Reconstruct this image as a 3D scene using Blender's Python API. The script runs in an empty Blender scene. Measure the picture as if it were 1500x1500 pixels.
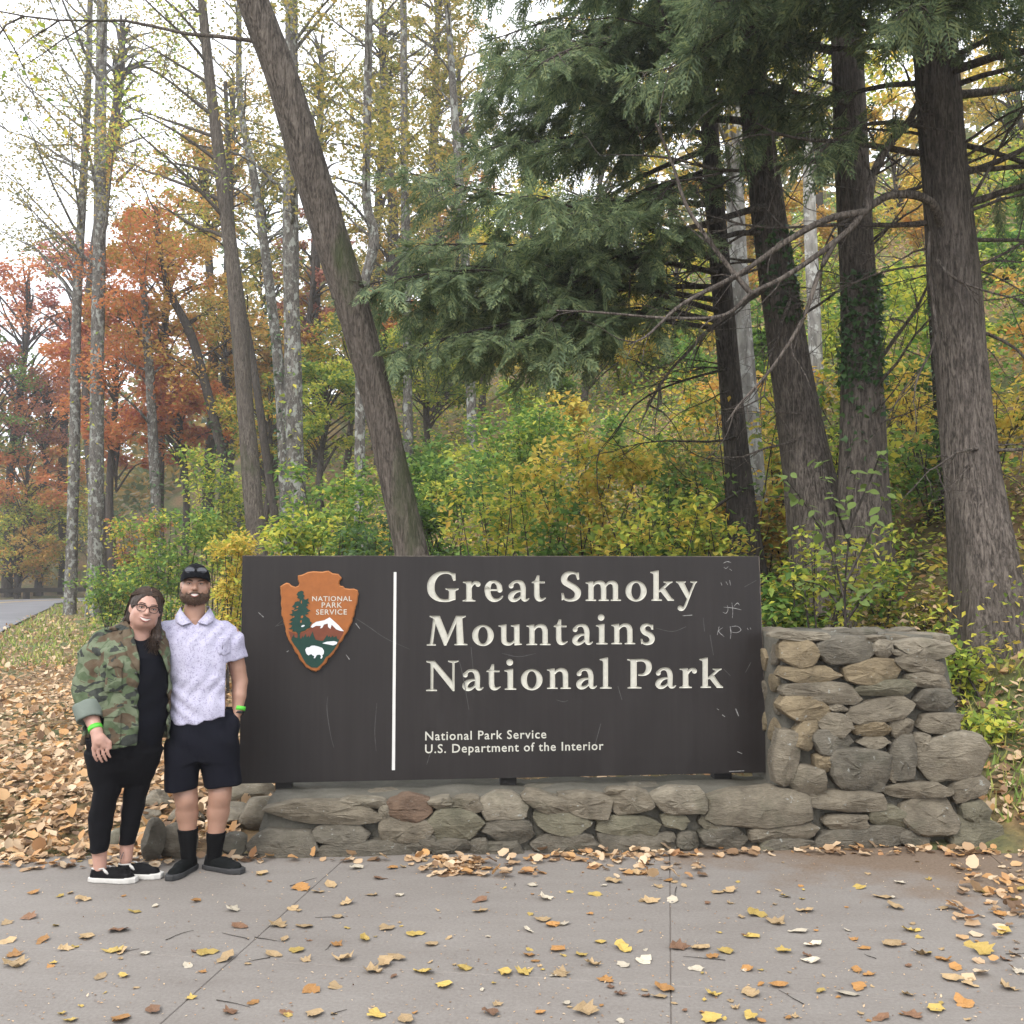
import bpy, bmesh, math, random
import numpy as np
from mathutils import Vector, Matrix
from mathutils.geometry import delaunay_2d_cdt

random.seed(7)
RNG = np.random.default_rng(7)
SC = bpy.context.scene
COL = SC.collection
R = math.radians

# ---------------------------------------------------------------- camera, sky, sun, exposure
F_PX, CX, CY = 1500.0, 750.0, 750.0          # photograph is 1500 px square
CAM_H = 1.785
PITCH = math.atan(85.0 / F_PX)
cam_d = bpy.data.cameras.new('camera')
cam = bpy.data.objects.new('camera', cam_d)
COL.objects.link(cam)
cam_d.sensor_width = 36.0
cam_d.lens = 36.0 * F_PX / 1500.0
cam_d.clip_start, cam_d.clip_end = 0.05, 2000.0
cam.location = (0, 0, CAM_H)
cam.rotation_euler = (R(90) + PITCH, 0, 0)
SC.camera = cam

SUN_EL, SUN_AZ = R(46), R(208)              # azimuth clockwise from +Y
world = bpy.data.worlds.new('World')
SC.world = world
world.use_nodes = True
wn, wl = world.node_tree.nodes, world.node_tree.links
wn.clear()
w_out = wn.new('ShaderNodeOutputWorld')
w_bg = wn.new('ShaderNodeBackground')
w_sky = wn.new('ShaderNodeTexSky')
w_sky.sky_type = 'NISHITA'
w_sky.sun_disc = False
w_sky.sun_elevation = SUN_EL
w_sky.sun_rotation = SUN_AZ
w_sky.air_density, w_sky.dust_density, w_sky.ozone_density = 1.0, 4.0, 1.0
w_mix = wn.new('ShaderNodeMix'); w_mix.data_type = 'RGBA'
w_noise = wn.new('ShaderNodeTexNoise'); w_noise.inputs['Scale'].default_value = 1.6
w_noise.inputs['Detail'].default_value = 4.0
w_ramp = wn.new('ShaderNodeValToRGB')
w_ramp.color_ramp.elements[0].position, w_ramp.color_ramp.elements[0].color = 0.3, (9.0, 9.4, 10.2, 1)
w_ramp.color_ramp.elements[1].position, w_ramp.color_ramp.elements[1].color = 0.7, (12.6, 12.8, 13.2, 1)
w_tc = wn.new('ShaderNodeTexCoord')
wl.new(w_tc.outputs['Generated'], w_noise.inputs['Vector'])
wl.new(w_noise.outputs['Fac'], w_ramp.inputs['Fac'])
w_mix.inputs['Factor'].default_value = 0.85         # an even overcast over the clear sky
wl.new(w_sky.outputs['Color'], w_mix.inputs['A'])
wl.new(w_ramp.outputs['Color'], w_mix.inputs['B'])
wl.new(w_mix.outputs['Result'], w_bg.inputs['Color'])
w_bg.inputs['Strength'].default_value = 0.12
wl.new(w_bg.outputs['Background'], w_out.inputs['Surface'])

sun_d = bpy.data.lights.new('sun', 'SUN')
sun_d.energy = 1.5
sun_d.angle = R(25)
sun_d.color = (1.0, 0.96, 0.90)
sun = bpy.data.objects.new('sun', sun_d)
COL.objects.link(sun)
sdir = Vector((math.sin(SUN_AZ) * math.cos(SUN_EL), math.cos(SUN_AZ) * math.cos(SUN_EL), math.sin(SUN_EL)))
sun.rotation_euler = (-sdir).to_track_quat('-Z', 'Y').to_euler()

SC.view_settings.view_transform = 'Standard'
SC.view_settings.look = 'None'
SC.view_settings.gamma = 1.0
SC.view_settings.use_curve_mapping = False
SC.view_settings.exposure = 0.98
SC.render.engine = 'CYCLES'
SC.cycles.max_bounces = 7
SC.cycles.diffuse_bounces = 4
SC.cycles.glossy_bounces = 2
SC.cycles.transmission_bounces = 4
SC.cycles.transparent_max_bounces = 4
SC.cycles.volume_bounces = 1
SC.cycles.use_denoising = True
SC.cycles.use_fast_gi = False
SC.cycles.caustics_reflective = False
SC.cycles.caustics_refractive = False

# ---------------------------------------------------------------- helpers
def ray(px, py):
    u, v = (px - CX) / F_PX, (CY - py) / F_PX
    c, s = math.cos(PITCH), math.sin(PITCH)
    return Vector((u, c - v * s, s + v * c))

def at(px, py, Y):
    d = ray(px, py)
    return Vector((0, 0, CAM_H)) + d * (Y / d.y)

def gnd(px, py, z=0.0):
    d = ray(px, py)
    return Vector((0, 0, CAM_H)) + d * ((z - CAM_H) / d.z)

def tag(o, label=None, cat=None, group=None, kind=None):
    if label: o['label'] = label
    if cat: o['category'] = cat
    if group: o['group'] = group
    if kind: o['kind'] = kind
    return o

def link(o, parent=None):
    COL.objects.link(o)
    if parent is not None: o.parent = parent
    return o

def empty(name, loc=(0, 0, 0), rz=0.0, parent=None):
    o = bpy.data.objects.new(name, None)
    o.empty_display_size = 0.2
    o.location = loc
    o.rotation_euler = (0, 0, rz)
    return link(o, parent)

def obj(name, me, mat=None, parent=None, loc=None):
    o = bpy.data.objects.new(name, me)
    if mat is not None and len(me.materials) == 0: me.materials.append(mat)
    if loc is not None: o.location = loc
    return link(o, parent)

def mesh_np(name, V, F, smooth=False, mat=None):
    """V (n,3) array, F (m,k) int array of equal-sided faces"""
    V = np.asarray(V, np.float32); F = np.asarray(F, np.int32)
    me = bpy.data.meshes.new(name)
    me.vertices.add(len(V)); me.vertices.foreach_set('co', V.ravel())
    k = F.shape[1]
    me.loops.add(F.size); me.loops.foreach_set('vertex_index', F.ravel())
    me.polygons.add(len(F))
    me.polygons.foreach_set('loop_start', np.arange(0, F.size, k, dtype=np.int32))
    try: me.polygons.foreach_set('loop_total', np.full(len(F), k, np.int32))
    except Exception: pass
    if smooth: me.polygons.foreach_set('use_smooth', np.ones(len(F), bool))
    me.update(calc_edges=True)
    me.validate()
    if mat is not None: me.materials.append(mat)
    return me

def mesh_py(name, V, F, mat=None, smooth=False):
    me = bpy.data.meshes.new(name)
    me.from_pydata([tuple(v) for v in V], [], [tuple(f) for f in F])
    if smooth:
        for p in me.polygons: p.use_smooth = True
    me.update()
    if mat is not None: me.materials.append(mat)
    return me

def box_me(name, sx, sy, sz, mat=None, bev=0.0, z0=False):
    bm = bmesh.new()
    bmesh.ops.create_cube(bm, size=1.0)
    for v in bm.verts:
        v.co.x *= sx; v.co.y *= sy; v.co.z = (v.co.z + (0.5 if z0 else 0)) * sz
    if bev > 0:
        bmesh.ops.bevel(bm, geom=bm.edges[:], offset=bev, segments=2, affect='EDGES', profile=0.6)
    me = bpy.data.meshes.new(name); bm.to_mesh(me); bm.free()
    if mat is not None: me.materials.append(mat)
    return me

def catmull(pts, n=6):
    P = np.array(pts, float)
    P = np.vstack([2 * P[0] - P[1], P, 2 * P[-1] - P[-2]])
    out = []
    for i in range(1, len(P) - 2):
        for k in range(n):
            t = k / n
            a, b, c, d = P[i - 1], P[i], P[i + 1], P[i + 2]
            out.append(0.5 * ((2 * b) + (c - a) * t + (2 * a - 5 * b + 4 * c - d) * t * t + (3 * b - a - 3 * c + d) * t ** 3))
    out.append(P[-2])
    return np.array(out)

def vnoise(P, seed=0):
    """cheap smooth 3D noise from sine sums, P (n,3) -> (n,)"""
    r = np.random.default_rng(seed)
    out = np.zeros(len(P))
    for k in range(7):
        w = r.normal(size=3) * (0.7 + 0.45 * k)
        out += np.sin(P @ w + r.uniform(0, 6.28)) / (1 + 0.4 * k)
    return out / 3.0

# ---------------------------------------------------------------- materials
class NT:
    def __init__(s, name):
        s.m = bpy.data.materials.new(name); s.m.use_nodes = True
        s.n, s.l = s.m.node_tree.nodes, s.m.node_tree.links
        s.b = s.n['Principled BSDF']; s.out = s.n['Material Output']
        s._co = None
    def new(s, t, **kw):
        nd = s.n.new(t)
        for k, v in kw.items():
            if hasattr(nd, k): setattr(nd, k, v)
            else: nd.inputs[k.replace('_', ' ')].default_value = v
        return nd
    def co(s, kind='Object', scale=(1, 1, 1), rot=(0, 0, 0)):
        tc = s.new('ShaderNodeTexCoord')
        mp = s.new('ShaderNodeMapping')
        mp.inputs['Scale'].default_value = scale
        mp.inputs['Rotation'].default_value = rot
        s.l.new(tc.outputs[kind], mp.inputs['Vector'])
        return mp.outputs['Vector']
    def wco(s, scale=(1, 1, 1)):
        g = s.new('ShaderNodeNewGeometry')
        mp = s.new('ShaderNodeMapping'); mp.inputs['Scale'].default_value = scale
        s.l.new(g.outputs['Position'], mp.inputs['Vector'])
        return mp.outputs['Vector']
    def noise(s, co, scale, detail=4, rough=0.55, dist=0.0):
        nd = s.new('ShaderNodeTexNoise')
        nd.inputs['Scale'].default_value = scale; nd.inputs['Detail'].default_value = detail
        nd.inputs['Roughness'].default_value = rough; nd.inputs['Distortion'].default_value = dist
        if co is not None: s.l.new(co, nd.inputs['Vector'])
        return nd.outputs['Fac']
    def vor(s, co, scale, feature='F1', out='Distance'):
        nd = s.new('ShaderNodeTexVoronoi'); nd.feature = feature
        nd.inputs['Scale'].default_value = scale
        s.l.new(co, nd.inputs['Vector'])
        return nd.outputs[out]
    def ramp(s, fac, stops, interp='LINEAR'):
        nd = s.new('ShaderNodeValToRGB'); cr = nd.color_ramp; cr.interpolation = interp
        while len(cr.elements) < len(stops): cr.elements.new(0.5)
        for e, (p, c) in zip(cr.elements, stops):
            e.position = p; e.color = tuple(c) + (1,) if len(c) == 3 else c
        s.l.new(fac, nd.inputs['Fac'])
        return nd.outputs['Color']
    def mix(s, fac, a, b, blend='MIX'):
        nd = s.new('ShaderNodeMix'); nd.data_type = 'RGBA'; nd.blend_type = blend
        for key, v in (('Factor', fac), ('A', a), ('B', b)):
            sock = nd.inputs[key]
            if isinstance(v, (int, float)): sock.default_value = v
            elif isinstance(v, tuple): sock.default_value = v + (1,) if len(v) == 3 else v
            else: s.l.new(v, sock)
        return nd.outputs['Result']
    def bump(s, h, strength=0.5, dist=0.02, normal=None):
        nd = s.new('ShaderNodeBump'); nd.inputs['Strength'].default_value = strength
        nd.inputs['Distance'].default_value = dist
        s.l.new(h, nd.inputs['Height'])
        if normal is not None: s.l.new(normal, nd.inputs['Normal'])
        s.l.new(nd.outputs['Normal'], s.b.inputs['Normal'])
        return nd.outputs['Normal']
    def color(s, c):
        if isinstance(c, tuple): s.b.inputs['Base Color'].default_value = c + (1,)
        else: s.l.new(c, s.b.inputs['Base Color'])
    def rough(s, v):
        if isinstance(v, (int, float)): s.b.inputs['Roughness'].default_value = v
        else: s.l.new(v, s.b.inputs['Roughness'])

def simple(name, c, rough=0.7, var=0.0, scale=20.0, bump=0.0, spec=0.3, bscale=None):
    t = NT(name)
    t.b.inputs['Specular IOR Level'].default_value = spec
    if var > 0 or bump > 0:
        co = t.co('Object')
        n = t.noise(co, scale)
        if var > 0:
            lo = tuple(max(0, x * (1 - var)) for x in c); hi = tuple(min(1, x * (1 + var)) for x in c)
            t.color(t.ramp(n, [(0.3, lo), (0.7, hi)]))
        else: t.color(c)
        if bump > 0:
            t.bump(t.noise(co, bscale or scale * 3, 5), bump, 0.01)
    else: t.color(c)
    t.rough(rough)
    return t.m

def leaf_mat(name, cols, trans=0.48, rough=0.6, gain=1.75):
    """foliage: colour picked per leaf (random per island), part translucent"""
    t = NT(name)
    g = t.new('ShaderNodeNewGeometry')
    stops = [(i / max(1, len(cols) - 1), c) for i, c in enumerate(cols)]
    stops = [(p, tuple(min(0.8, gain * x) for x in q)) for p, q in stops]
    c = t.ramp(g.outputs['Random Per Island'], stops)
    t.color(c); t.rough(rough)
    t.b.inputs['Specular IOR Level'].default_value = 0.25
    tr = t.new('ShaderNodeBsdfTranslucent')
    t.l.new(c, tr.inputs['Color'])
    mx = t.new('ShaderNodeMixShader'); mx.inputs['Fac'].default_value = trans
    t.l.new(t.b.outputs['BSDF'], mx.inputs[1]); t.l.new(tr.outputs['BSDF'], mx.inputs[2])
    t.l.new(mx.outputs['Shader'], t.out.inputs['Surface'])
    return t.m

def bark_mat(name, dark, light, vs=18.0, moss=None, lichen=None, moss_amt=0.5, stretch=0.14, relief=0.05):
    t = NT(name)
    g = t.wco((1, 1, stretch))
    n1 = t.noise(g, vs, 5, 0.6, 1.2); n4 = t.noise(t.wco((1, 1, stretch * 2)), vs * 2.6, 4, 0.6, 0.6)
    n2 = t.noise(t.wco((1, 1, 0.5)), 2.3, 4)
    deep = tuple(x * 0.35 for x in dark)
    c = t.ramp(n1, [(0.36, deep), (0.46, dark), (0.60, light)])
    c = t.mix(0.35, c, t.ramp(n4, [(0.38, deep), (0.62, light)]))
    c = t.mix(t.ramp(n2, [(0.35, (0.0, 0.0, 0.0)), (0.7, (0.5, 0.5, 0.5))]), c, dark)
    if lichen is not None:
        p = t.noise(t.wco((1, 1, 0.7)), 7.0, 5, 0.6)
        c = t.mix(t.ramp(p, [(0.53, (0, 0, 0)), (0.58, (0.9, 0.9, 0.9))]), c, lichen)
    if moss is not None:
        p = t.noise(t.wco((1, 1, 0.35)), 1.7, 5, 0.6)
        c = t.mix(t.ramp(p, [(1 - moss_amt, (0, 0, 0)), (1.12 - moss_amt, (0.8, 0.8, 0.8))]), c, moss)
    t.color(c); t.rough(0.92)
    t.b.inputs['Specular IOR Level'].default_value = 0.12
    t.bump(t.mix(0.35, n1, n4), 1.0, relief)
    return t.m

# ---------------------------------------------------------------- terrain
ROAD_C = catmull([(-5.5, -12), (-8.5, 2), (-12.5, 15), (-18.6, 31), (-24.2, 46), (-27.2, 54.5), (-25.5, 61), (-18, 65.5), (-6, 69), (10, 74)], 8)
ROAD_W = 3.2

def road_dist(x, y):
    P = np.stack([np.asarray(x, float).ravel(), np.asarray(y, float).ravel()], 1)
    best = np.full(len(P), 1e9)
    for a, b in zip(ROAD_C[:-1], ROAD_C[1:]):
        ab = b - a
        t = np.clip(((P - a) @ ab) / (ab @ ab), 0, 1)
        d = np.hypot(*(P - a - t[:, None] * ab).T)
        best = np.minimum(best, d)
    return best.reshape(np.shape(x))

def sstep(a, b, x):
    t = np.clip((x - a) / (b - a), 0, 1)
    return t * t * (3 - 2 * t)

def terr(x, y):
    """height of the ground: flat verge and road on the left, a hillside rising to the back right"""
    x = np.asarray(x, float); y = np.asarray(y, float)
    d = (x - 0.9) * 0.843 + (y - 9.0) * 0.538
    dd = np.maximum(d, 0)
    h = 0.58 * (dd - 1.5 * (1 - np.exp(-dd / 1.5)))
    h = np.where(h > 22, 22 + (h - 22) * 0.45, h)
    h = np.minimum(h, 34 + 0 * h)
    h = h * sstep(4.2, 13.0, road_dist(x, y))
    bump = 0.10 * np.sin(x * 0.9 + 1.3) * np.sin(y * 0.7) + 0.05 * np.sin(x * 2.3 + y * 1.1)
    far = sstep(6.9, 10.5, y + 0.06 * np.abs(x))
    verge = 0.10 * sstep(6.4, 9.0, y) * (1 - sstep(12, 20, y)) * sstep(3.6, 5.5, road_dist(x, y))
    return h + bump * far * sstep(3.6, 6.0, road_dist(x, y)) + verge - 0.03 * (1 - far)

def terr1(x, y): return float(terr(np.array([x]), np.array([y]))[0])

def build_ground():
    t = NT('ground_soil')
    g = t.wco()
    n = t.noise(g, 0.6, 5); n2 = t.noise(g, 9.0, 6, 0.7)
    c1 = t.ramp(n2, [(0.25, (0.045, 0.03, 0.016)), (0.5, (0.16, 0.10, 0.045)), (0.75, (0.28, 0.18, 0.07))])
    c2 = t.ramp(n2, [(0.25, (0.03, 0.035, 0.014)), (0.5, (0.07, 0.085, 0.025)), (0.8, (0.16, 0.15, 0.05))])
    t.color(t.mix(t.ramp(n, [(0.42, (0, 0, 0)), (0.6, (1, 1, 1))]), c1, c2)); t.rough(0.95)
    t.bump(n2, 0.8, 0.04)
    # graded grid: fine near the camera, coarse far off
    xs = np.unique(np.concatenate([np.arange(-400, -60, 20), np.arange(-60, -12, 2), np.arange(-12, 14, 0.5), np.arange(14, 60, 2), np.arange(60, 401, 20)]))
    ys = np.unique(np.concatenate([np.arange(-60, -4, 8), np.arange(-4, 18, 0.5), np.arange(18, 90, 1.5), np.arange(90, 601, 20)]))
    X, Y = np.meshgrid(xs, ys, indexing='ij')
    Z = terr(X, Y)
    # under the pavement the soil lies below the slabs
    Z = np.where((Y < 6.6) & (X > -9), np.minimum(Z, -0.03), Z)
    V = np.stack([X.ravel(), Y.ravel(), Z.ravel()], 1)
    nx, ny = len(xs), len(ys)
    i, j = np.meshgrid(np.arange(nx - 1), np.arange(ny - 1), indexing='ij')
    a = (i * ny + j).ravel()
    Fq = np.stack([a, a + ny, a + ny + 1, a + 1], 1)
    o = obj('ground', mesh_np('ground', V, Fq, True), t.m)
    tag(o, kind='structure')
build_ground()

def ribbon(name, center, half_l, half_r, dz, mat, zfun=None):
    C = np.asarray(center); T = np.gradient(C, axis=0)
    N = np.stack([-T[:, 1], T[:, 0]], 1); N /= np.linalg.norm(N, axis=1)[:, None]
    L = C + N * half_l; Rr = C - N * half_r
    z = np.full(len(C), dz)
    V = np.vstack([np.c_[L, z], np.c_[Rr, z]]); n = len(C)
    Fq = np.array([[i, n + i, n + i + 1, i + 1] for i in range(n - 1)])
    return mesh_np(name, V, Fq, True, mat)

def build_road():
    t = NT('asphalt')
    g = t.wco()
    n = t.noise(g, 40, 4); n2 = t.noise(g, 0.5, 3)
    t.color(t.mix(0.5, t.ramp(n, [(0.3, (0.10, 0.10, 0.11)), (0.7, (0.17, 0.17, 0.18))]), t.ramp(n2, [(0.3, (0.11, 0.11, 0.12)), (0.7, (0.2, 0.2, 0.21))])))
    t.rough(0.8); t.bump(n, 0.3, 0.01)
    C = catmull(ROAD_C[::8], 14)
    o = obj('road', ribbon('road', C, ROAD_W, ROAD_W, 0.05, t.m)); tag(o, kind='structure')
    ym = simple('road_yellow_paint', (0.55, 0.36, 0.05), 0.6, 0.2, 8)
    wm = simple('road_white_paint', (0.7, 0.7, 0.68), 0.6, 0.15, 8)
    obj('centre_line', ribbon('centre_line', C, 0.18, -0.06, 0.056, ym), None, o)
    obj('centre_line', ribbon('centre_line', C, -0.06, 0.18, 0.0561, ym), None, o)
    # timber guardrail on the outside of the bend
    T = np.gradient(C, axis=0); N = np.stack([-T[:, 1], T[:, 0]], 1); N /= np.linalg.norm(N, axis=1)[:, None]
    rail = (C + N * (ROAD_W + 1.1))
    seg = np.linalg.norm(np.diff(rail, axis=0), axis=1); s = np.concatenate([[0], np.cumsum(seg)])
    i0 = int(np.argmin(np.abs(rail[:, 1] - 44))); s0 = s[i0]
    root = empty('guardrail', (rail[i0][0], rail[i0][1], 0.0))
    tag(root, 'low dark timber guardrail along the far side of the road', 'guardrail')
    wood = simple('guardrail_timber', (0.035, 0.03, 0.027), 0.8, 0.3, 6, 0.3)
    post_me = box_me('post', 0.3, 0.3, 0.62, wood, 0.02, True)
    def pt(q): return np.array([np.interp(q, s, rail[:, 0]), np.interp(q, s, rail[:, 1])])
    q = s0
    while q < s0 + 30:
        a, b = pt(q), pt(q + 2.5)
        p = obj('post', post_me, None, root); p.location = (a[0] - rail[i0][0], a[1] - rail[i0][1], 0.0)
        ang = math.atan2(b[1] - a[1], b[0] - a[0])
        p.rotation_euler = (0, 0, ang)
        m = (a + b) / 2
        r_ = obj('rail', box_me('rail', np.linalg.norm(b - a) - 0.02, 0.16, 0.27, wood, 0.015), None, root)
        nn = np.array([math.sin(ang), -math.cos(ang)]) * 0.235
        r_.location = (m[0] + nn[0] - rail[i0][0], m[1] + nn[1] - rail[i0][1], 0.56); r_.rotation_euler = (0, 0, ang)
        q += 2.5
build_road()

# ---------------------------------------------------------------- pavement of concrete slabs
WA, WB = gnd(395, 1256), gnd(1462, 1240)                 # foot of the wall's front face
WDIR = (WB - WA).normalized()
WNRM = Vector((WDIR.y, -WDIR.x, 0))                      # towards the camera

def concrete_mat():
    t = NT('pavement_concrete')
    g = t.wco()
    n = t.noise(g, 1.3, 6, 0.6); n2 = t.noise(g, 60, 5, 0.7); n3 = t.noise(t.wco((0.6, 2.0, 1)), 3.1, 5, 0.65)
    c = t.ramp(n, [(0.28, (0.1492, 0.1310, 0.1176)), (0.5, (0.1795, 0.1625, 0.1464)), (0.75, (0.2099, 0.1913, 0.1728))])
    st_ = t.noise(g, 0.45, 5, 0.7)
    c = t.mix(0.4, c, t.ramp(st_, [(0.35, (0.1059, 0.0918, 0.0800)), (0.6, (0.2163, 0.1966, 0.1760))]))
    c = t.mix(0.35, c, t.ramp(n3, [(0.3, (0.1381, 0.1179, 0.1032)), (0.7, (0.2265, 0.2097, 0.1896))]))
    c = t.mix(0.28, c, t.ramp(n2, [(0.35, (0.1050, 0.0891, 0.0768)), (0.65, (0.2541, 0.2360, 0.2112))]))
    # brown silt washed in along the wall and on the right
    gx = t.new('ShaderNodeSeparateXYZ'); g0 = t.new('ShaderNodeNewGeometry'); t.l.new(g0.outputs['Position'], gx.inputs[0])
    ma = t.new('ShaderNodeMath', operation='MULTIPLY_ADD'); t.l.new(gx.outputs['X'], ma.inputs[0]); ma.inputs[1].default_value = 0.55; ma.inputs[2].default_value = -5.85
    mb = t.new('ShaderNodeMath', operation='ADD'); t.l.new(ma.outputs[0], mb.inputs[0]); t.l.new(gx.outputs['Y'], mb.inputs[1])
    mc = t.new('ShaderNodeMath', operation='MULTIPLY_ADD'); t.l.new(t.noise(g, 2.2, 6, 0.7), mc.inputs[0]); mc.inputs[1].default_value = 2.2; 
    t.l.new(mb.outputs[0], mc.inputs[2])
    silt = t.ramp(mc.outputs[0], [(0.0, (0, 0, 0)), (1.0, (0, 0, 0))])
    mr = t.new('ShaderNodeMapRange'); t.l.new(mc.outputs[0], mr.inputs['Value']); mr.inputs['From Min'].default_value = 2.05; mr.inputs['From Max'].default_value = 2.75
    mr.inputs['To Max'].default_value = 0.75
    c = t.mix(mr.outputs['Result'], c, t.ramp(n2, [(0.3, (0.0829, 0.0498, 0.0264)), (0.7, (0.1823, 0.1233, 0.0768))]))
    crumb = t.vor(g, 22.0)
    cm = t.ramp(crumb, [(0.05, (1, 1, 1)), (0.09, (0, 0, 0))])
    pick = t.ramp(t.noise(g, 9.0, 2), [(0.6, (0, 0, 0)), (0.64, (0.7366, 0.6991, 0.6401))])
    c = t.mix(t.mix(1.0, cm, pick, 'MULTIPLY'), c, (0.2320, 0.1678, 0.0960))
    t.color(c); t.rough(0.82)
    t.b.inputs['Specular IOR Level'].default_value = 0.3
    agg = t.vor(g, 150.0)
    c = t.mix(t.ramp(agg, [(0.0, (0.32, 0.32, 0.32)), (0.45, (0, 0, 0))]), c, (0.10, 0.09, 0.08))
    ed = t.vor(t.wco((0.5, 0.5, 0.5)), 1.0, 'DISTANCE_TO_EDGE')
    wob = t.noise(g, 3.0, 6, 0.7)
    mm = t.new('ShaderNodeMath', operation='MULTIPLY_ADD'); t.l.new(wob, mm.inputs[0]); mm.inputs[1].default_value = 0.05; t.l.new(ed, mm.inputs[2])
    hair_ = t.ramp(mm.outputs[0], [(0.0235, (0, 0, 0)), (0.025, (0.55, 0.55, 0.55)), (0.0265, (0, 0, 0))])
    c = t.mix(hair_, c, (0.07, 0.06, 0.05))
    t.color(c)
    t.bump(t.mix(0.5, n2, n3), 0.35, 0.009)
    return t.m

def build_pavement():
    m = concrete_mat()
    root = obj('pavement', mesh_py('pavement', [(-9, -14, -0.0048), (9, -14, -0.0048), (9, 6.30, -0.0048), (-9, 6.0, -0.0048)], [(0, 1, 2, 3)]), simple('joint_filler', (0.12, 0.10, 0.085), 0.9, 0.3, 15))
    tag(root, kind='structure')
    e2 = Vector((0.15, 0.989)).normalized(); e1 = Vector((e2.y, -e2.x))
    B0 = Vector(gnd(983, 1500).xy); C0 = Vector(gnd(420, 1410).xy)
    ub = B0.dot(e1); vc = C0.dot(e2)
    back = lambda p: (Vector((p.x, p.y, 0)) - WA).dot(WNRM) > -0.12 - (0.12 if p.x < -1.6 else 0)
    bn = Vector((WNRM.x, WNRM.y)); b0 = Vector((WA.x, WA.y)) - bn * 0.10
    def clip(poly, n, p0):
        out = []
        for a, b in zip(poly, poly[1:] + poly[:1]):
            da, db = (a - p0).dot(n), (b - p0).dot(n)
            if da >= 0: out.append(a)
            if (da >= 0) != (db >= 0): out.append(a + (b - a) * (da / (da - db)))
        return out
    g = 0.0019
    for iu in range(-5, 4):
        for iv in range(-5, 2):
            u0, u1 = ub + iu * 1.99 + g, ub + (iu + 1) * 1.99 - g
            v0, v1 = vc + iv * 3.05 + g, vc + (iv + 1) * 3.05 - g
            poly = [e1 * u + e2 * v for u, v in ((u0, v0), (u1, v0), (u1, v1), (u0, v1))]
            poly = clip(poly, bn, b0)
            if len(poly) < 3: continue
            bm = bmesh.new()
            f = bm.faces.new([bm.verts.new((p.x, p.y, 0.0)) for p in poly])
            ex = bmesh.ops.extrude_face_region(bm, geom=[f])
            for v in ex['geom']:
                if isinstance(v, bmesh.types.BMVert): v.co.z -= 0.022
            bmesh.ops.recalc_face_normals(bm, faces=bm.faces[:])
            bmesh.ops.bevel(bm, geom=[e for e in bm.edges if all(abs(v.co.z) < 1e-6 for v in e.verts)], offset=0.003, segments=1, affect='EDGES')
            me = bpy.data.meshes.new('slab'); bm.to_mesh(me); bm.free()
            obj('slab', me, m, root)
build_pavement()
# ---------------------------------------------------------------- entrance sign
TL, TR = at(355, 814, 6.80), at(1112, 815, 7.18)
S_X = Vector((TR.x - TL.x, TR.y - TL.y, 0)).normalized()     # along the board
S_N = Vector((S_X.y, -S_X.x, 0))                              # out of the face, to the camera
S_O = Vector((TL.x, TL.y, 0.0))

def on_sign(px, py):
    """photo pixel -> (s, z) on the plane of the board's face"""
    d = ray(px, py); c = Vector((0, 0, CAM_H))
    p = c + d * ((S_O - c).dot(S_N) / d.dot(S_N))
    return ((p - S_O).dot(S_X), p.z)

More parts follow.
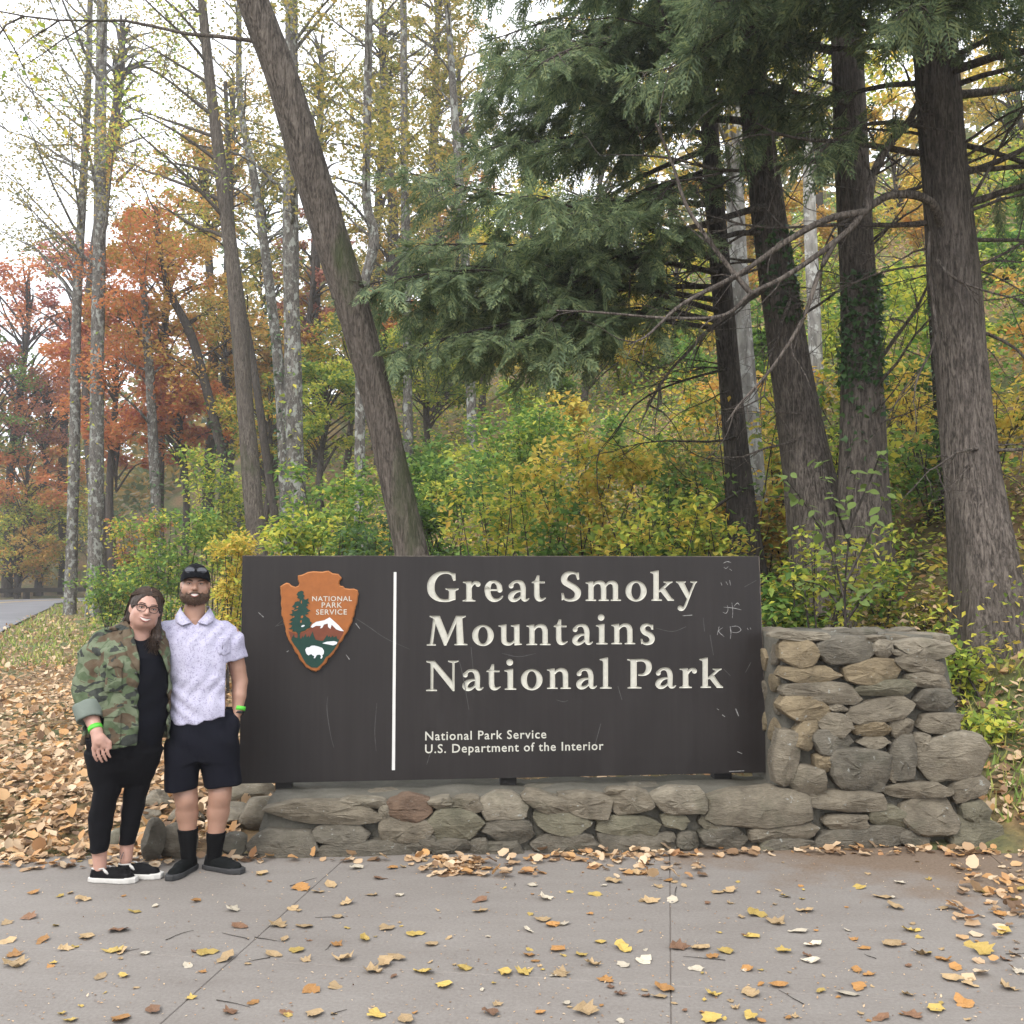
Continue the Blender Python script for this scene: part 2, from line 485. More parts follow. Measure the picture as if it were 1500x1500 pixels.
GLYPH = {   # zoom scale, left x, baseline y, shapes: P polygon, S smoothed stroke (x, y, r), L straight stroke, O ring, D disc
 'G': (7.143, 80, 402, [('S', [(345,122,13),(300,100,13),(245,99,14),(190,115,22),(145,155,32),(120,205,38),(115,250,39),(122,300,37),(150,345,30),(195,378,20),(250,391,15),(300,388,15),(345,375,14)]),
        ('P', [(335,102),(372,105),(376,180),(350,184),(328,128)]), ('P', [(305,275),(370,275),(374,383),(300,396)]), ('P', [(268,262),(406,262),(406,276),(380,284),(368,300),(305,300),(298,284),(268,275)])]),
 'r': (7.143, 448, 402, [('P', [(485,200),(542,200),(545,392),(485,392)]), ('P', [(448,402),(582,402),(582,391),(556,384),(540,360),(488,360),(478,384),(448,391)]), ('P', [(450,196),(512,190),(538,190),(542,235),(486,235),(480,213),(450,206)]),
        ('S', [(530,262,10),(548,228,13),(575,205,15),(605,208,18)]), ('D', [(608,222,27)])]),
 'e': (7.143, 680, 402, [('S', [(836,280,29),(828,235,26),(800,204,18),(770,195,14),(735,210,20),(712,250,30),(708,297,31),(722,345,29),(755,380,23),(795,389,17),(835,376,12),(864,350,8)]), ('P', [(705,275),(862,275),(862,292),(705,292)])]),
 'a': (7.143, 922, 402, [('D', [(955,240,26)]), ('S', [(960,226,18),(985,201,14),(1025,194,15),(1062,210,25),(1079,255,28),(1080,310,27),(1080,355,26),(1090,382,20),(1115,388,12),(1138,374,7)]),
        ('S', [(1062,290,10),(1015,297,14),(970,322,25),(951,355,29),(968,385,22),(1003,388,17),(1038,370,12),(1062,345,10)])]),
 't': (7.143, 1170, 402, [('P', [(1226,130),(1250,128),(1250,193),(1308,193),(1308,213),(1250,213),(1250,240),(1195,240),(1195,213),(1170,211),(1172,199),(1205,182)]), ('S', [(1223,235,28),(1223,300,28),(1225,345,28),(1240,376,24),(1272,386,15),(1314,368,6)])]),
 'S': (6.818, 48, 378, [('P', [(203,92),(225,92),(229,162),(209,166),(192,115)]), ('S', [(216,122,9),(190,102,11),(150,96,14),(105,110,24),(78,147,31),(85,185,31),(125,213,30),(175,242,31),(212,282,32),(210,326,28),(185,356,20),(140,370,13),(95,363,12),(62,342,8)]), ('P', [(50,297),(70,297),(82,338),(68,366),(54,374)])]),
 'm': (6.818, 292, 376, [('P', [(318,200),(372,200),(372,368),(318,368)]), ('P', [(445,215),(498,215),(498,368),(445,368)]), ('P', [(564,215),(616,215),(616,368),(564,368)]),
        ('P', [(292,376),(398,376),(398,365),(376,356),(314,356),(292,365)]), ('P', [(422,376),(524,376),(524,365),(502,356),(442,356),(422,365)]), ('P', [(542,376),(646,376),(646,365),(620,356),(560,356),(542,365)]),
        ('P', [(292,190),(345,180),(368,180),(372,220),(318,220),(314,206),(292,201)]), ('S', [(366,228,9),(392,198,13),(430,191,18),(462,208,26),(471,245,27)]), ('S', [(492,228,9),(518,198,13),(552,191,18),(582,208,26),(590,245,27)])]),
 'o': (6.818, 691, 378, [('O', [(796,280,106,104), (796,279,47,83)])]),
 'k': (6.818, 938, 378, [('P', [(968,95),(1022,76),(1022,368),(968,368)]), ('P', [(938,90),(1003,75),(1022,75),(1022,120),(968,120),(962,106),(938,100)]), ('P', [(948,378),(1054,378),(1054,367),(1026,358),(964,358),(948,367)]),
        ('P', [(1070,184),(1160,184),(1160,196),(1128,206),(1100,206),(1070,196)]), ('L', [(1122,202,12),(1030,280,12)]), ('P', [(1030,272),(1072,236),(1146,345),(1175,368),(1175,378),(1112,378)])]),
 'y': (6.818, 1195, 378, [('P', [(1195,184),(1292,184),(1292,196),(1270,206),(1215,206),(1195,196)]), ('P', [(1338,184),(1405,184),(1405,196),(1390,204),(1360,204),(1338,196)]), ('P', [(1212,200),(1276,200),(1336,325),(1314,380)]),
        ('S', [(1382,198,10),(1345,285,11),(1302,395,12),(1284,438,12),(1262,464,13),(1238,468,13)]), ('D', [(1236,452,26)])]),
 'M': (7.143, 72, 862, [('P', [(138,590),(164,612),(136,850),(105,850)]), ('P', [(72,863),(168,863),(168,851),(140,842),(104,842),(72,851)]), ('P', [(102,550),(208,550),(298,772),(276,863),(254,863),(146,592),(130,572),(102,563)]),
        ('P', [(376,553),(402,580),(276,863),(262,822)]), ('P', [(378,550),(480,550),(480,563),(444,576),(460,848),(386,848),(378,600)]), ('P', [(360,859),(498,859),(498,847),(464,838),(388,838),(360,848)])]),
 'u': (7.143, 822, 860, [('P', [(850,650),(905,642),(905,800),(850,800)]), ('P', [(985,650),(1042,642),(1042,850),(985,840)]), ('P', [(822,652),(885,640),(905,640),(905,680),(850,680),(846,668),(822,662)]), ('P', [(952,652),(1020,640),(1042,640),(1042,680),(985,680),(980,668),(952,662)]),
        ('S', [(878,780,27),(882,820,27),(908,843,20),(945,846,15),(975,828,11),(992,805,9)]), ('P', [(985,815),(1042,815),(1046,838),(1068,844),(1068,855),(990,862)])]),
 'n': (7.143, 1115, 856, [('P', [(1145,660),(1200,660),(1200,848),(1145,848)]), ('P', [(1282,690),(1338,690),(1338,848),(1282,848)]), ('P', [(1115,856),(1228,856),(1228,845),(1204,836),(1141,836),(1115,845)]), ('P', [(1256,856),(1368,856),(1368,845),(1342,836),(1278,836),(1256,845)]),
        ('P', [(1115,652),(1172,640),(1196,640),(1200,685),(1145,685),(1140,668),(1115,662)]), ('S', [(1194,696,10),(1222,664,14),(1262,653,19),(1298,672,27),(1310,712,28)])]),
 'i': (6.818, 395, 808, [('P', [(425,625),(480,615),(480,800),(425,800)]), ('P', [(398,809),(512,809),(512,798),(486,789),(421,789),(398,798)]), ('P', [(395,618),(458,604),(480,604),(480,650),(425,650),(420,634),(395,628)]), ('D', [(447,540,33)])]),
 's': (6.818, 838, 810, [('P', [(946,612),(966,612),(968,662),(950,662),(936,630)]), ('S', [(956,642,9),(938,622,11),(905,613,14),(870,630,22),(862,660,25),(885,690,26),(930,712,27),(955,746,28),(946,784,22),(905,803,14),(870,796,11),(852,776,8)]), ('P', [(840,752),(858,752),(870,794),(848,808)])]),
 'N': (7.143, 65, 870, [('P', [(112,575),(143,600),(140,862),(112,862)]), ('P', [(65,872),(180,872),(180,860),(152,850),(100,850),(65,860)]), ('P', [(68,555),(156,555),(345,775),(363,873),(345,873),(132,608),(112,582),(68,570)]), ('P', [(338,562),(363,562),(363,873),(338,838)]), ('P', [(295,553),(405,553),(405,565),(374,575),(326,575),(295,565)])]),
 'l': (5.172, 508, 611, [('P', [(533,390),(572,378),(572,605),(533,605)]), ('P', [(510,612),(600,612),(600,604),(576,596),(530,596),(510,604)]), ('P', [(508,388),(555,376),(572,375),(572,412),(533,412),(528,400),(508,396)])]),
 'P': (5.172, 718, 611, [('P', [(742,395),(790,395),(790,605),(742,605)]), ('P', [(718,390),(840,388),(840,402),(790,410),(742,412),(738,402),(718,399)]), ('P', [(720,612),(826,612),(826,604),(794,596),(738,596),(720,604)]),
        ('S', [(785,399,9),(840,399,11),(873,418,20),(882,450,22),(872,485,19),(843,507,10),(806,509,7)])]),
}
# letter, left x, baseline y in photo pixels, relative size
TEXT = []
def _row(items): TEXT.extend(items)
_row([('G', 626.2, 881.3, 1), ('r', 677.7, 881.0, 1), ('e', 710.2, 881.0, 1), ('a', 744.1, 881.0, 1), ('t', 778.8, 880.8, 1),
      ('S', 822.0, 880.4, 1), ('m', 857.8, 880.2, 1), ('o', 916.3, 880.2, 1), ('k', 952.6, 880.0, 1), ('y', 990.3, 879.8, 1)])
_row([('M', 625.1, 945.5, 1), ('o', 691.7, 945.4, 1.02), ('u', 730.1, 945.2, 1), ('n', 771.1, 944.9, 1), ('t', 811.0, 944.6, 0.98),
      ('a', 837.9, 944.5, 0.98), ('i', 872.9, 943.7, 1), ('n', 895.5, 943.6, 0.99), ('s', 937.9, 944.0, 1)])
_row([('N', 624.1, 1012.0, 1), ('a', 677.1, 1011.3, 1), ('t', 712.5, 1011.0, 1), ('i', 738.9, 1010.2, 1.02), ('o', 763.1, 1010.2, 1.02),
      ('n', 801.3, 1009.0, 0.99), ('a', 843.8, 1009.0, 0.98), ('l', 878.3, 1008.5, 1), ('P', 918.8, 1008.2, 1), ('a', 959.8, 1008.3, 0.98),
      ('r', 995.0, 1007.9, 0.99), ('k', 1024.5, 1007.6, 1.0)])

GSTEP = 0.25
def glyph_field(ch):
    sc, x0, y0, shapes = GLYPH[ch]
    prim = []
    for kind, pts in shapes:
        q = [((p[0] - x0) / sc, (p[1] - y0) / sc) + tuple(c / sc for c in p[2:]) for p in pts]
        prim.append((kind, q))
    allp = [(p[0], p[1]) for k, q in prim for p in q]
    m = 9 if ch != 'o' else 18
    lo = np.min(allp, 0) - m; hi = np.max(allp, 0) + m
    gx = np.arange(lo[0], hi[0], GSTEP); gy = np.arange(lo[1], hi[1], GSTEP)
    X, Y = np.meshgrid(gx, gy, indexing='ij')
    Fd = np.full(X.shape, 1e3)
    for kind, q in prim:
        if kind == 'P':
            n = len(q); d = np.full(X.shape, 1e9); ins = np.zeros(X.shape, bool)
            for i in range(n):
                a, b = q[i], q[(i + 1) % n]
                ex, ey = b[0] - a[0], b[1] - a[1]
                wx, wy = X - a[0], Y - a[1]
                t = np.clip((wx * ex + wy * ey) / (ex * ex + ey * ey + 1e-12), 0, 1)
                d = np.minimum(d, np.hypot(wx - ex * t, wy - ey * t))
                c = ((a[1] > Y) != (b[1] > Y)) & (X < (b[0] - a[0]) * (Y - a[1]) / ((b[1] - a[1]) + 1e-12) + a[0])
                ins ^= c
            D = np.where(ins, -d, d)
        elif kind in 'SL':
            qq = catmull(q, 6) if kind == 'S' else np.array(q)
            D = np.full(X.shape, 1e9)
            for a, b in zip(qq[:-1], qq[1:]):
                ex, ey = b[0] - a[0], b[1] - a[1]
                t = np.clip(((X - a[0]) * ex + (Y - a[1]) * ey) / (ex * ex + ey * ey + 1e-12), 0, 1)
                D = np.minimum(D, np.hypot(X - a[0] - ex * t, Y - a[1] - ey * t) - (a[2] + (b[2] - a[2]) * t))
        elif kind == 'D':
            D = np.hypot(X - q[0][0], Y - q[0][1]) - q[0][2]
        elif kind == 'O':
            def el(e):
                k0 = np.hypot((X - e[0]) / e[2], (Y - e[1]) / e[3])
                k1 = np.hypot((X - e[0]) / e[2] ** 2, (Y - e[1]) / e[3] ** 2) + 1e-9
                return k0 * (k0 - 1) / k1
            D = np.maximum(el(q[0]), -el(q[1]))
        Fd = np.minimum(Fd, D)
    return lo, Fd

def contours(Fd, lo, step, tol=0.06):
    """closed loops of the zero level (2-D surface nets), simplified"""
    ins = Fd < 0
    nx, ny = Fd.shape
    pos, cnt = np.zeros((nx - 1, ny - 1, 2)), np.zeros((nx - 1, ny - 1))
    I, J = np.meshgrid(np.arange(nx - 1), np.arange(ny - 1), indexing='ij')
    for (a, b) in (((0, 0), (1, 0)), ((0, 1), (1, 1)), ((0, 0), (0, 1)), ((1, 0), (1, 1))):
        fa = Fd[a[0]:nx - 1 + a[0], a[1]:ny - 1 + a[1]]; fb = Fd[b[0]:nx - 1 + b[0], b[1]:ny - 1 + b[1]]
        m = (fa < 0) != (fb < 0)
        t = np.where(m, fa / np.where(m, fa - fb, 1), 0)
        pos[..., 0] += np.where(m, I + a[0] + (b[0] - a[0]) * t, 0); pos[..., 1] += np.where(m, J + a[1] + (b[1] - a[1]) * t, 0)
        cnt += m
    adj = {}
    def add(p, q): adj.setdefault(p, []).append(q); adj.setdefault(q, []).append(p)
    mx = ins[:-1, 1:-1] != ins[1:, 1:-1]
    for i, j in np.argwhere(mx): add((i, j), (i, j + 1))
    my = ins[1:-1, :-1] != ins[1:-1, 1:]
    for i, j in np.argwhere(my): add((i, j), (i + 1, j))
    seen, loops = set(), []
    for s in adj:
        if s in seen: continue
        loop, cur, prev = [s], s, None; seen.add(s)
        while True:
            nx_ = [q for q in adj[cur] if q != prev and q not in seen]
            if not nx_: break
            prev, cur = cur, nx_[0]; seen.add(cur); loop.append(cur)
        if len(loop) < 8: continue
        P = np.array([pos[c] / max(cnt[c], 1) for c in loop]) * step + lo
        P = (np.roll(P, 1, 0) + 2 * P + np.roll(P, -1, 0)) / 4
        keep = dp(P, tol)
        if len(keep) >= 3: loops.append(P[keep])
    return loops

def dp(P, tol):
    n = len(P); far = int(np.argmax(np.linalg.norm(P - P[0], axis=1)))
    keep = {0, far}
    def rec(a, b):
        if b - a < 2: return
        A, B = P[a], P[b % n]; seg = P[a + 1:b]; ab = B - A
        L = np.hypot(*ab) + 1e-9
        d = np.abs((seg[:, 0] - A[0]) * ab[1] - (seg[:, 1] - A[1]) * ab[0]) / L
        k = int(np.argmax(d))
        if d[k] > tol: keep.add(a + 1 + k); rec(a, a + 1 + k); rec(a + 1 + k, b)
    rec(0, far); rec(far, n)
    return sorted(keep)

def board_mat():
    t = NT('sign_brown_paint')
    co = t.wco(); n = t.noise(t.wco((1, 1, 0.35)), 5.5, 6, 0.65); n2 = t.noise(co, 120, 3); n3 = t.noise(t.wco((3.0, 3.0, 0.12)), 9, 4)
    c = t.ramp(n, [(0.25, (0.0128, 0.0104, 0.0098)), (0.55, (0.0165, 0.0136, 0.0128)), (0.8, (0.022, 0.0186, 0.0176))])
    c = t.mix(0.25, c, t.ramp(n3, [(0.35, (0.011, 0.009, 0.0086)), (0.7, (0.025, 0.0215, 0.0205))]))
    t.color(c)
    t.rough(t.ramp(n, [(0.3, (0.42,) * 3), (0.7, (0.58,) * 3)]))
    t.b.inputs['Specular IOR Level'].default_value = 0.28
    t.bump(n2, 0.12, 0.003)
    return t.m

def sign_pt(s, z, off=0.0):
    """(s, z, offset out of the face) -> local to the sign root"""
    return Vector(S_X * s + S_N * off + Vector((0, 0, z)))

def build_sign():
    root = empty('entrance_sign', S_O)
    tag(root, 'large dark brown park entrance sign with cream carved lettering above the low stone wall', 'sign')
    m_board, m_cream = board_mat(), simple('letter_cream_paint', (0.44, 0.43, 0.375), 0.55, 0.10, 35, 0.1)
    corners = [on_sign(350.5, 1148), on_sign(1124, 1131.5), on_sign(1112, 815), on_sign(355, 814)]
    # --- one triangulation of the face; letters are sunk into it
    DEPTH, INSET = 0.011, 1.25
    verts, edges, inst = [], [], []
    def add_loop(P):
        b = len(verts); verts.extend(Vector((float(x), float(y))) for x, y in P)
        edges.extend((b + i, b + (i + 1) % len(P)) for i in range(len(P)))
    add_loop(corners)
    cache = {}
    for ch, lx, by, sz in TEXT:
        if ch not in cache:
            lo, Fd = glyph_field(ch)
            cache[ch] = (lo, Fd, contours(Fd, lo, GSTEP), contours(Fd + INSET, lo, GSTEP))
        lo, Fd, c0, c1 = cache[ch]
        for L in c0 + c1:
            add_loop([on_sign(lx + p[0] * sz, by + p[1] * sz) for p in L])
        inst.append((ch, lx, by, sz))
    res = delaunay_2d_cdt(verts, edges, [], 1, 1e-6)
    V2, T2 = res[0], res[2]
    # photo pixel of each vertex (inverse mapping by projecting back)
    def pix(s, z):
        p = S_O + S_X * s + Vector((0, 0, z)) - Vector((0, 0, CAM_H))
        c_, s_ = math.cos(PITCH), math.sin(PITCH)
        fw = p.y * c_ + p.z * s_; up = -p.y * s_ + p.z * c_
        return (CX + F_PX * p.x / fw, CY - F_PX * up / fw)
    pv = [pix(v.x, v.y) for v in V2]
    boxes = []
    for ch, lx, by, sz in inst:
        lo, Fd = cache[ch][:2]
        boxes.append((lx + lo[0] * sz, by + lo[1] * sz, lx + (lo[0] + Fd.shape[0] * GSTEP) * sz, by + (lo[1] + Fd.shape[1] * GSTEP) * sz))
    def level(x, y):
        best, who = 1e3, -1
        for k, (ch, lx, by, sz) in enumerate(inst):
            b = boxes[k]
            if b[0] < x < b[2] and b[1] < y < b[3]:
                lo, Fd = cache[ch][:2]
                i = int(((x - lx) / sz - lo[0]) / GSTEP); j = int(((y - by) / sz - lo[1]) / GSTEP)
                if 0 <= i < Fd.shape[0] and 0 <= j < Fd.shape[1] and Fd[i, j] < best: best, who = Fd[i, j], k
        return best, who
    vl = [level(*p)[0] for p in pv]
    zoff = [-DEPTH if l < -INSET * 0.6 else 0.0 for l in vl]
    plate, letters = [], {}
    for t in T2:
        cx_ = sum(pv[i][0] for i in t) / 3; cy_ = sum(pv[i][1] for i in t) / 3
        l, k = level(cx_, cy_)
        if l < 0: letters.setdefault(k, []).append(t)
        else: plate.append(t)
    def sub(tris):
        used = sorted({i for t in tris for i in t}); ix = {v: n for n, v in enumerate(used)}
        return [sign_pt(V2[i].x, V2[i].y, zoff[i]) for i in used], [tuple(ix[i] for i in t) for t in tris], ix
    Vp, Fp, ixp = sub([t for t in plate])
    for i_, v in enumerate(Vp): pass
    # back and edges of the board
    TH = 0.055
    base = len(Vp)
    fr = [sign_pt(c[0], c[1], 0.0) for c in corners]; bk = [sign_pt(c[0], c[1], -TH) for c in corners]
    Vp += fr + bk
    Fp = [f for f in Fp]
    for i in range(4):
        j = (i + 1) % 4
        Fp.append((base + i, base + 4 + i, base + 4 + j, base + j))
    Fp.append((base + 7, base + 6, base + 5, base + 4))
    board = obj('board', mesh_py('board', Vp, Fp), m_board, root)
    # paint worn pale along the upper and right-hand edges
    m_wear = simple('worn_edge', (0.085, 0.072, 0.060), 0.8, 0.5, 30)
    for ca, cb in ((corners[3], corners[2]), (corners[2], corners[1])):
        N_ = 24; VV, FF = [], []
        for i in range(N_ + 1):
            q = i / N_; a_ = ca[0] + (cb[0] - ca[0]) * q; b_ = ca[1] + (cb[1] - ca[1]) * q; w_ = 0.0035 + 0.0035 * math.sin(i * 2.7) * math.sin(i * 0.9 + 1)
            dn = (0, -w_) if abs(cb[0] - ca[0]) > abs(cb[1] - ca[1]) else (-w_, 0)
            VV += [sign_pt(a_ + (0.0015 if dn[0] else 0), b_ + (0.0015 if dn[1] else 0), -0.012), sign_pt(a_ + (0.0015 if dn[0] else 0), b_ + (0.0015 if dn[1] else 0), 0.0012), sign_pt(a_ + dn[0], b_ + dn[1], 0.0012)]
        for i in range(N_): FF += [(3 * i, 3 * i + 3, 3 * i + 4, 3 * i + 1), (3 * i + 1, 3 * i + 4, 3 * i + 5, 3 * i + 2)]
        obj('worn_edge', mesh_py('worn_edge', VV, FF), m_wear, board)
    for k in letters:
        ch = inst[k][0]
        Vl, Fl, _ = sub(letters[k])
        obj('letter', mesh_py('letter', Vl, Fl), m_cream, board)
    # dividing rule
    q = [on_sign(574, 1128), on_sign(578.6, 1128), on_sign(580.8, 838), on_sign(576.8, 838)]
    Vd = [sign_pt(a, b, 0.0025) for a, b in q] + [sign_pt(a, b, -0.001) for a, b in q]
    obj('dividing_rule', mesh_py('dividing_rule', Vd, [(0, 1, 2, 3), (0, 4, 5, 1), (1, 5, 6, 2), (2, 6, 7, 3), (3, 7, 4, 0)]), simple('rule_white_paint', (0.55, 0.54, 0.515), 0.5, 0.06, 10), board)
    # small sans lettering
    def text(body, left, right, base_px, mat, parent, off, capscale=1.0, name='small_letter', center=False, ext=0.001, bold=0.0):
        cu = bpy.data.curves.new(name, 'FONT'); cu.body = body; cu.size = 1.0; cu.extrude = 0.0; cu.resolution_u = 3; cu.offset = bold
        cu.space_character = 1.12
        o = bpy.data.objects.new(name, cu); COL.objects.link(o)
        dg = bpy.context.evaluated_depsgraph_get()
        me = bpy.data.meshes.new_from_object(o.evaluated_get(dg)); bpy.data.objects.remove(o)
        A = np.array([v.co[:2] for v in me.vertices]); x0, x1 = A[:, 0].min(), A[:, 0].max()
        s0, z0 = on_sign(left, base_px); s1, z1 = on_sign(right, base_px)
        k = (s1 - s0) / (x1 - x0)
        pts = [sign_pt(s0 + (a[0] - x0) * k, z0 + a[1] * k * capscale, off) for a in A]
        F_ = [tuple(p.vertices) for p in me.polygons]
        # one object per character: faces that share a column of the line belong together
        par = list(range(len(pts)))
        def find(i):
            while par[i] != i: par[i] = par[par[i]]; i = par[i]
            return i
        for f in F_:
            for v in f[1:]: par[find(v)] = find(f[0])
        isl = {}
        for f in F_: isl.setdefault(find(f[0]), []).append(f)
        spans = sorted((min(A[v][0] for f in fs for v in f), max(A[v][0] for f in fs for v in f), fs) for fs in isl.values())
        chars = []
        for a_, b_, fs in spans:
            if chars and a_ < chars[-1][1] - 0.02: chars[-1][1] = max(chars[-1][1], b_); chars[-1][2].extend(fs)
            else: chars.append([a_, b_, list(fs)])
        for a_, b_, fs in chars:
            used = sorted({v for f in fs for v in f}); ix = {v: n_ for n_, v in enumerate(used)}
            obj(name, mesh_py(name, [pts[v] for v in used], [tuple(ix[v] for v in f) for f in fs]), mat, parent)
    text('National Park Service', 622.8, 800.2, 1084.4, m_cream, board, 0.0016, 1.0, bold=0.010)
    text('U.S. Department of the Interior', 622.6, 884.0, 1103.2, m_cream, board, 0.0016, 1.0, bold=0.010)

    # --- arrowhead emblem
    E = lambda x, y: on_sign(400 + x / 8.82, 825 + y / 8.82)
    m_or = simple('emblem_orange', (0.26, 0.085, 0.02), 0.5, 0.10, 25)
    m_rim = simple('emblem_rim_brown', (0.30, 0.115, 0.035), 0.5, 0.2, 40)
    m_gr = simple('emblem_green', (0.006, 0.034, 0.024), 0.5, 0.1, 25)
    m_br = simple('emblem_brown', (0.13, 0.036, 0.017), 0.5, 0.1, 25)
    m_wh = simple('emblem_white', (0.56, 0.575, 0.59), 0.5, 0.05, 25)
    em = empty('emblem', (0, 0, 0), 0, root)
    outl = [(95,300),(130,275),(175,252),(210,258),(240,288),(290,305),(330,290),(342,260),(325,220),(322,160),(380,148),(450,115),(520,104),(640,110),(715,96),(770,130),(845,138),(890,190),(880,215),(862,232),(858,265),(870,292),(905,296),(930,322),(985,330),(1045,328),(1098,350),
            (1108,395),(1095,455),(1088,520),(1068,580),(1055,650),(1028,715),(1020,770),(985,830),(960,890),(925,935),(905,985),(865,1030),(840,1085),(800,1135),(765,1190),(715,1225),(690,1285),(640,1325),(600,1380),(560,1400),(500,1385),(430,1345),(390,1290),(345,1240),(325,1185),(285,1140),(262,1085),(225,1030),(200,985),(180,940),(165,880),(160,820),(140,760),(128,700),(112,650),(116,580),(105,520),(112,450),(100,400),(102,350)]
    # jag the chipped flint edge
    jag = []
    rj = random.Random(3)
    for i, (a, b) in enumerate(zip(outl, outl[1:] + outl[:1])):
        jag.append(a)
        if 26 <= i <= 62: jag.append(((a[0] + b[0]) / 2 + rj.uniform(-7, 7), (a[1] + b[1]) / 2 + rj.uniform(-7, 7)))
    def inset(P, d):
        P = np.array(P, float); n = len(P)
        t1 = P - np.roll(P, 1, 0); t2 = np.roll(P, -1, 0) - P
        def nrm(t): t = t / (np.linalg.norm(t, axis=1)[:, None] + 1e-9); return np.stack([-t[:, 1], t[:, 0]], 1)
        nn = nrm(t1) + nrm(t2); nn /= np.linalg.norm(nn, axis=1)[:, None] + 1e-9
        return P + nn * d
    area = sum(a[0] * b[1] - b[0] * a[1] for a, b in zip(jag, jag[1:] + jag[:1]))
    sg = 1 if area > 0 else -1
    in1 = inset(jag, sg * 14)
    n = len(jag)
    Vv = [sign_pt(*E(*p), 0.0) for p in jag] + [sign_pt(*E(*p), 0.019) for p in jag] + [sign_pt(*E(*p), 0.027) for p in in1]
    Fs = []
    for i in range(n):
        j = (i + 1) % n
        Fs += [(i, j, n + j, n + i), (n + i, n + j, 2 * n + j, 2 * n + i)]
    r_ = delaunay_2d_cdt([Vector(p) for p in in1], [(i, (i + 1) % n) for i in range(n)], [], 1, 1e-6)
    def fill(P, off, name, mat, parent, thick=0.0012):
        P = [tuple(p) for p in P]; n_ = len(P)
        rr = delaunay_2d_cdt([Vector(p) for p in P], [(i, (i + 1) % n_) for i in range(n_)], [], 1, 1e-6)
        VV = [sign_pt(*E(v.x, v.y), off) for v in rr[0]]
        FF = [tuple(f) for f in rr[2]]
        b = len(VV)
        VV += [sign_pt(*E(*p), off) for p in P] + [sign_pt(*E(*p), off - thick) for p in P]
        FF += [(b + i, b + (i + 1) % n_, b + n_ + (i + 1) % n_, b + n_ + i) for i in range(n_)]
        return obj(name, mesh_py(name, VV, FF), mat, parent)
    obj('arrowhead', mesh_py('arrowhead', Vv, Fs), m_rim, em)
    fill(in1, 0.0272, 'arrowhead_face', m_or, em, 0.0005)
    Z0 = 0.0290
    fill([(205,872),(300,905),(350,905),(420,880),(480,840),(600,790),(735,720),(840,800),(918,872),(905,915),(860,985),(840,1010),(640,1010),(420,1000),(240,985)], Z0, 'mountain', m_br, em)
    fill([(490,820),(515,785),(560,755),(630,742),(665,735),(735,697),(790,745),(850,800),(918,876),(870,870),(820,850),(760,790),(745,845),(715,820),(712,775),(660,790),(640,830),(612,840),(625,805),(560,805),(515,830)], Z0 + 0.001, 'snow_cap', m_wh, em)
    meadow = [(240,985),(262,935),(275,915),(285,955),(310,960),(345,960),(370,975),(385,930),(395,960),(430,905),(440,955),(465,930),(475,960),(515,878),(535,940),(555,985),(600,995),(650,998),(675,965),(705,918),(715,950),(735,935),(750,960),(770,930),(790,955),(822,935),(835,975),(860,985),(830,1045),(790,1110),(720,1190),(690,1205),(640,1285),(575,1345),(500,1340),(430,1290),(385,1215),(335,1120),(280,1050)]
    fill(meadow, Z0 + 0.002, 'meadow', m_gr, em)
    fill([(640,1030),(700,1010),(790,1002),(835,1015),(825,1040),(780,1058),(720,1045)], Z0 + 0.0034, 'lake', m_wh, em)
    bison = [(422,1110),(440,1085),(475,1080),(500,1062),(540,1060),(590,1072),(640,1090),(662,1125),(660,1165),(640,1185),(645,1205),(630,1228),(618,1225),(625,1190),(605,1175),(570,1180),(548,1222),(530,1222),(538,1195),(515,1185),(500,1168),(480,1175),(465,1188),(448,1175),(438,1165),(428,1140)]
    fill(bison, Z0 + 0.0034, 'bison', m_wh, em)
    tree = [(318,985),(325,905),(300,880),(255,880),(262,850),(205,845),(240,825),(255,800),(205,780),(240,765),(260,745),(215,735),(255,705),(270,690),(215,655),(255,650),(255,620),(240,605),(280,598),(285,575),(250,560),(280,530),(290,500),(330,488),(345,495),(350,460),(315,445),(330,425),(308,405),(330,370),(375,352),(402,368),(395,400),(415,420),(398,450),(420,470),(465,452),(455,490),(480,515),(440,525),(460,545),(430,560),(460,595),(492,610),(440,635),(470,650),(415,665),(440,690),(475,712),(488,755),(510,765),(480,800),(490,825),(440,845),(420,870),(370,880),(352,905),(355,985)]
    fill(tree, Z0 + 0.0034, 'conifer', m_gr, em)
    for cpt, rx, ry in (((392, 808), 24, 12), ((320, 563), 14, 10), ((272, 690), 12, 12), ((380, 690), 16, 18), ((372, 500), 8, 22), ((368, 750), 10, 18), ((300, 605), 30, 6)):
        fill([(cpt[0] + rx * math.cos(a), cpt[1] + ry * math.sin(a) - 0.3 * rx * math.cos(a)) for a in np.linspace(0, 6.283, 9)[:-1]], Z0 + 0.0042, 'conifer_gap', m_wh if rx > 20 and ry > 10 else m_or, em, 0.0004)
    for body, l, r, b in (('NATIONAL', 457.8, 515.8, 880.3), ('PARK', 471.6, 501.3, 889.8), ('SERVICE', 463.4, 508.4, 900.0)):
        text(body, l, r, b, m_cream, em, 0.0288, 0.95, 'emblem_letter', bold=0.008)

    # --- scratches in the paint
    m_scr = simple('scratched_paint', (0.19, 0.185, 0.18), 0.7, 0.5, 60)
    m_scr2 = simple('faint_scratch', (0.062, 0.059, 0.058), 0.6, 0.3, 60)
    rs = random.Random(11)
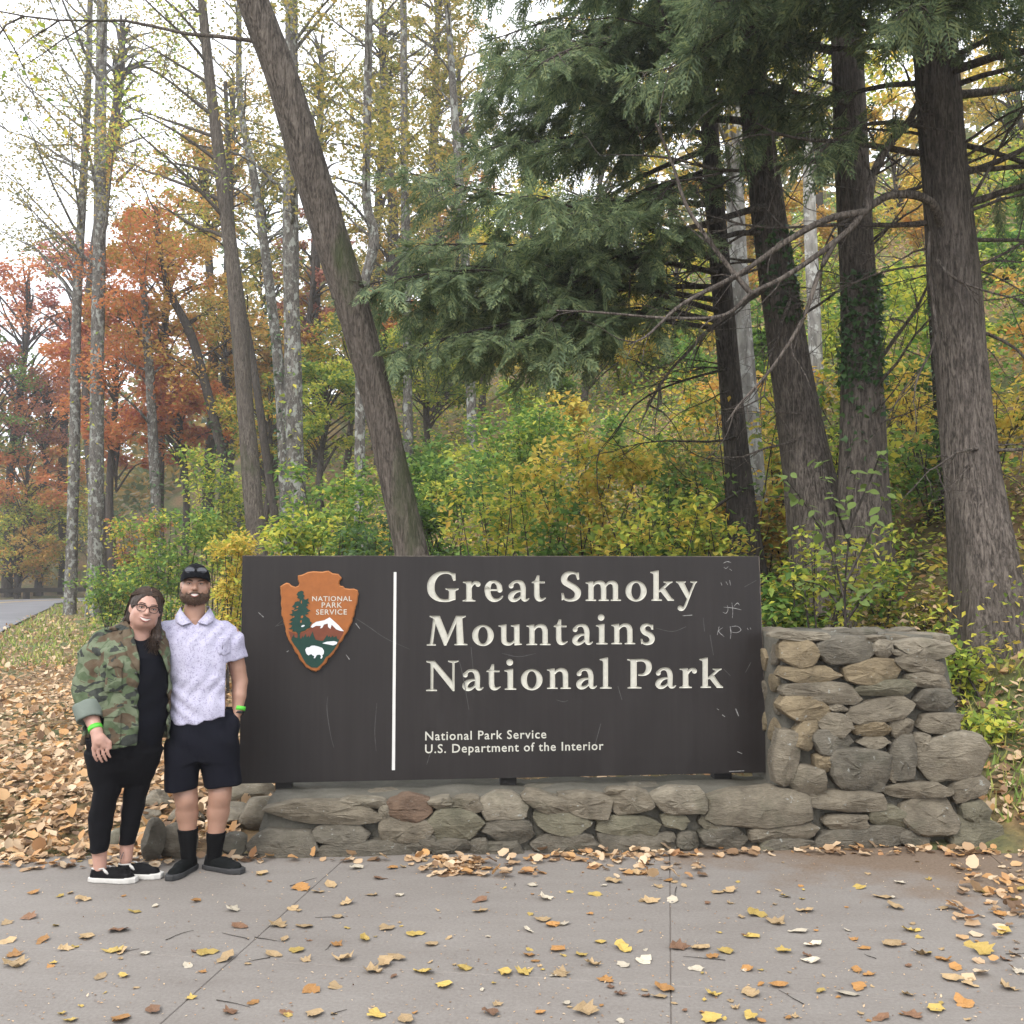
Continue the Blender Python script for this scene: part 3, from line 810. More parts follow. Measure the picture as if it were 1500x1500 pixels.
    def scratches(lines, w, mat, name='scratch'):
        for L in lines:
            Q = catmull([p + (0,) for p in L], 4)[:, :2] if len(L) > 2 else np.array(L, float)
            VV, FF = [], []
            T = np.gradient(Q, axis=0); N = np.stack([-T[:, 1], T[:, 0]], 1); N /= np.linalg.norm(N, axis=1)[:, None] + 1e-9
            for i, p in enumerate(Q):
                ww = w * (0.35 + 0.65 * math.sin(math.pi * (i + 0.6) / (len(Q) + 0.2))) * rs.uniform(0.6, 1.2)
                VV += [sign_pt(*on_sign(*(p + N[i] * ww)), 0.0009), sign_pt(*on_sign(*(p - N[i] * ww)), 0.0009)]
            for i in range(len(Q) - 1): FF.append((2 * i, 2 * i + 1, 2 * i + 3, 2 * i + 2))
            obj(name, mesh_py(name, VV, FF), mat, board)
    K = lambda x, y: (1000 + x / 3.0, 450 + y / 3.0)
    scratches([[K(180,1318),K(222,1322),K(258,1330)], [K(196,1310),K(199,1330),K(190,1345),K(176,1340)], [K(216,1298),K(220,1335),K(218,1366)], [K(225,1315),K(240,1300),K(250,1310)],
               [K(160,1404),K(152,1440)], [K(176,1408),K(158,1424),K(182,1448)], [K(208,1402),K(212,1430),K(209,1458)], [K(208,1404),K(240,1402),K(256,1418),K(238,1430),K(214,1428)], [K(284,1410),K(288,1418)], [K(296,1408),K(300,1416)],
               [K(178,1125),K(195,1118),K(212,1122)], [K(180,1142),K(190,1148),K(200,1140)], [K(206,1150),K(216,1158)], [K(168,1210),K(172,1222)], [K(190,1206),K(198,1220)], [K(206,1200),K(210,1222)]], 0.55, m_scr)
    scratches([[(378.5,897),(386,904)], [(420,955),(423,953)], [(507,959),(512,966)], [(521,913),(527,921)], [(1077.5,1038),(1082,1049)], [(1080,1101),(1087,1104)], [(1050,1038),(1053,1040)], [(1058,1047),(1062,1050)], [(1000,902),(1014,901)], [(1068,1130),(1090,1129)]], 0.75, m_scr)
    scratches([[(403,918),(418,905)], [(405,917),(425,911)], [(520,905),(540,918),(565,935),(600,951)], [(480,1020),(479,1040),(484,1075),(489,1095)], [(552,1030),(549,1070),(551,1100)], [(672,965),(678,990),(687,1040)], [(690,948),(693,980)], [(905,1005),(911,1025)], [(960,920),(985,925),(1005,918)], [(815,1025),(825,1028),(832,1026)],
               [(1040,930),(1045,960)], [(1060,980),(1070,990)], [(735,957),(760,962),(785,957)], [(880,1060),(872,1090)], [(625,1120),(632,1098)], [(1090,860),(1108,850)], [(1030,905),(1032,925)], [(1092,985),(1100,970)]], 0.5, m_scr2)
    # --- posts between the board and the wall
    m_post = simple('post_dark_paint', (0.022, 0.020, 0.019), 0.7, 0.3, 10, 0.2)
    for px_, wpx, pb in ((414, 25, 1147), (746, 24, 1141), (1063, 26, 1134)):
        s0 = on_sign(px_ - wpx / 2, pb)[0]; s1 = on_sign(px_ + wpx / 2, pb)[0]; zb = on_sign(px_, pb)[1]
        w = s1 - s0
        pm = box_me('post', w, 0.09, 0.95, m_post, 0.006, False)
        p = obj('post', pm, None, root)
        p.location = sign_pt((s0 + s1) / 2, zb + 0.26, -TH - 0.047)
        p.rotation_euler = (0, 0, math.atan2(S_X.y, S_X.x))
    return root
build_sign()
# ---------------------------------------------------------------- stone wall with its pillar
W_O = WA.copy()
W_ROT = math.atan2(WDIR.y, WDIR.x)

def on_wall(px, py, back=0.0):
    """photo pixel -> (s, z) on the vertical plane of the wall's front face, set back by `back`"""
    d = ray(px, py); c = Vector((0, 0, CAM_H)); o = W_O - WNRM * back
    p = c + d * ((o - c).dot(WNRM) / d.dot(WNRM))
    return ((p - W_O).dot(WDIR), p.z)

def stone_mats():
    out = []
    pal = [((0.0759, 0.0639, 0.0469), (0.2046, 0.1761, 0.1297)), ((0.0968, 0.0834, 0.0626), (0.2607, 0.2276, 0.1702)), ((0.1001, 0.0772, 0.0478), (0.2585, 0.2050, 0.1270)),
           ((0.0572, 0.0515, 0.0396), (0.1595, 0.1411, 0.1095)), ((0.0671, 0.0443, 0.0304), (0.1793, 0.1195, 0.0810)), ((0.0671, 0.0608, 0.0423), (0.1793, 0.1638, 0.1141))]
    for i, (a, b) in enumerate(pal):
        t = NT('fieldstone_%s' % ['grey', 'pale', 'tan', 'dark', 'russet', 'green'][i])
        co = t.wco(); st = t.wco((1, 1, 3.2))
        n = t.noise(co, 7, 6, 0.65); n2 = t.noise(st, 22, 6, 0.7, 0.4); n3 = t.noise(co, 95, 3)
        c = t.ramp(n, [(0.34, a), (0.66, b)])
        c = t.mix(0.4, c, t.ramp(n2, [(0.3, a), (0.7, b)]))
        lich = t.ramp(t.noise(co, 26, 4, 0.6), [(0.655, (0, 0, 0)), (0.70, (0.75, 0.75, 0.75))])
        c = t.mix(lich, c, (0.27, 0.275, 0.25))
        moss = t.ramp(t.noise(co, 4.3, 4, 0.6), [(0.56, (0, 0, 0)), (0.72, (0.45, 0.45, 0.45))])
        c = t.mix(moss, c, (0.058, 0.060, 0.038))
        t.color(c); t.rough(0.85); t.b.inputs['Specular IOR Level'].default_value = 0.25
        t.bump(t.mix(0.5, n2, t.mix(0.25, n, n3)), 1.0, 0.035)
        out.append(t.m)
    return out

def mortar_mat():
    t = NT('wall_mortar')
    co = t.wco(); n = t.noise(co, 6, 6, 0.6); n2 = t.noise(co, 60, 5, 0.7)
    c = t.ramp(n, [(0.3, (0.075, 0.070, 0.057)), (0.7, (0.140, 0.131, 0.108))])
    c = t.mix(0.3, c, t.ramp(n2, [(0.3, (0.035, 0.032, 0.026)), (0.7, (0.14, 0.132, 0.108))]))
    t.color(c); t.rough(0.95); t.b.inputs['Specular IOR Level'].default_value = 0.15
    t.bump(t.mix(0.4, n2, n), 0.7, 0.02)
    return t.m
M_STONE = stone_mats(); M_MORTAR = mortar_mat()

A_ = lambda x, y: (340 + x / 2.679, 1100 + y / 2.679)
B_ = lambda x, y: (800 + x / 3.75, 1100 + y / 3.75)
C_ = lambda x, y: (1100 + x / 3.75, 900 + y / 3.75)
# cx, cy, width, height in zoom pixels, tilt degrees (clockwise), material, squareness
ST_A = [(365,240,425,82,2,0,3), (425,320,208,88,2,3,4), (200,372,255,128,0,3,3), (530,395,365,80,-3,3,4), (510,203,168,38,3,1,3), (692,220,188,90,3,4,2.4), (680,305,205,100,0,0,2.6), (868,288,220,110,0,5,2.2),
        (745,362,112,72,0,3,3), (868,378,158,74,0,3,3), (915,212,135,62,-5,0,2.2), (1062,212,180,90,0,1,3), (1088,308,190,95,3,3,2.3), (1060,388,150,70,0,3,3), (1232,205,180,68,18,0,2.4), (1295,275,210,86,5,5,2.6), (1320,362,265,82,2,3,3),
        (1385,210,195,86,10,0,3), (820,203,95,48,0,1,2.4), (965,382,76,76,0,3,2.6), (600,232,46,60,0,1,3)]
ST_B = [(465,275,220,130,3,0,4), (720,275,295,130,0,1,3), (450,405,325,92,2,5,2.6), (510,515,410,138,3,3,3), (700,380,145,66,8,5,2), (775,485,118,95,0,3,2.2), (895,385,115,68,0,0,2.4), (970,465,258,118,0,3,2.4),
        (1180,310,555,195,0,0,2.6), (1290,440,365,95,-5,0,2.5), (1310,525,270,100,0,5,3), (665,470,76,48,0,3,2.4), (395,225,130,44,0,0,3)]
ST_C = [(262,212,215,158,-8,2,3), (515,190,315,140,-4,3,2.2), (290,120,330,46,2,1,3), (728,190,112,95,10,1,2.6), (940,185,325,112,8,1,2.8), (838,212,135,42,5,0,2.4), (672,315,325,136,-3,2,2.8), (330,330,330,90,0,2,2.8), (937,280,275,88,14,0,2.5),
        (965,365,245,84,12,0,2.4), (395,430,410,112,7,0,2.8), (740,405,325,80,-2,5,2.4), (1015,470,225,110,3,3,3.2), (295,515,265,128,2,2,3.2), (700,528,375,112,-11,0,2.5), (470,605,190,116,22,0,2.3), (660,630,182,80,-5,2,3), (822,620,128,110,0,0,3.4),
        (1042,595,242,108,0,0,3.2), (295,652,140,155,12,2,2.8), (440,700,225,124,8,3,2.6), (930,702,96,104,0,1,2.2), (665,705,170,64,0,0,2.4), (825,795,140,240,8,3,2.2), (1085,772,375,245,-8,1,2.6), (190,790,145,268,6,0,2.6), (585,850,305,200,5,3,3.2),
        (752,835,66,160,-25,0,2.6), (295,905,225,135,14,0,2.2), (398,812,98,98,0,2,2.4), (900,965,365,80,0,0,3), (1195,950,205,118,-18,0,3), (520,1020,375,100,3,0,2.6), (980,1105,315,190,0,0,2.1), (510,1135,235,76,-2,0,2.5), (580,1230,505,116,-4,3,3.6), (745,1110,210,118,14,5,2.4),
        (890,1218,155,96,0,3,2.6), (1212,1222,310,190,3,5,3), (1222,1082,150,115,0,5,2.6), (200,1272,270,86,0,3,2.6), (480,512,100,34,4,0,2.4), (690,135,120,34,-2,0,3)]

def stone_mesh(w, h, depth, sq, seed, pts=20):
    """a broken fieldstone: angular outline of straight runs, split face with a few facets, buried back"""
    r = np.random.default_rng(seed)
    k = r.integers(6, 9)
    ca = np.sort(np.linspace(0, 2 * math.pi, k, endpoint=False) + r.uniform(-0.28, 0.28, k))
    sq2 = sq + 1.2
    cr = (np.abs(np.cos(ca)) ** sq2 + np.abs(np.sin(ca)) ** sq2) ** (-1 / sq2) * r.uniform(0.90, 1.10, k)
    K = np.stack([np.cos(ca) * cr, np.sin(ca) * cr], 1)
    seg = np.linalg.norm(np.roll(K, -1, 0) - K, axis=1); cum = np.concatenate([[0], np.cumsum(seg)]); KK = np.vstack([K, K[:1]])
    u = np.linspace(0, cum[-1], pts, endpoint=False)
    O = np.stack([np.interp(u, cum, KK[:, i]) for i in (0, 1)], 1)
    O = 0.84 * O + 0.08 * (np.roll(O, 1, 0) + np.roll(O, -1, 0)) + r.normal(0, 0.022, O.shape)
    O /= np.abs(O).max(0)
    X, Z = O[:, 0] * w / 2, O[:, 1] * h / 2
    m = min(w, h) / 2; L = np.hypot(X, Z) + 1e-9
    # split face: a tilted plane broken by two creases
    tilt = r.normal(0, 0.30, 2); c1 = r.normal(size=2); c1 /= np.linalg.norm(c1); c2 = r.normal(size=2); c2 /= np.linalg.norm(c2); o1, o2 = r.uniform(-0.1, 0.35, 2)
    def face(x, z):
        X_, Z_ = x / (w / 2), z / (h / 2)
        d = 0.94 + 0.5 * (tilt[0] * X_ + tilt[1] * Z_)
        d -= 0.55 * np.maximum(X_ * c1[0] + Z_ * c1[1] - o1, 0) + 0.4 * np.maximum(X_ * c2[0] + Z_ * c2[1] - o2, 0)
        return np.clip(d, 0.35, 1.15) * depth
    V = []
    for q, (sh, lev) in enumerate(((0.0, None), (-0.012, 0.30), (0.0, 0.72), (0.10, 0.94), (0.30, 1.0), (0.62, 1.03))):
        f = 1 - np.minimum(sh * m / L, 0.9) if q < 4 else np.full(pts, 1 - sh)
        xx, zz = X * f, Z * f
        dd = np.full(pts, -0.05) if lev is None else face(xx, zz) * lev
        if q >= 2: dd = dd + r.normal(0, 0.05 * depth, pts)
        V.append(np.stack([xx, -dd, zz], 1))
    n = pts; nr = len(V); V = np.vstack(V)
    F_ = [(a * n + i, a * n + (i + 1) % n, (a + 1) * n + (i + 1) % n, (a + 1) * n + i) for a in range(nr - 1) for i in range(n)]
    ci = len(V); V = np.vstack([V, [[0, -face(np.zeros(1), np.zeros(1))[0] * 1.03, 0]]])
    F_ += [((nr - 1) * n + i, (nr - 1) * n + (i + 1) % n, ci) for i in range(n)]
    return V, F_

def sharp(me, deg=20):
    try: me.set_sharp_from_angle(angle=R(deg))
    except Exception: pass
    return me

def build_wall():
    root = empty('stone_wall', W_O, W_ROT)
    tag(root, 'low mortared fieldstone wall rising to a broad stone pillar beside the sign', 'wall')
    TOP = 0.335
    # --- mortar core of the low wall, and of the pillar (battered)
    def core(name, prof, y0, y1, nx=60, nz=16, seed=1, top_in=0.0):
        """front face over profile s0(z)..s1(z), heights 0..H, closed box with a rough face"""
        s0f, s1f, H = prof
        V, F_ = [], []
        rr = np.random.default_rng(seed)
        idx = {}
        for k in range(nz + 1):
            z = -0.06 + (H + 0.06) * k / nz
            for i in range(nx + 1):
                u = i / nx; s = s0f(z) + (s1f(z) - s0f(z)) * u
                y = y0 + top_in * max(z, 0) / H
                P = np.array([[s * 3.1, z * 3.1, seed]])
                y += 0.018 * vnoise(P * 2.2, seed)[0]
                e = 0.035 * (k / nz > 0.9)
                V.append((s, y + e, z + (0.022 * vnoise(P * 2.0, seed + 5)[0] if k == nz else 0)))
        for k in range(nz):
            for i in range(nx):
                a = k * (nx + 1) + i
                F_.append((a, a + 1, a + nx + 2, a + nx + 1))
        b = len(V)
        for k in range(nz + 1):
            z = -0.06 + (H + 0.06) * k / nz
            for i in range(nx + 1):
                s = s0f(z) + (s1f(z) - s0f(z)) * i / nx
                V.append((s, y1, V[k * (nx + 1) + i][2]))
        for i in range(nx):
            a = nz * (nx + 1) + i
            F_.append((a, a + 1, b + a + 1, b + a))
        for k in range(nz):
            a = k * (nx + 1); F_.append((a, a + nx + 1, b + a + nx + 1, b + a))
            a = k * (nx + 1) + nx; F_.append((a + nx + 1, a, b + a, b + a + nx + 1))
            for i in range(nx):
                a = b + k * (nx + 1) + i; F_.append((a + 1, a, a + nx + 1, a + nx + 2))
        return obj(name, mesh_py(name, V, F_, None, True), M_MORTAR, root)
    sL = on_wall(366, 1240)[0]; sP0 = on_wall(1156, 1040)[0]
    core('mortar_core', (lambda z: sL + 0.10 * max(z, 0) / 0.37, lambda z: sP0 + 0.25, TOP), 0.078, 0.70, 90, 10, 3, 0.03)
    core('mortar_core', (lambda z: sL + 0.05, lambda z: sP0 + 0.2, TOP - 0.075), 0.66, 0.99, 60, 4, 5, 0.0)
    H = on_wall(1250, 932)[1]
    s_r0, s_r1 = on_wall(1452, 1235)[0], on_wall(1392, 940)[0]
    core('pillar_core', (lambda z: sP0, lambda z: s_r0 + (s_r1 - s_r0) * max(z, 0) / H, H), 0.095, 0.85, 30, 34, 9, 0.04)
    # --- stones of the front face
    k = 0
    for conv, lst, scale in ((A_, ST_A, 2.679), (B_, ST_B, 3.75), (C_, ST_C, 3.75)):
        for (x, y, w, h, rot, mi, sq) in lst:
            k += 1
            px_, py_ = conv(x, y)
            pil = conv is C_ and y < 930
            back = 0.055
            s, z = on_wall(px_, py_, back)
            ppm = scale * F_PX / (W_O.y + s * WDIR.y + 0.05)
            W_, H_ = 1.14 * w / ppm, 1.19 * h / ppm
            dep = 0.050 + 0.10 * min(W_, H_) * (1.0 + 0.6 * random.random())
            V, F_ = stone_mesh(W_, H_, dep, sq, 100 + k)
            a = -R(rot)
            V2 = V.copy(); V2[:, 0] = V[:, 0] * math.cos(a) - V[:, 2] * math.sin(a); V2[:, 2] = V[:, 0] * math.sin(a) + V[:, 2] * math.cos(a)
            P = V2 + np.array([s, 0, z])
            amp = 0.055 * min(W_, H_)
            V2[:, 1] += amp * 0.5 * vnoise(P * 11, 4) ; V2[:, 0] += amp * 0.35 * vnoise(P * 14, 5); V2[:, 2] += amp * 0.35 * vnoise(P * 14, 6)
            o = obj('stone', sharp(mesh_py('stone', V2, F_, None, True)), M_STONE[mi], root)
            lean = 0.03 * max(z, 0)
            o.location = (s, back + lean, z)
    # --- left flank of the pillar, seen edge on beside the sign
    for j, (z, hh, yy, ww) in enumerate(((1.22, 0.15, 0.24, 0.24), (1.03, 0.13, 0.30, 0.28), (0.88, 0.12, 0.22, 0.22), (0.71, 0.17, 0.27, 0.30), (0.50, 0.17, 0.30, 0.26), (1.16, 0.16, 0.56, 0.28), (0.95, 0.16, 0.58, 0.26), (0.74, 0.15, 0.6, 0.24))):
        V, F_ = stone_mesh(ww, hh, 0.03, 2.8, 300 + j)
        V2 = np.stack([V[:, 1], V[:, 0], V[:, 2]], 1)
        o = obj('stone', sharp(mesh_py('stone', V2, [f[::-1] for f in F_], None, True)), M_STONE[(j * 2) % 4], root)
        o.location = (sP0 + 0.005, yy, z)
    # --- flank of the pillar on the right
    for j in range(9):
        z = 0.12 + 0.14 * j; z = z if z < 1.3 else 1.27
        V, F_ = stone_mesh(0.42, 0.145, 0.04, 2.8, 340 + j)
        V2 = np.stack([-V[:, 1], V[:, 0], V[:, 2]], 1)
        o = obj('stone', sharp(mesh_py('stone', V2, F_, None, True)), M_STONE[(j * 5 + 1) % 6], root)
        o.location = (s_r0 + (s_r1 - s_r0) * z / H - 0.01, 0.45 + 0.08 * (j % 2), z)
    # --- flat cap stones: pillar top and along the back of the low wall
    def cap(s, y, z, w, d, h, seed, mi):
        V, F_ = stone_mesh(w, d, h, 3.0, seed)
        V2 = np.stack([V[:, 0], V[:, 2], -V[:, 1]], 1)
        V2[:, 2] += 0.012 * vnoise(V2 * 9 + seed, seed)
        o = obj('cap_stone', sharp(mesh_py('cap_stone', V2, F_, None, True)), M_STONE[mi], root)
        o.location = (s, y, z); o.rotation_euler = (random.uniform(-0.03, 0.03), random.uniform(-0.03, 0.03), random.uniform(-0.2, 0.2))
    for j, (x, w, dz, hh) in enumerate(((0.20, 0.40, -0.035, 0.055), (0.57, 0.36, -0.005, 0.05), (0.84, 0.26, -0.045, 0.06), (1.06, 0.30, -0.02, 0.045))):
        cap(sP0 + x - 0.02, 0.31 + 0.03 * (j % 2), H - 0.015 + dz, w, 0.40, hh, 400 + j, (1, 3, 0, 1)[j]); cap(sP0 + x - 0.04, 0.66, H - 0.03, w * 0.95, 0.3, 0.05, 410 + j, (0, 1, 3, 0)[j])
    s = sL + 0.15; j = 0
    while s < sP0 - 0.1:
        w = random.uniform(0.22, 0.5)
        cap(s + w / 2, 0.80 + random.uniform(-0.03, 0.03), TOP - 0.075, w * 1.02, random.uniform(0.24, 0.32), random.uniform(0.03, 0.055), 430 + j, random.choice((0, 1, 3, 5)))
        s += w; j += 1
    s = sL + 0.12
    while s < sP0 - 0.15:
        w = random.uniform(0.3, 0.6)
        if random.random() < 0.55: cap(s + w / 2, 0.42 + random.uniform(-0.05, 0.08), TOP - 0.03, w * 0.8, 0.22, 0.03, 470 + j, random.choice((0, 1, 3)))
        s += w; j += 1
    return TOP
WALL_TOP = build_wall()

# --- boulders left of the wall, beside the feet of the couple
def boulder(px_, py_, w, d, h, seed, mi, label, rz=0.0, sink=0.03):
    r = np.random.default_rng(seed)
    bm = bmesh.new(); bmesh.ops.create_icosphere(bm, subdivisions=4, radius=1.0)
    V = np.array([v.co[:] for v in bm.verts]); F_ = [tuple(v.index for v in f.verts) for f in bm.faces]; bm.free()
    # cut by random planes for flat facets
    for _ in range(11):
        n = r.normal(size=3); n[2] *= 0.8; n /= np.linalg.norm(n); c = r.uniform(0.62, 0.9)
        dd = V @ n - c
        V = V - np.outer(np.maximum(dd, 0) * 0.92, n)
    V += (0.035 * vnoise(V * 4 + seed, seed) + 0.018 * vnoise(V * 11 + seed, seed + 1))[:, None] * V
    V *= np.array([w / 2, d / 2, h / 2])
    V[:, 2] += h / 2 - sink
    o = obj('boulder', sharp(mesh_py('boulder', V, F_, None, True), 40), M_STONE[mi])
    g = gnd(px_, py_); o.location = (g.x, g.y + d * 0.42, terr1(g.x, g.y) if g.y > 6.5 else 0.0); o.rotation_euler = (0, 0, rz)
    tag(o, label, 'boulder', 'boulders at the end of the wall')
    return o
boulder(215, 1268, 0.15, 0.28, 0.29, 21, 3, 'upright dark boulder just behind the black and white shoes', 0.2)
boulder(250, 1262, 0.25, 0.3, 0.235, 22, 0, 'squat grey boulder between the couple\'s legs', 0.5)
boulder(336, 1258, 0.22, 0.25, 0.17, 23, 3, 'low rounded boulder behind the man\'s black shoe', 0.0)
boulder(214, 1208, 0.16, 0.16, 0.12, 24, 1, 'small white-topped stone on the upright boulder\'s far side', 0.1, 0.02)
boulder(165, 1244, 0.18, 0.3, 0.16, 26, 5, 'small mossy boulder glimpsed between the woman\'s calves', 0.1)
# low ledge of flat rocks running back from the wall end
def ledge():
    for j, (px_, py_, w, d, h, lab) in enumerate(((262, 1212, 0.30, 0.3, 0.16, 'flat pale rock seen between the man\'s calves'), (330, 1214, 0.34, 0.36, 0.19, 'broad flat ledge rock behind the man\'s right-hand calf'), (374, 1216, 0.36, 0.4, 0.24, 'long flat ledge rock at the left end of the wall'),
                                          (352, 1190, 0.5, 0.4, 0.22, 'rear ledge rock under the sign\'s left corner'), (222, 1196, 0.22, 0.2, 0.2, 'upright pale rock among leaves behind the couple'))):
        boulder(px_, py_, w, d, h, 31 + j, (0, 1, 0, 0, 1)[j], lab, 0.15 * j, 0.04)
ledge()
def rng(seed): return np.random.default_rng(seed)
# ---------------------------------------------------------------- people: implicit surfaces meshed with surface nets
class Field:
    def __init__(s, lo, hi, h):
        s.lo, s.h = np.array(lo, float), h
        s.n = np.ceil((np.array(hi) - s.lo) / h).astype(int) + 1
        s.F = np.full(s.n, 0.5, np.float32)
        s.ax = [s.lo[i] + h * np.arange(s.n[i]) for i in range(3)]
    def grid(s, lo, hi):
        a = np.clip(np.floor((np.array(lo) - s.lo) / s.h).astype(int), 0, s.n); b = np.clip(np.ceil((np.array(hi) - s.lo) / s.h).astype(int) + 1, 0, s.n)
        sl = tuple(slice(a[i], b[i]) for i in range(3))
        X, Y, Z = np.meshgrid(*[s.ax[i][sl[i]] for i in range(3)], indexing='ij', sparse=True)
        return sl, X, Y, Z
    def put(s, fn, lo, hi, k=0.0, op='add', pad=0.06):
        sl, X, Y, Z = s.grid(np.array(lo) - pad, np.array(hi) + pad)
        d = np.broadcast_to(fn(X, Y, Z), s.F[sl].shape).astype(np.float32); f = s.F[sl]
        if op == 'add':
            if k > 0:
                hh = np.maximum(k - np.abs(f - d), 0) / k
                s.F[sl] = np.minimum(f, d) - hh * hh * k * 0.25
            else: s.F[sl] = np.minimum(f, d)
        elif op == 'cut':
            if k > 0:
                hh = np.maximum(k - np.abs(f + d), 0) / k
                s.F[sl] = np.maximum(f, -d) + hh * hh * k * 0.25
            else: s.F[sl] = np.maximum(f, -d)
        return s
    def cone(s, a, b, r1, r2, k=0.0, op='add', sc=(1, 1, 1)):
        a, b = np.array(a, float), np.array(b, float); ba = b - a; L = max(ba @ ba, 1e-9)
        def fn(X, Y, Z):
            t = np.clip(((X - a[0]) * ba[0] + (Y - a[1]) * ba[1] + (Z - a[2]) * ba[2]) / L, 0, 1)
            return np.sqrt(((X - a[0] - ba[0] * t) / sc[0]) ** 2 + ((Y - a[1] - ba[1] * t) / sc[1]) ** 2 + ((Z - a[2] - ba[2] * t) / sc[2]) ** 2) - (r1 + (r2 - r1) * t)
        r = max(r1, r2) * max(sc)
        return s.put(fn, np.minimum(a, b) - r, np.maximum(a, b) + r, k, op)
    def chain(s, pts, k=0.0, op='add', sc=(1, 1, 1)):
        for p, q in zip(pts[:-1], pts[1:]): s.cone(p[:3], q[:3], p[3], q[3], k, op, sc)
        return s
    def ell(s, c, r, k=0.0, op='add', M=None):
        c, r = np.array(c, float), np.array(r, float)
        def fn(X, Y, Z):
            x, y, z = X - c[0], Y - c[1], Z - c[2]
            if M is not None: x, y, z = (M[0][0] * x + M[0][1] * y + M[0][2] * z, M[1][0] * x + M[1][1] * y + M[1][2] * z, M[2][0] * x + M[2][1] * y + M[2][2] * z)
            k0 = np.sqrt((x / r[0]) ** 2 + (y / r[1]) ** 2 + (z / r[2]) ** 2); k1 = np.sqrt((x / r[0] ** 2) ** 2 + (y / r[1] ** 2) ** 2 + (z / r[2] ** 2) ** 2) + 1e-6
            return k0 * (k0 - 1) / k1
        m = r.max() if M is not None else r
        return s.put(fn, c - m, c + m, k, op)
    def loft(s, sl, k=0.0, op='add', p=2.2):
        """sl: rows (z, cx, cy, rx, ry) from low to high"""
        A = np.array(sorted(sl), float)
        def fn(X, Y, Z):
            z = np.clip(Z, A[0, 0], A[-1, 0])
            cx, cy, rx, ry = (np.interp(z, A[:, 0], A[:, i]) for i in range(1, 5))
            q = (np.abs((X - cx) / rx) ** p + np.abs((Y - cy) / ry) ** p) ** (1 / p)
            d = (q - 1) * np.minimum(rx, ry)
            return np.maximum(d, np.maximum(A[0, 0] - Z, Z - A[-1, 0]))
        lo = (np.min(A[:, 1] - A[:, 3]), np.min(A[:, 2] - A[:, 4]), A[0, 0]); hi = (np.max(A[:, 1] + A[:, 3]), np.max(A[:, 2] + A[:, 4]), A[-1, 0])
        return s.put(fn, lo, hi, k, op)
    def warp(s, fn):
        X, Y, Z = np.meshgrid(*s.ax, indexing='ij', sparse=True)
        s.F = (s.F + fn(X, Y, Z)).astype(np.float32); return s
    def clip(s, fn):
        """keep where fn < 0"""
        X, Y, Z = np.meshgrid(*s.ax, indexing='ij', sparse=True)
        s.F = np.maximum(s.F, fn(X, Y, Z)).astype(np.float32); return s
    def copy(s):
        o = Field.__new__(Field); o.lo, o.h, o.n, o.ax, o.F = s.lo, s.h, s.n, s.ax, s.F.copy(); return o
    def mesh(s, name, mat=None, smooth=1):
        F = s.F; h = s.h
        F = np.pad(F, 1, constant_values=0.3); lo = s.lo - h
        nx, ny, nz = F.shape
        cn = (nx - 1, ny - 1, nz - 1)
        ins = F < 0
        corner = [(i, j, k) for i in (0, 1) for j in (0, 1) for k in (0, 1)]
        cnt8 = np.zeros(cn, np.int8)
        for c in corner: cnt8 += ins[c[0]:nx - 1 + c[0], c[1]:ny - 1 + c[1], c[2]:nz - 1 + c[2]]
        act = (cnt8 > 0) & (cnt8 < 8)
        C = np.argwhere(act)
        if len(C) == 0: return bpy.data.meshes.new(name)
        idx = np.full(cn, -1, np.int32); idx[act] = np.arange(len(C))
        pos = np.zeros((len(C), 3)); cnt = np.zeros(len(C))
        fv = {c: F[C[:, 0] + c[0], C[:, 1] + c[1], C[:, 2] + c[2]] for c in corner}
        for a in corner:
            for ax in range(3):
                if a[ax]: continue
                b = list(a); b[ax] = 1; b = tuple(b)
                m = (fv[a] < 0) != (fv[b] < 0)
                t = np.where(m, fv[a] / np.where(m, fv[a] - fv[b], 1), 0)
                p = np.array(a, float)[None, :].repeat(len(C), 0); p[:, ax] += t
                pos += np.where(m[:, None], p, 0); cnt += m
        V = (C + pos / cnt[:, None]) * h + lo
        quads = []
        for ax in range(3):
            u, v = (ax + 1) % 3, (ax + 2) % 3
            s0 = [slice(None)] * 3; s1 = [slice(None)] * 3
            s0[ax] = slice(0, -1); s1[ax] = slice(1, None)
            A_in, B_in = ins[tuple(s0)], ins[tuple(s1)]
            E = np.argwhere(A_in != B_in)
            E = E[(E[:, u] > 0) & (E[:, v] > 0) & (E[:, u] < F.shape[u] - 1) & (E[:, v] < F.shape[v] - 1)]
            e = np.zeros(3, int); eu = e.copy(); eu[u] = 1; ev = e.copy(); ev[v] = 1
            q = [E - eu - ev, E - ev, E, E - eu]
            qi = np.stack([idx[w[:, 0], w[:, 1], w[:, 2]] for w in q], 1)
            fl = A_in[E[:, 0], E[:, 1], E[:, 2]]
            qi = np.where(fl[:, None], qi, qi[:, ::-1])
            quads.append(qi)
        Q = np.vstack(quads); Q = Q[(Q >= 0).all(1)]
        for _ in range(smooth):
            S = np.zeros_like(V); n = np.zeros(len(V))
            for a, b in ((0, 1), (1, 2), (2, 3), (3, 0)):
                np.add.at(S, Q[:, a], V[Q[:, b]]); np.add.at(n, Q[:, a], 1)
                np.add.at(S, Q[:, b], V[Q[:, a]]); np.add.at(n, Q[:, b], 1)
            V = V * 0.5 + 0.5 * S / np.maximum(n, 1)[:, None]
        return mesh_np(name, V, Q, True, mat)

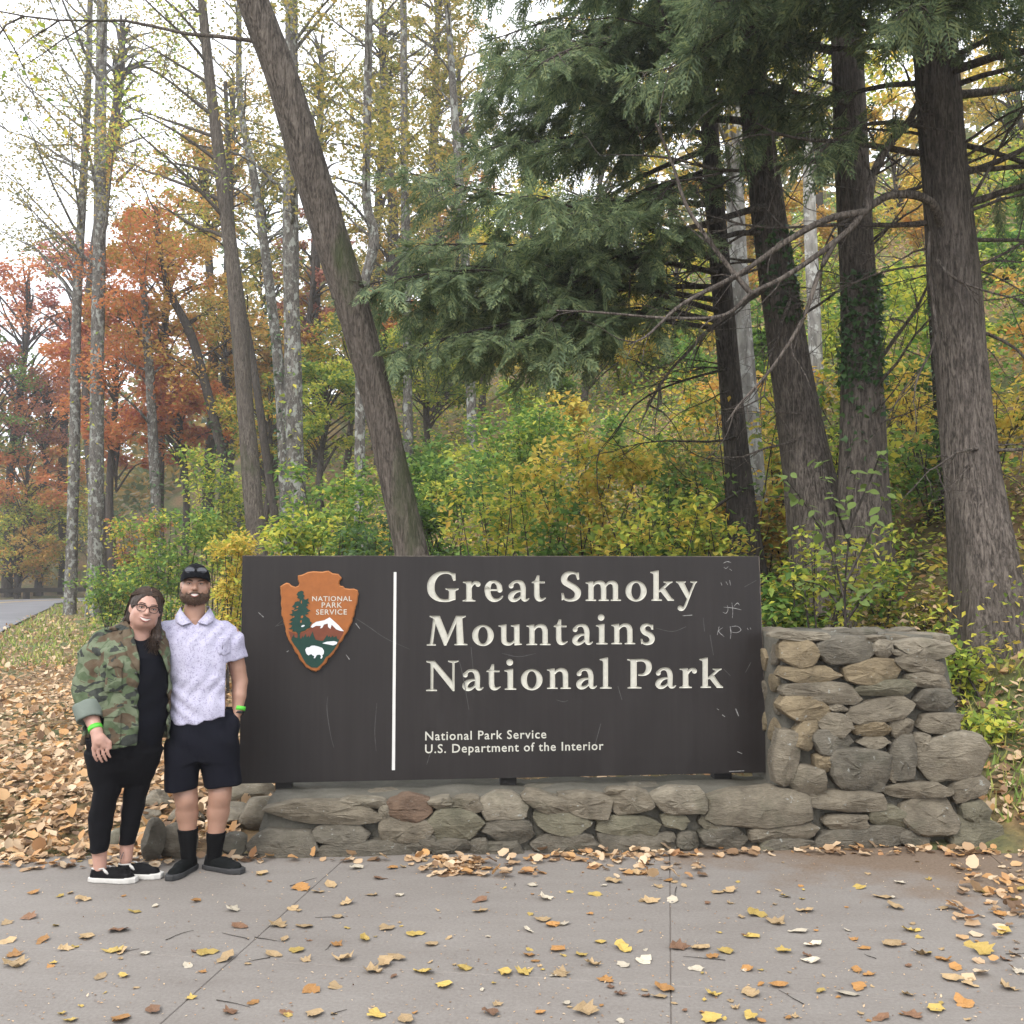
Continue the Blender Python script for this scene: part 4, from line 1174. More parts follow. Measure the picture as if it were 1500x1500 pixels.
def poly_sdf(P):
    """signed distance to a polygon in the x-z plane"""
    P = np.array(P, float)
    def fn(X, Z):
        X, Z = np.broadcast_arrays(X, Z)
        d = np.full(X.shape, 1e9); ins = np.zeros(X.shape, bool)
        for a, b in zip(P, np.roll(P, -1, 0)):
            e = b - a; wx, wz = X - a[0], Z - a[1]
            t = np.clip((wx * e[0] + wz * e[1]) / (e @ e + 1e-12), 0, 1)
            d = np.minimum(d, np.hypot(wx - e[0] * t, wz - e[1] * t))
            ins ^= ((a[1] > Z) != (b[1] > Z)) & (X < (b[0] - a[0]) * (Z - a[1]) / (b[1] - a[1] + 1e-12) + a[0])
        return np.where(ins, -d, d)
    return fn

# --- materials
def skin_mat(name, c, blush):
    t = NT(name)
    co = t.co('Object'); n = t.noise(co, 14, 4)
    t.color(t.ramp(n, [(0.35, c), (0.7, blush)])); t.rough(0.5)
    t.b.inputs['Subsurface Weight'].default_value = 0.12
    t.b.inputs['Subsurface Radius'].default_value = (0.6, 0.25, 0.15)
    t.b.inputs['Subsurface Scale'].default_value = 0.01
    t.bump(t.noise(co, 150, 3), 0.1, 0.002)
    return t.m

def cloth(name, c, var=0.25, folds=0.4, rough=0.85):
    t = NT(name); co = t.co('Object')
    n = t.noise(co, 6, 4); n2 = t.noise(t.co('Object', (1, 1, 0.5)), 11, 4, 0.5, 0.8)
    lo = tuple(x * (1 - var) for x in c); hi = tuple(min(1, x * (1 + var)) for x in c)
    t.color(t.ramp(n, [(0.3, lo), (0.7, hi)])); t.rough(rough); t.b.inputs['Specular IOR Level'].default_value = 0.1
    t.b.inputs['Sheen Weight'].default_value = 0.0
    t.bump(n2, folds, 0.02)
    return t.m

def camo_mat():
    t = NT('camouflage_cotton'); co = t.co('Object', (1, 1, 1.25), (0.1360, 0.0680, 0.2040))
    a = t.noise(co, 7.5, 2.5, 0.5, 1.0)
    b = t.noise(t.co('Object', (1.1, 1, 1.35), (1.3, 0.5, 0.2)), 7.0, 2.5, 0.5, 1.0)
    d = t.noise(t.co('Object', (0.9, 1, 1.6), (0.3, 1.5, 2.2)), 8.0, 2.5, 0.5, 1.2)
    c = t.ramp(a, [(0.0, (0.0598, 0.0850, 0.0422)), (0.47, (0.0598, 0.0850, 0.0422)), (0.485, (0.1156, 0.1394, 0.0850)), (1.0, (0.1156, 0.1394, 0.0850))])
    c = t.mix(t.ramp(b, [(0.54, (0, 0, 0)), (0.555, (1, 1, 1))]), c, (0.0782, 0.0476, 0.0286))
    c = t.mix(t.ramp(d, [(0.575, (0, 0, 0)), (0.59, (1, 1, 1))]), c, (0.0122, 0.0136, 0.0163))
    c = t.mix(0.22, c, t.ramp(t.noise(t.co('Object'), 25, 4), [(0.3, (0.0340, 0.0408, 0.0272)), (0.7, (0.1700, 0.1836, 0.1360))]))
    t.color(c); t.rough(0.9); t.b.inputs['Specular IOR Level'].default_value = 0.15
    t.bump(t.noise(t.co('Object', (1, 1, 0.7)), 13, 4, 0.5, 0.6), 0.6, 0.03)
    return t.m

def shirt_mat():
    t = NT('shirt_lilac_print'); co = t.co('Object')
    v = t.vor(co, 62); n = t.noise(co, 75, 3, 0.6, 1.5); f = t.noise(co, 5, 4)
    base = t.ramp(f, [(0.3, (0.36, 0.345, 0.455)), (0.7, (0.44, 0.425, 0.53))])
    m = t.ramp(n, [(0.545, (0, 0, 0)), (0.60, (0.5100, 0.5100, 0.5100))])
    c = t.mix(m, base, (0.1156, 0.1020, 0.1836))
    c = t.mix(t.ramp(v, [(0.14, (0.5440, 0.5440, 0.5440)), (0.22, (0, 0, 0))]), c, (0.1836, 0.1700, 0.2720))
    t.color(c); t.rough(0.85); t.b.inputs['Specular IOR Level'].default_value = 0.2
    t.bump(t.noise(t.co('Object', (1, 1, 0.8), (0, 0.5, 0)), 7, 3, 0.5, 0.8), 0.5, 0.03)
    return t.m

def hair_mat(name, a, b, sc=(1, 1, 0.12)):
    t = NT(name); n = t.noise(t.co('Object', sc), 90, 5, 0.6); n2 = t.noise(t.co('Object'), 9, 3)
    t.color(t.mix(0.35, t.ramp(n, [(0.3, a), (0.7, b)]), t.ramp(n2, [(0.3, a), (0.7, b)])))
    t.rough(0.5); t.b.inputs['Specular IOR Level'].default_value = 0.35
    t.bump(n, 0.8, 0.012)
    return t.m

M_SKIN_W = skin_mat('skin_fair', (0.3600, 0.2052, 0.1548), (0.4176, 0.2376, 0.1836))
M_SKIN_M = skin_mat('skin_warm', (0.2880, 0.1620, 0.1116), (0.3384, 0.1908, 0.1332))
M_BLACK = cloth('cloth_black', (0.0040, 0.0040, 0.0052)); M_NAVY = cloth('cloth_navy', (0.0052, 0.0056, 0.0095)); M_TOP = cloth('top_black', (0.0043, 0.0047, 0.0075), 0.2, 0.3)
M_CAMO = camo_mat(); M_SHIRT = shirt_mat()
M_CUFF = cloth('cuff_lining', (0.1368, 0.1584, 0.1368), 0.15)
M_HAIR = hair_mat('hair_brown', (0.014, 0.009, 0.0065), (0.050, 0.031, 0.021)); M_HAIR2 = hair_mat('hair_ends', (0.0360, 0.0202, 0.0130), (0.1944, 0.1224, 0.0720))
M_BEARD = hair_mat('beard_brown', (0.040, 0.024, 0.016), (0.150, 0.092, 0.060), (1, 1, 0.5))
M_SOLE_W = simple('sole_white', (0.4464, 0.4320, 0.4032), 0.6, 0.1, 30); M_SOLE_K = simple('sole_black', (0.030, 0.030, 0.031), 0.6, 0.2, 30)
M_SHOE = cloth('shoe_black_canvas', (0.0056, 0.0056, 0.0063), 0.2, 0.2); M_SHOE2 = cloth('shoe_charcoal', (0.0050, 0.0058, 0.0060), 0.2, 0.2)
M_SOCK = cloth('sock_black', (0.0032, 0.0032, 0.0036), 0.2, 0.3)
M_BAND = simple('wristband_green', (0.0864, 0.4464, 0.0432), 0.5, 0.05, 10)
M_TEETH = simple('teeth', (0.5184, 0.4752, 0.4320), 0.3); M_LIP = simple('lips', (0.2592, 0.0936, 0.0828), 0.45); M_DARK = simple('mouth_dark', (0.0360, 0.0130, 0.0108), 0.6)
M_EYEW = simple('eye_white', (0.3960, 0.3744, 0.3600), 0.25); M_IRIS = simple('iris_dark', (0.0180, 0.0108, 0.0072), 0.2)
M_BROW = simple('eyebrow_brown', (0.0360, 0.0202, 0.0130), 0.8); M_GLASSES = simple('glasses_frame', (0.0216, 0.0086, 0.0072), 0.3)
M_CAP = cloth('cap_black', (0.0040, 0.0043, 0.0059), 0.3, 0.2); M_LENS = simple('sunglass_lens', (0.0144, 0.0180, 0.0288), 0.08, spec=0.9); M_SILVER = simple('sunglass_frame', (0.0144, 0.0144, 0.0158), 0.25)
M_BAND_WATCH = simple('bracelet_black', (0.0086, 0.0086, 0.0094), 0.5)

def tube_me(name, pts, r, mat=None, sides=6, closed=False):
    P = [Vector(p) for p in pts]; n = len(P); V, F_ = [], []
    for i, p in enumerate(P):
        t = (P[(i + 1) % n] - P[i - 1]) if closed else (P[min(i + 1, n - 1)] - P[max(i - 1, 0)])
        t.normalize(); a = t.orthogonal().normalized()
        if i: a = (pa - t * pa.dot(t)).normalized()
        pa = a; b = t.cross(a); rr = r[i] if hasattr(r, '__len__') else r
        V += [p + (a * math.cos(2 * math.pi * k / sides) + b * math.sin(2 * math.pi * k / sides)) * rr for k in range(sides)]
    m = n if closed else n - 1
    for i in range(m):
        for k in range(sides):
            j = (i + 1) % n; F_.append((i * sides + k, i * sides + (k + 1) % sides, j * sides + (k + 1) % sides, j * sides + k))
    if not closed: F_ += [tuple(range(sides))[::-1], tuple((n - 1) * sides + k for k in range(sides))]
    return mesh_py(name, V, F_, mat, True)

def rotm(tilt, nod, yaw):
    """head frame: tilt about y (clockwise in the picture), nod about x, yaw about z"""
    return Matrix.Rotation(yaw, 3, 'Z') @ Matrix.Rotation(tilt, 3, 'Y') @ Matrix.Rotation(nod, 3, 'X')

def head_to(Fd, c, Rm, w=1.0, s=1.0, jaw=1.0, chin=1.0):
    """head and face into field Fd; c centre at eye height between the ears; front is -y"""
    Mi = np.array(Rm.transposed()); c = np.array(c, float)
    T = lambda p: c + np.array(Rm) @ (np.array(p, float) * np.array([w, 1, 1]) * s)
    def E(p, r, k, op='add'): Fd.ell(T(p), np.array(r) * s * np.array([w, 1, 1]), k, op, Mi)
    E((0, 0.012, 0.032), (0.074, 0.094, 0.090), 0.0)
    E((0, -0.018, -0.028), (0.064 * jaw, 0.072, 0.082), 0.03)
    E((0, -0.034, -0.082), (0.040 * jaw, 0.042, 0.028 * chin), 0.03)
    for sx in (-1, 1):
        E((sx * 0.040 * jaw, -0.058, -0.028), (0.026, 0.022, 0.026), 0.02)       # cheeks
        E((sx * 0.045 * jaw, -0.012, -0.062), (0.026, 0.045, 0.032), 0.03)       # jaw corners
        E((sx * 0.031, -0.088, 0.003), (0.018, 0.012, 0.011), 0.012, 'cut')      # eye sockets
        E((sx * 0.076, 0.012, -0.008), (0.010, 0.018, 0.030), 0.008)             # ears
        E((sx * 0.032, -0.074, 0.003), (0.015, 0.012, 0.010), 0.006)             # eyelids
    E((0, -0.078, 0.022), (0.052, 0.016, 0.009), 0.02)                            # brow
    Fd.cone(T((0, -0.084, 0.012)), T((0, -0.108, -0.026)), 0.0085 * s, 0.0125 * s, 0.012)
    for sx in (-1, 1): E((sx * 0.013, -0.096, -0.030), (0.009, 0.009, 0.008), 0.008)
    E((0, -0.084, -0.056), (0.030, 0.014, 0.012), 0.014)                          # mouth mound
    return T

def eyes(T, Rm, parent, s=1.0, squint=0.5):
    for sx in (-1, 1):
        for nm, c, r, m in (('eye', (sx * 0.0315, -0.0815, 0.0025), (0.0125, 0.006, 0.0062 * squint), M_EYEW), ('iris', (sx * 0.0315, -0.0845, 0.0025), (0.0058, 0.004, 0.0058 * squint), M_IRIS)):
            bm = bmesh.new(); bmesh.ops.create_uvsphere(bm, u_segments=12, v_segments=8, radius=1.0)
            for v in bm.verts: v.co = Vector((v.co.x * r[0] * s, v.co.y * r[1] * s, v.co.z * r[2] * s))
            me = bpy.data.meshes.new(nm); bm.to_mesh(me); bm.free(); me.materials.append(m)
            for p in me.polygons: p.use_smooth = True
            me.transform(Rm.to_4x4())
            o = obj(nm, me, None, parent); o.location = T(c)
        lash = [T((sx * (0.0315 + dx), -0.0885 + abs(dx) * 0.25, 0.0025 + 0.0062 * squint + 0.0015 - dx * dx * 18)) for dx in np.linspace(-0.0135, 0.0135, 7)]
        obj('eyelash', tube_me('eyelash', lash, 0.0016 * s, M_IRIS, 5), None, parent)

def brows(T, parent, z=0.02, r=0.0033, mat=None):
    for sx in (-1, 1):
        pts = [T((sx * x, -0.0925 + (x - 0.014) * 0.22, z + 0.005 * math.sin((x - 0.012) / 0.04 * 2.6))) for x in np.linspace(0.013, 0.05, 6)]
        obj('eyebrow', tube_me('eyebrow', pts, [r * 0.8, r, r, r * 0.9, r * 0.7, r * 0.3], mat or M_BROW, 6), None, parent)

def smile(T, parent, z=-0.058, hw=0.024, open_=0.0065, lip=0.0035, y=-0.0985, curve=9.0, mlip=None):
    """teeth strip between two lips, corners drawn up"""
    xs = np.linspace(-hw, hw, 11)
    yy = lambda x: y + 14.0 * x * x; zz = lambda x: z + curve * x * x
    op = lambda x: open_ * (1 - (x / hw) ** 2)
    up = [T((x, yy(x) - 0.0012, zz(x) + op(x) * 0.3)) for x in xs]; dn = [T((x, yy(x) - 0.0012, zz(x) - op(x))) for x in xs]
    V = up + dn; n = len(xs)
    obj('teeth', mesh_py('teeth', V, [(i, i + 1, n + i + 1, n + i) for i in range(n - 1)], M_TEETH), None, parent)
    obj('upper_lip', tube_me('upper_lip', [T((x, yy(x) - 0.0005, zz(x) + op(x) * 0.3 + lip * 0.8)) for x in xs], [lip * (0.35 + 0.65 * (1 - (x / hw) ** 2)) for x in xs], mlip or M_LIP, 6), None, parent)
    obj('lower_lip', tube_me('lower_lip', [T((x * 0.92, yy(x) - 0.0005, zz(x) - op(x) - lip * 0.8)) for x in xs], [lip * 1.15 * (0.3 + 0.7 * (1 - (x / hw) ** 2)) for x in xs], mlip or M_LIP, 6), None, parent)

def hand(Fd, wrist, palm, dirs, L=0.075, s=1.0, thumb=None, side=(1, 0, 0), curl=(0, -1, -0.3)):
    """palm plus five fingers rooted in it; dirs: finger direction"""
    w, p = np.array(wrist, float), np.array(palm, float); d = np.array(dirs, float); d /= np.linalg.norm(d)
    sd = np.array(side, float); sd /= np.linalg.norm(sd); cu = np.array(curl, float); cu /= np.linalg.norm(cu)
    Fd.cone(w, p, 0.026 * s, 0.030 * s, 0.02, sc=(1, 1, 1))
    for q in (-1, 1): Fd.cone(p - d * 0.02 + sd * 0.018 * q * s, p + d * 0.03 + sd * 0.022 * q * s, 0.019 * s, 0.017 * s, 0.012)
    for i, (o, l) in enumerate(((-0.031, 0.92), (-0.0105, 1.04), (0.0105, 1.0), (0.031, 0.8))):
        a = p + d * 0.034 * s + sd * o * 1.08 * s; b = a + (d * 0.95 + cu * 0.25 + sd * o * 3.0) * L * 0.50 * l; c = b + (d * 0.45 + cu * 0.8) * L * 0.34 * l; e = c + (d * 0.05 + cu * 0.9) * L * 0.24 * l
        Fd.chain([(*a, 0.0102 * s), (*b, 0.0092 * s), (*c, 0.0084 * s), (*e, 0.0072 * s)], 0.002)
    a = p - d * 0.012 - sd * 0.030 * s * (thumb or 1); b = a + (d * 0.55 - sd * 0.55 * (thumb or 1) + cu * 0.35) * 0.035; c = b + (d * 0.9 + cu * 0.3) * 0.028
    Fd.chain([(*a, 0.014 * s), (*b, 0.0115 * s), (*c, 0.009 * s)], 0.008)

def shoe(parent, name, heel, dirv, L, m_up, m_sole, white_trim=None, m_trim=None):
    """low slip-on: sole with foxing, canvas upper, open collar"""
    d = Vector((dirv[0], dirv[1], 0)).normalized(); ang = math.atan2(d.y, d.x)
    g = Field((-0.03, -0.075, -0.005), (L + 0.04, 0.075, 0.15), 0.0042)
    hw = 0.046
    # sole outline: superellipse blend of heel and ball
    def outline(X, Y, grow=0.0):
        t = np.clip(X / L, 0, 1)
        wdt = np.interp(t, [0, 0.1, 0.3, 0.5, 0.72, 0.9, 1.0], [0.026, 0.035, 0.036, 0.039, 0.047, 0.039, 0.022]) + grow
        return np.maximum(np.abs(Y) - wdt, np.maximum(-X - 0.006 - grow, X - L - 0.006 - grow))
    g.put(lambda X, Y, Z: np.maximum(outline(X, Y, 0.004), np.maximum(-Z, Z - 0.030 - 0.004 * (X > L * 0.8))), (-0.03, -0.07, 0), (L + 0.03, 0.07, 0.04))
    sole = g.mesh('sole', m_sole, 3)
    u = Field((-0.03, -0.075, 0.0), (L + 0.04, 0.075, 0.16), 0.0042)
    u.cone((0.045, 0, 0.035), (L - 0.045, 0, 0.026), 0.040, 0.036, 0.02, sc=(1, 1.0, 1.05))
    u.cone((0.03, 0, 0.03), (0.03, 0, 0.062), 0.037, 0.031, 0.02)
    u.cone((0.05, 0, 0.05), (0.16, 0, 0.045), 0.032, 0.034, 0.02, sc=(1, 0.95, 1.15))
    u.clip(lambda X, Y, Z: np.maximum(outline(X, Y, 0.0), 0.024 - Z))
    u.clip(lambda X, Y, Z: Z - (0.078 + 0.10 * np.clip(X - 0.075, 0, 1) * (X < 0.15)))
    u.ell((0.055, 0, 0.095), (0.058, 0.031, 0.045), 0.004, 'cut')
    up = u.mesh('upper', m_up, 2)
    root = empty(name, (heel[0], heel[1], heel[2]), ang, parent)
    obj('sole', sole, None, root); obj('upper', up, None, root)
    if white_trim:
        for sx in (-1, 1):
            pts = [(0.085, sx * 0.033, 0.080), (0.10, sx * 0.034, 0.066), (0.115, sx * 0.033, 0.052)]
            obj('collar_gusset', tube_me('collar_gusset', pts, [0.006, 0.009, 0.006], m_trim, 6), None, root)
        rim = [(0.055 + 0.052 * math.cos(a), 0.031 * math.sin(a), 0.079 + 0.004 * math.cos(a)) for a in np.linspace(0.9, 2 * math.pi - 0.9, 16)]
        obj('collar_rim', tube_me('collar_rim', rim, 0.0045, m_trim, 6), None, root)
    else:
        rim = [(0.055 + 0.052 * math.cos(a), 0.031 * math.sin(a), 0.080 + 0.004 * math.cos(a)) for a in np.linspace(0.9, 2 * math.pi - 0.9, 16)]
        obj('collar_rim', tube_me('collar_rim', rim, 0.0045, m_trim or m_up, 6), None, root)
    return root

def ring(parent, name, c, nrm, r1, r2, w, mat):
    n = Vector(nrm).normalized(); a = n.orthogonal().normalized(); a = Vector((1, 0, 0)) - n * n.x; a.normalize(); b = n.cross(a)
    V, F_ = [], []
    for k in range(20):
        t = 2 * math.pi * k / 20; e = a * math.cos(t) * r1 + b * math.sin(t) * r2
        V += [Vector(c) + e + n * w / 2, Vector(c) + e - n * w / 2, Vector(c) + e * 1.07 + n * w / 2, Vector(c) + e * 1.07 - n * w / 2]
    for k in range(20):
        i, j = 4 * k, 4 * ((k + 1) % 20)
        F_ += [(i + 2, i + 3, j + 3, j + 2), (i, i + 2, j + 2, j), (i + 3, i + 1, j + 1, j + 3)]
    return obj(name, mesh_py(name, V, F_, mat, True), None, parent)

class HairSet:
    """thin three-sided strands joined into one mesh"""
    def __init__(s): s.V, s.F, s.n = [], [], 0
    def add(s, P, r):
        P = np.asarray(P); n = len(P); T = np.gradient(P, axis=0); T /= np.linalg.norm(T, axis=1)[:, None] + 1e-9
        a = np.cross(T, np.array([0.3, 1.0, 0.2])); a /= np.linalg.norm(a, axis=1)[:, None] + 1e-9; b = np.cross(T, a)
        w = r * np.linspace(1, 0.45, n)[:, None]
        V = np.stack([P + a * w, P - a * w * 0.5 + b * w * 0.87, P - a * w * 0.5 - b * w * 0.87], 1).reshape(-1, 3)
        i, k = np.meshgrid(np.arange(n - 1), np.arange(3), indexing='ij'); k2 = (k + 1) % 3
        s.V.append(V); s.F.append(np.stack([i * 3 + k, i * 3 + k2, (i + 1) * 3 + k2, (i + 1) * 3 + k], -1).reshape(-1, 4) + s.n); s.n += len(V)
    def mesh(s, name, mat): return mesh_np(name, np.vstack(s.V), np.vstack(s.F), True, mat)

def strand_mat(name, cols):
    t = NT(name); g = t.new('ShaderNodeNewGeometry')
    t.color(t.ramp(g.outputs['Random Per Island'], [(i / (len(cols) - 1), c) for i, c in enumerate(cols)])); t.rough(0.55); t.b.inputs['Specular IOR Level'].default_value = 0.25
    return t.m
M_STRAND = strand_mat('hair_strand', [(0.008, 0.005, 0.004), (0.022, 0.013, 0.009), (0.045, 0.027, 0.018), (0.085, 0.052, 0.034)])
M_WHISK = strand_mat('beard_hair', [(0.020, 0.012, 0.008), (0.055, 0.032, 0.020), (0.11, 0.066, 0.042)])

def whiskers(me, mat, n, length, seed, name='beard_hair', down=0.5):
    """short hairs standing off a surface"""
    r = rng(seed); co = np.zeros(len(me.vertices) * 3, np.float32); me.vertices.foreach_get('co', co); co = co.reshape(-1, 3)
    no = np.array([v.normal[:] for v in me.vertices]); k = r.integers(0, len(co), n); hs = HairSet()
    for i in k:
        if no[i][1] > 0.4: continue
        d = no[i] + np.array([0, 0, -down]) + r.normal(0, 0.35, 3); d /= np.linalg.norm(d)
        p = co[i] + r.normal(0, 0.002, 3); l = length * r.uniform(0.5, 1.2)
        hs.add([p - d * 0.003, p + d * l * 0.5, p + d * l + np.array([0, 0, -0.2 * l])], 0.0011)
    return hs.mesh(name, mat)

# ============================================================ the man
def build_man():
    base = gnd(300, 1275); yaw = math.atan2(-base.x, base.y); S = base.y / F_PX * math.cos(yaw)
    X = lambda p: (p - 300) * S
    Z = lambda p: at(300, p, base.y).z
    def Q(px_, py_, y=0.0): return (X(px_), y, Z(py_))
    root_xy = (base.x, base.y, 0.0)
    hwm = lambda p: p * S
    # ---- skin: head, neck, arms, lower legs, one surface (torso and thighs inside the clothes)
    f = Field((-0.46, -0.22, 0.02), (0.30, 0.34, 1.86), 0.0068)
    Rm = rotm(0.03, -0.06, 0.0)
    hc = Q(279.3, 856.5, -0.03)
    T = head_to(f, hc, Rm, 1.02, 1.0, 1.12, 1.1)
    f.cone(Q(279, 902, 0.0), Q(279.5, 875, 0.0), 0.062, 0.058, 0.02)
    f.loft([(Z(1090), X(292), 0, 0.13, 0.09), (Z(1050), X(292), 0, 0.14, 0.095), (Z(960), X(285), 0, 0.15, 0.09), (Z(925), X(281), 0.0, 0.16, 0.075), (Z(908), X(279), 0.0, 0.09, 0.06)], 0.02)
    # his left arm, hand in the pocket
    f.chain([(*Q(332, 930, 0.0), 0.055), (*Q(343, 980, 0.02), 0.049), (*Q(347, 1000, 0.02), 0.047), (*Q(346, 1020, -0.01), 0.042), (*Q(344, 1041, -0.03), 0.031)], 0.008)
    hand(f, Q(344, 1041, -0.03), Q(337, 1058, -0.048), (-0.05, -0.0, -1), 0.075, 1.0, -1, (0.35, 1, 0), (-0.3, 0.3, -0.9))
    # his right arm round her back
    f.chain([(*Q(228, 930, 0.02), 0.062), (*Q(196, 962, 0.20), 0.050), (*Q(178, 972, 0.25), 0.042), (*Q(160, 975, 0.245), 0.034)], 0.02)
    hand(f, Q(160, 975, 0.245), Q(148, 975, 0.235), (-1, -0.05, -0.05), 0.075, 1.0, 1, (0, 0, -1), (0, -1, 0))
    # legs
    f.chain([(*Q(270, 1100, 0.0), 0.075), (*Q(270, 1158, 0.0), 0.066), (*Q(272, 1170, -0.01), 0.062), (*Q(273, 1190, 0.015), 0.063), (*Q(275, 1225, 0.02), 0.046), (*Q(276, 1256, 0.02), 0.037)], 0.02)
    f.chain([(*Q(318, 1100, -0.01), 0.075), (*Q(320, 1155, -0.01), 0.066), (*Q(320, 1168, -0.02), 0.062), (*Q(318, 1190, 0.005), 0.063), (*Q(315, 1228, 0.01), 0.046), (*Q(313, 1260, 0.01), 0.037)], 0.02)
    for c in (Q(272.5, 1163, -0.05), Q(320.5, 1160, -0.06)): f.ell(c, (0.035, 0.025, 0.038), 0.03)
    body = f.mesh('person', M_SKIN_M)
    root = obj('person', body); root.location = root_xy; root.rotation_euler = (0, 0, yaw)
    tag(root, 'bearded man in lilac patterned shirt, navy shorts and black cap beside the sign', 'person', 'couple posing beside the sign')
    eyes(T, Rm, root, 1.0, 0.55); brows(T, root, 0.017, 0.0046)
    smile(T, root, -0.061, 0.029, 0.0105, 0.0028, -0.1005, 9.0)
    # ---- beard and moustache
    b = Field((hc[0] - 0.11, hc[1] - 0.15, hc[2] - 0.16), (hc[0] + 0.11, hc[1] + 0.09, hc[2] + 0.03), 0.0035)
    Mi = np.array(Rm.transposed())
    b.ell(T((0, -0.018, -0.030)), (0.0735, 0.078, 0.086), 0.0, 'add', Mi); b.ell(T((0, -0.030, -0.085)), (0.050, 0.050, 0.032), 0.03, 'add', Mi)
    for sx in (-1, 1): b.ell(T((sx * 0.05, -0.010, -0.066)), (0.033, 0.052, 0.040), 0.03, 'add', Mi)
    b.ell(T((0, -0.105, -0.030)), (0.050, 0.055, 0.034), 0.008, 'cut', Mi)           # cheeks and mouth clear of beard
    b.ell(T((0, -0.118, -0.066)), (0.038, 0.040, 0.0215), 0.006, 'cut', Mi)
    b.clip(lambda X_, Y_, Z_: (Z_ - (hc[2] - 0.012)) + 0.30 * (hc[1] - 0.02 - Y_))
    b.clip(lambda X_, Y_, Z_: (Y_ - hc[1] - 0.035) + 0.0 * X_ + 0.0 * Z_)
    b.warp(lambda X_, Y_, Z_: 0.0016 * np.sin(X_ * 330 + 5 * np.sin(Z_ * 140)) * np.sin(Z_ * 290 + Y_ * 260))
    bm_ = b.mesh('beard', M_BEARD); bo = obj('beard', bm_, None, root)
    obj('beard_hair', whiskers(bm_, M_WHISK, 1500, 0.0055, 31), None, bo)
    mo = [T((x, -0.1035 + 12 * x * x, -0.0475 - 0.012 * (abs(x) / 0.03) ** 2)) for x in np.linspace(-0.033, 0.033, 11)]
    obj('moustache', tube_me('moustache', mo, [0.003, 0.005, 0.0062, 0.0068, 0.0062, 0.0055, 0.0062, 0.0068, 0.0062, 0.005, 0.003], M_BEARD, 7), None, root)
    # ---- cap
    c = Field((hc[0] - 0.12, hc[1] - 0.22, hc[2] - 0.03), (hc[0] + 0.12, hc[1] + 0.14, hc[2] + 0.17), 0.0042)
    c.ell(T((0, 0.012, 0.030)), (0.0865, 0.104, 0.098), 0.0, 'add', Mi)
    c.clip(lambda X_, Y_, Z_: (hc[2] + 0.018 - 0.28 * (Y_ - hc[1] + 0.0)) - Z_)
    c.ell(T((0, 0.012, 0.026)), (0.0795, 0.097, 0.092), 0.0, 'cut', Mi)
    cap = obj('cap', c.mesh('cap', M_CAP), None, root)
    xs = np.linspace(-1, 1, 17); V, F_ = [], []
    for j, v in enumerate(np.linspace(0, 1, 6)):
        for x in xs:
            ang = x * 1.28
            r0 = np.array([0.0855 * math.sin(ang), -0.100 * math.cos(ang)])
            out = 0.066 * v * math.cos(ang) ** 0.6
            z = 0.044 + 0.004 * v - 0.034 * (math.sin(ang) ** 2) * (0.6 + 0.4 * v)
            V.append(T((r0[0], r0[1] + 0.012 - out, z)))
    n = len(xs)
    for j in range(5):
        for i in range(n - 1): F_.append((j * n + i, j * n + i + 1, (j + 1) * n + i + 1, (j + 1) * n + i))
    V2 = [np.array(v) + np.array([0, 0, -0.005]) for v in V]; m = len(V); V = V + V2
    F_ += [tuple(q + m for q in fc[::-1]) for fc in F_]
    e = [5 * n + i for i in range(n)]
    F_ += [(e[i], e[i + 1], e[i + 1] + m, e[i] + m) for i in range(n - 1)]
    obj('brim', mesh_py('brim', V, F_, M_CAP, True), None, cap)
    obj('cap_button', tube_me('cap_button', [T((0, 0.012, 0.124)), T((0, 0.012, 0.131))], 0.008, M_CAP, 8), None, cap)
    # sunglasses resting on the cap
    sg = empty('sunglasses', (0, 0, 0), 0, root)
    for sx in (-1, 1):
        P = [T((sx * (0.034 + 0.029 * math.cos(a)), -0.112 + 0.35 * abs(0.034 + 0.029 * math.cos(a)) , 0.082 + 0.018 * math.sin(a) )) for a in np.linspace(0, 2 * math.pi, 16, endpoint=False)]
        P = [np.array(p) + np.array([0, 0.028 * (1 if True else 0), 0]) for p in P]
        ctr = np.mean(P, 0) + np.array([0, -0.004, 0])
        obj('lens', mesh_py('lens', P + [ctr], [(i, (i + 1) % 16, 16) for i in range(16)], M_LENS, True), None, sg)
        obj('rim', tube_me('rim', P, 0.0022, M_SILVER, 6, True), None, sg)
        arm = [T((sx * 0.063, -0.062, 0.086)), T((sx * 0.083, -0.02, 0.080)), T((sx * 0.0875, 0.03, 0.070))]
        obj('temple', tube_me('temple', arm, 0.0022, M_SILVER, 6), None, sg)
    obj('bridge', tube_me('bridge', [np.array(T((-0.006, -0.112, 0.088))) + [0, 0.03, 0], np.array(T((0.006, -0.112, 0.088))) + [0, 0.03, 0]], 0.0024, M_SILVER, 6), None, sg)
    # ---- shirt
    s = Field((-0.40, -0.26, Z(1068)), (0.30, 0.30, Z(886)), 0.0078)
    s.loft([(Z(1066), X(293), 0.0, hwm(50.5), 0.140), (Z(1030), X(291.5), 0, hwm(48.5), 0.140), (Z(1000), X(290), 0, hwm(46.5), 0.137), (Z(965), X(287), 0, hwm(50), 0.135), (Z(940), X(283.5), 0, hwm(54), 0.126), (Z(925), X(281.5), 0.0, hwm(53), 0.112), (Z(914), X(280.5), 0.0, hwm(44), 0.098), (Z(905), X(280), 0.005, hwm(28), 0.086), (Z(897), X(279.5), 0.008, hwm(20), 0.078)], 0.02, p=2.4)
    s.chain([(*Q(323, 926, 0.0), 0.066), (*Q(334, 940, 0.005), 0.070), (*Q(343.5, 972, 0.01), 0.066)], 0.025)
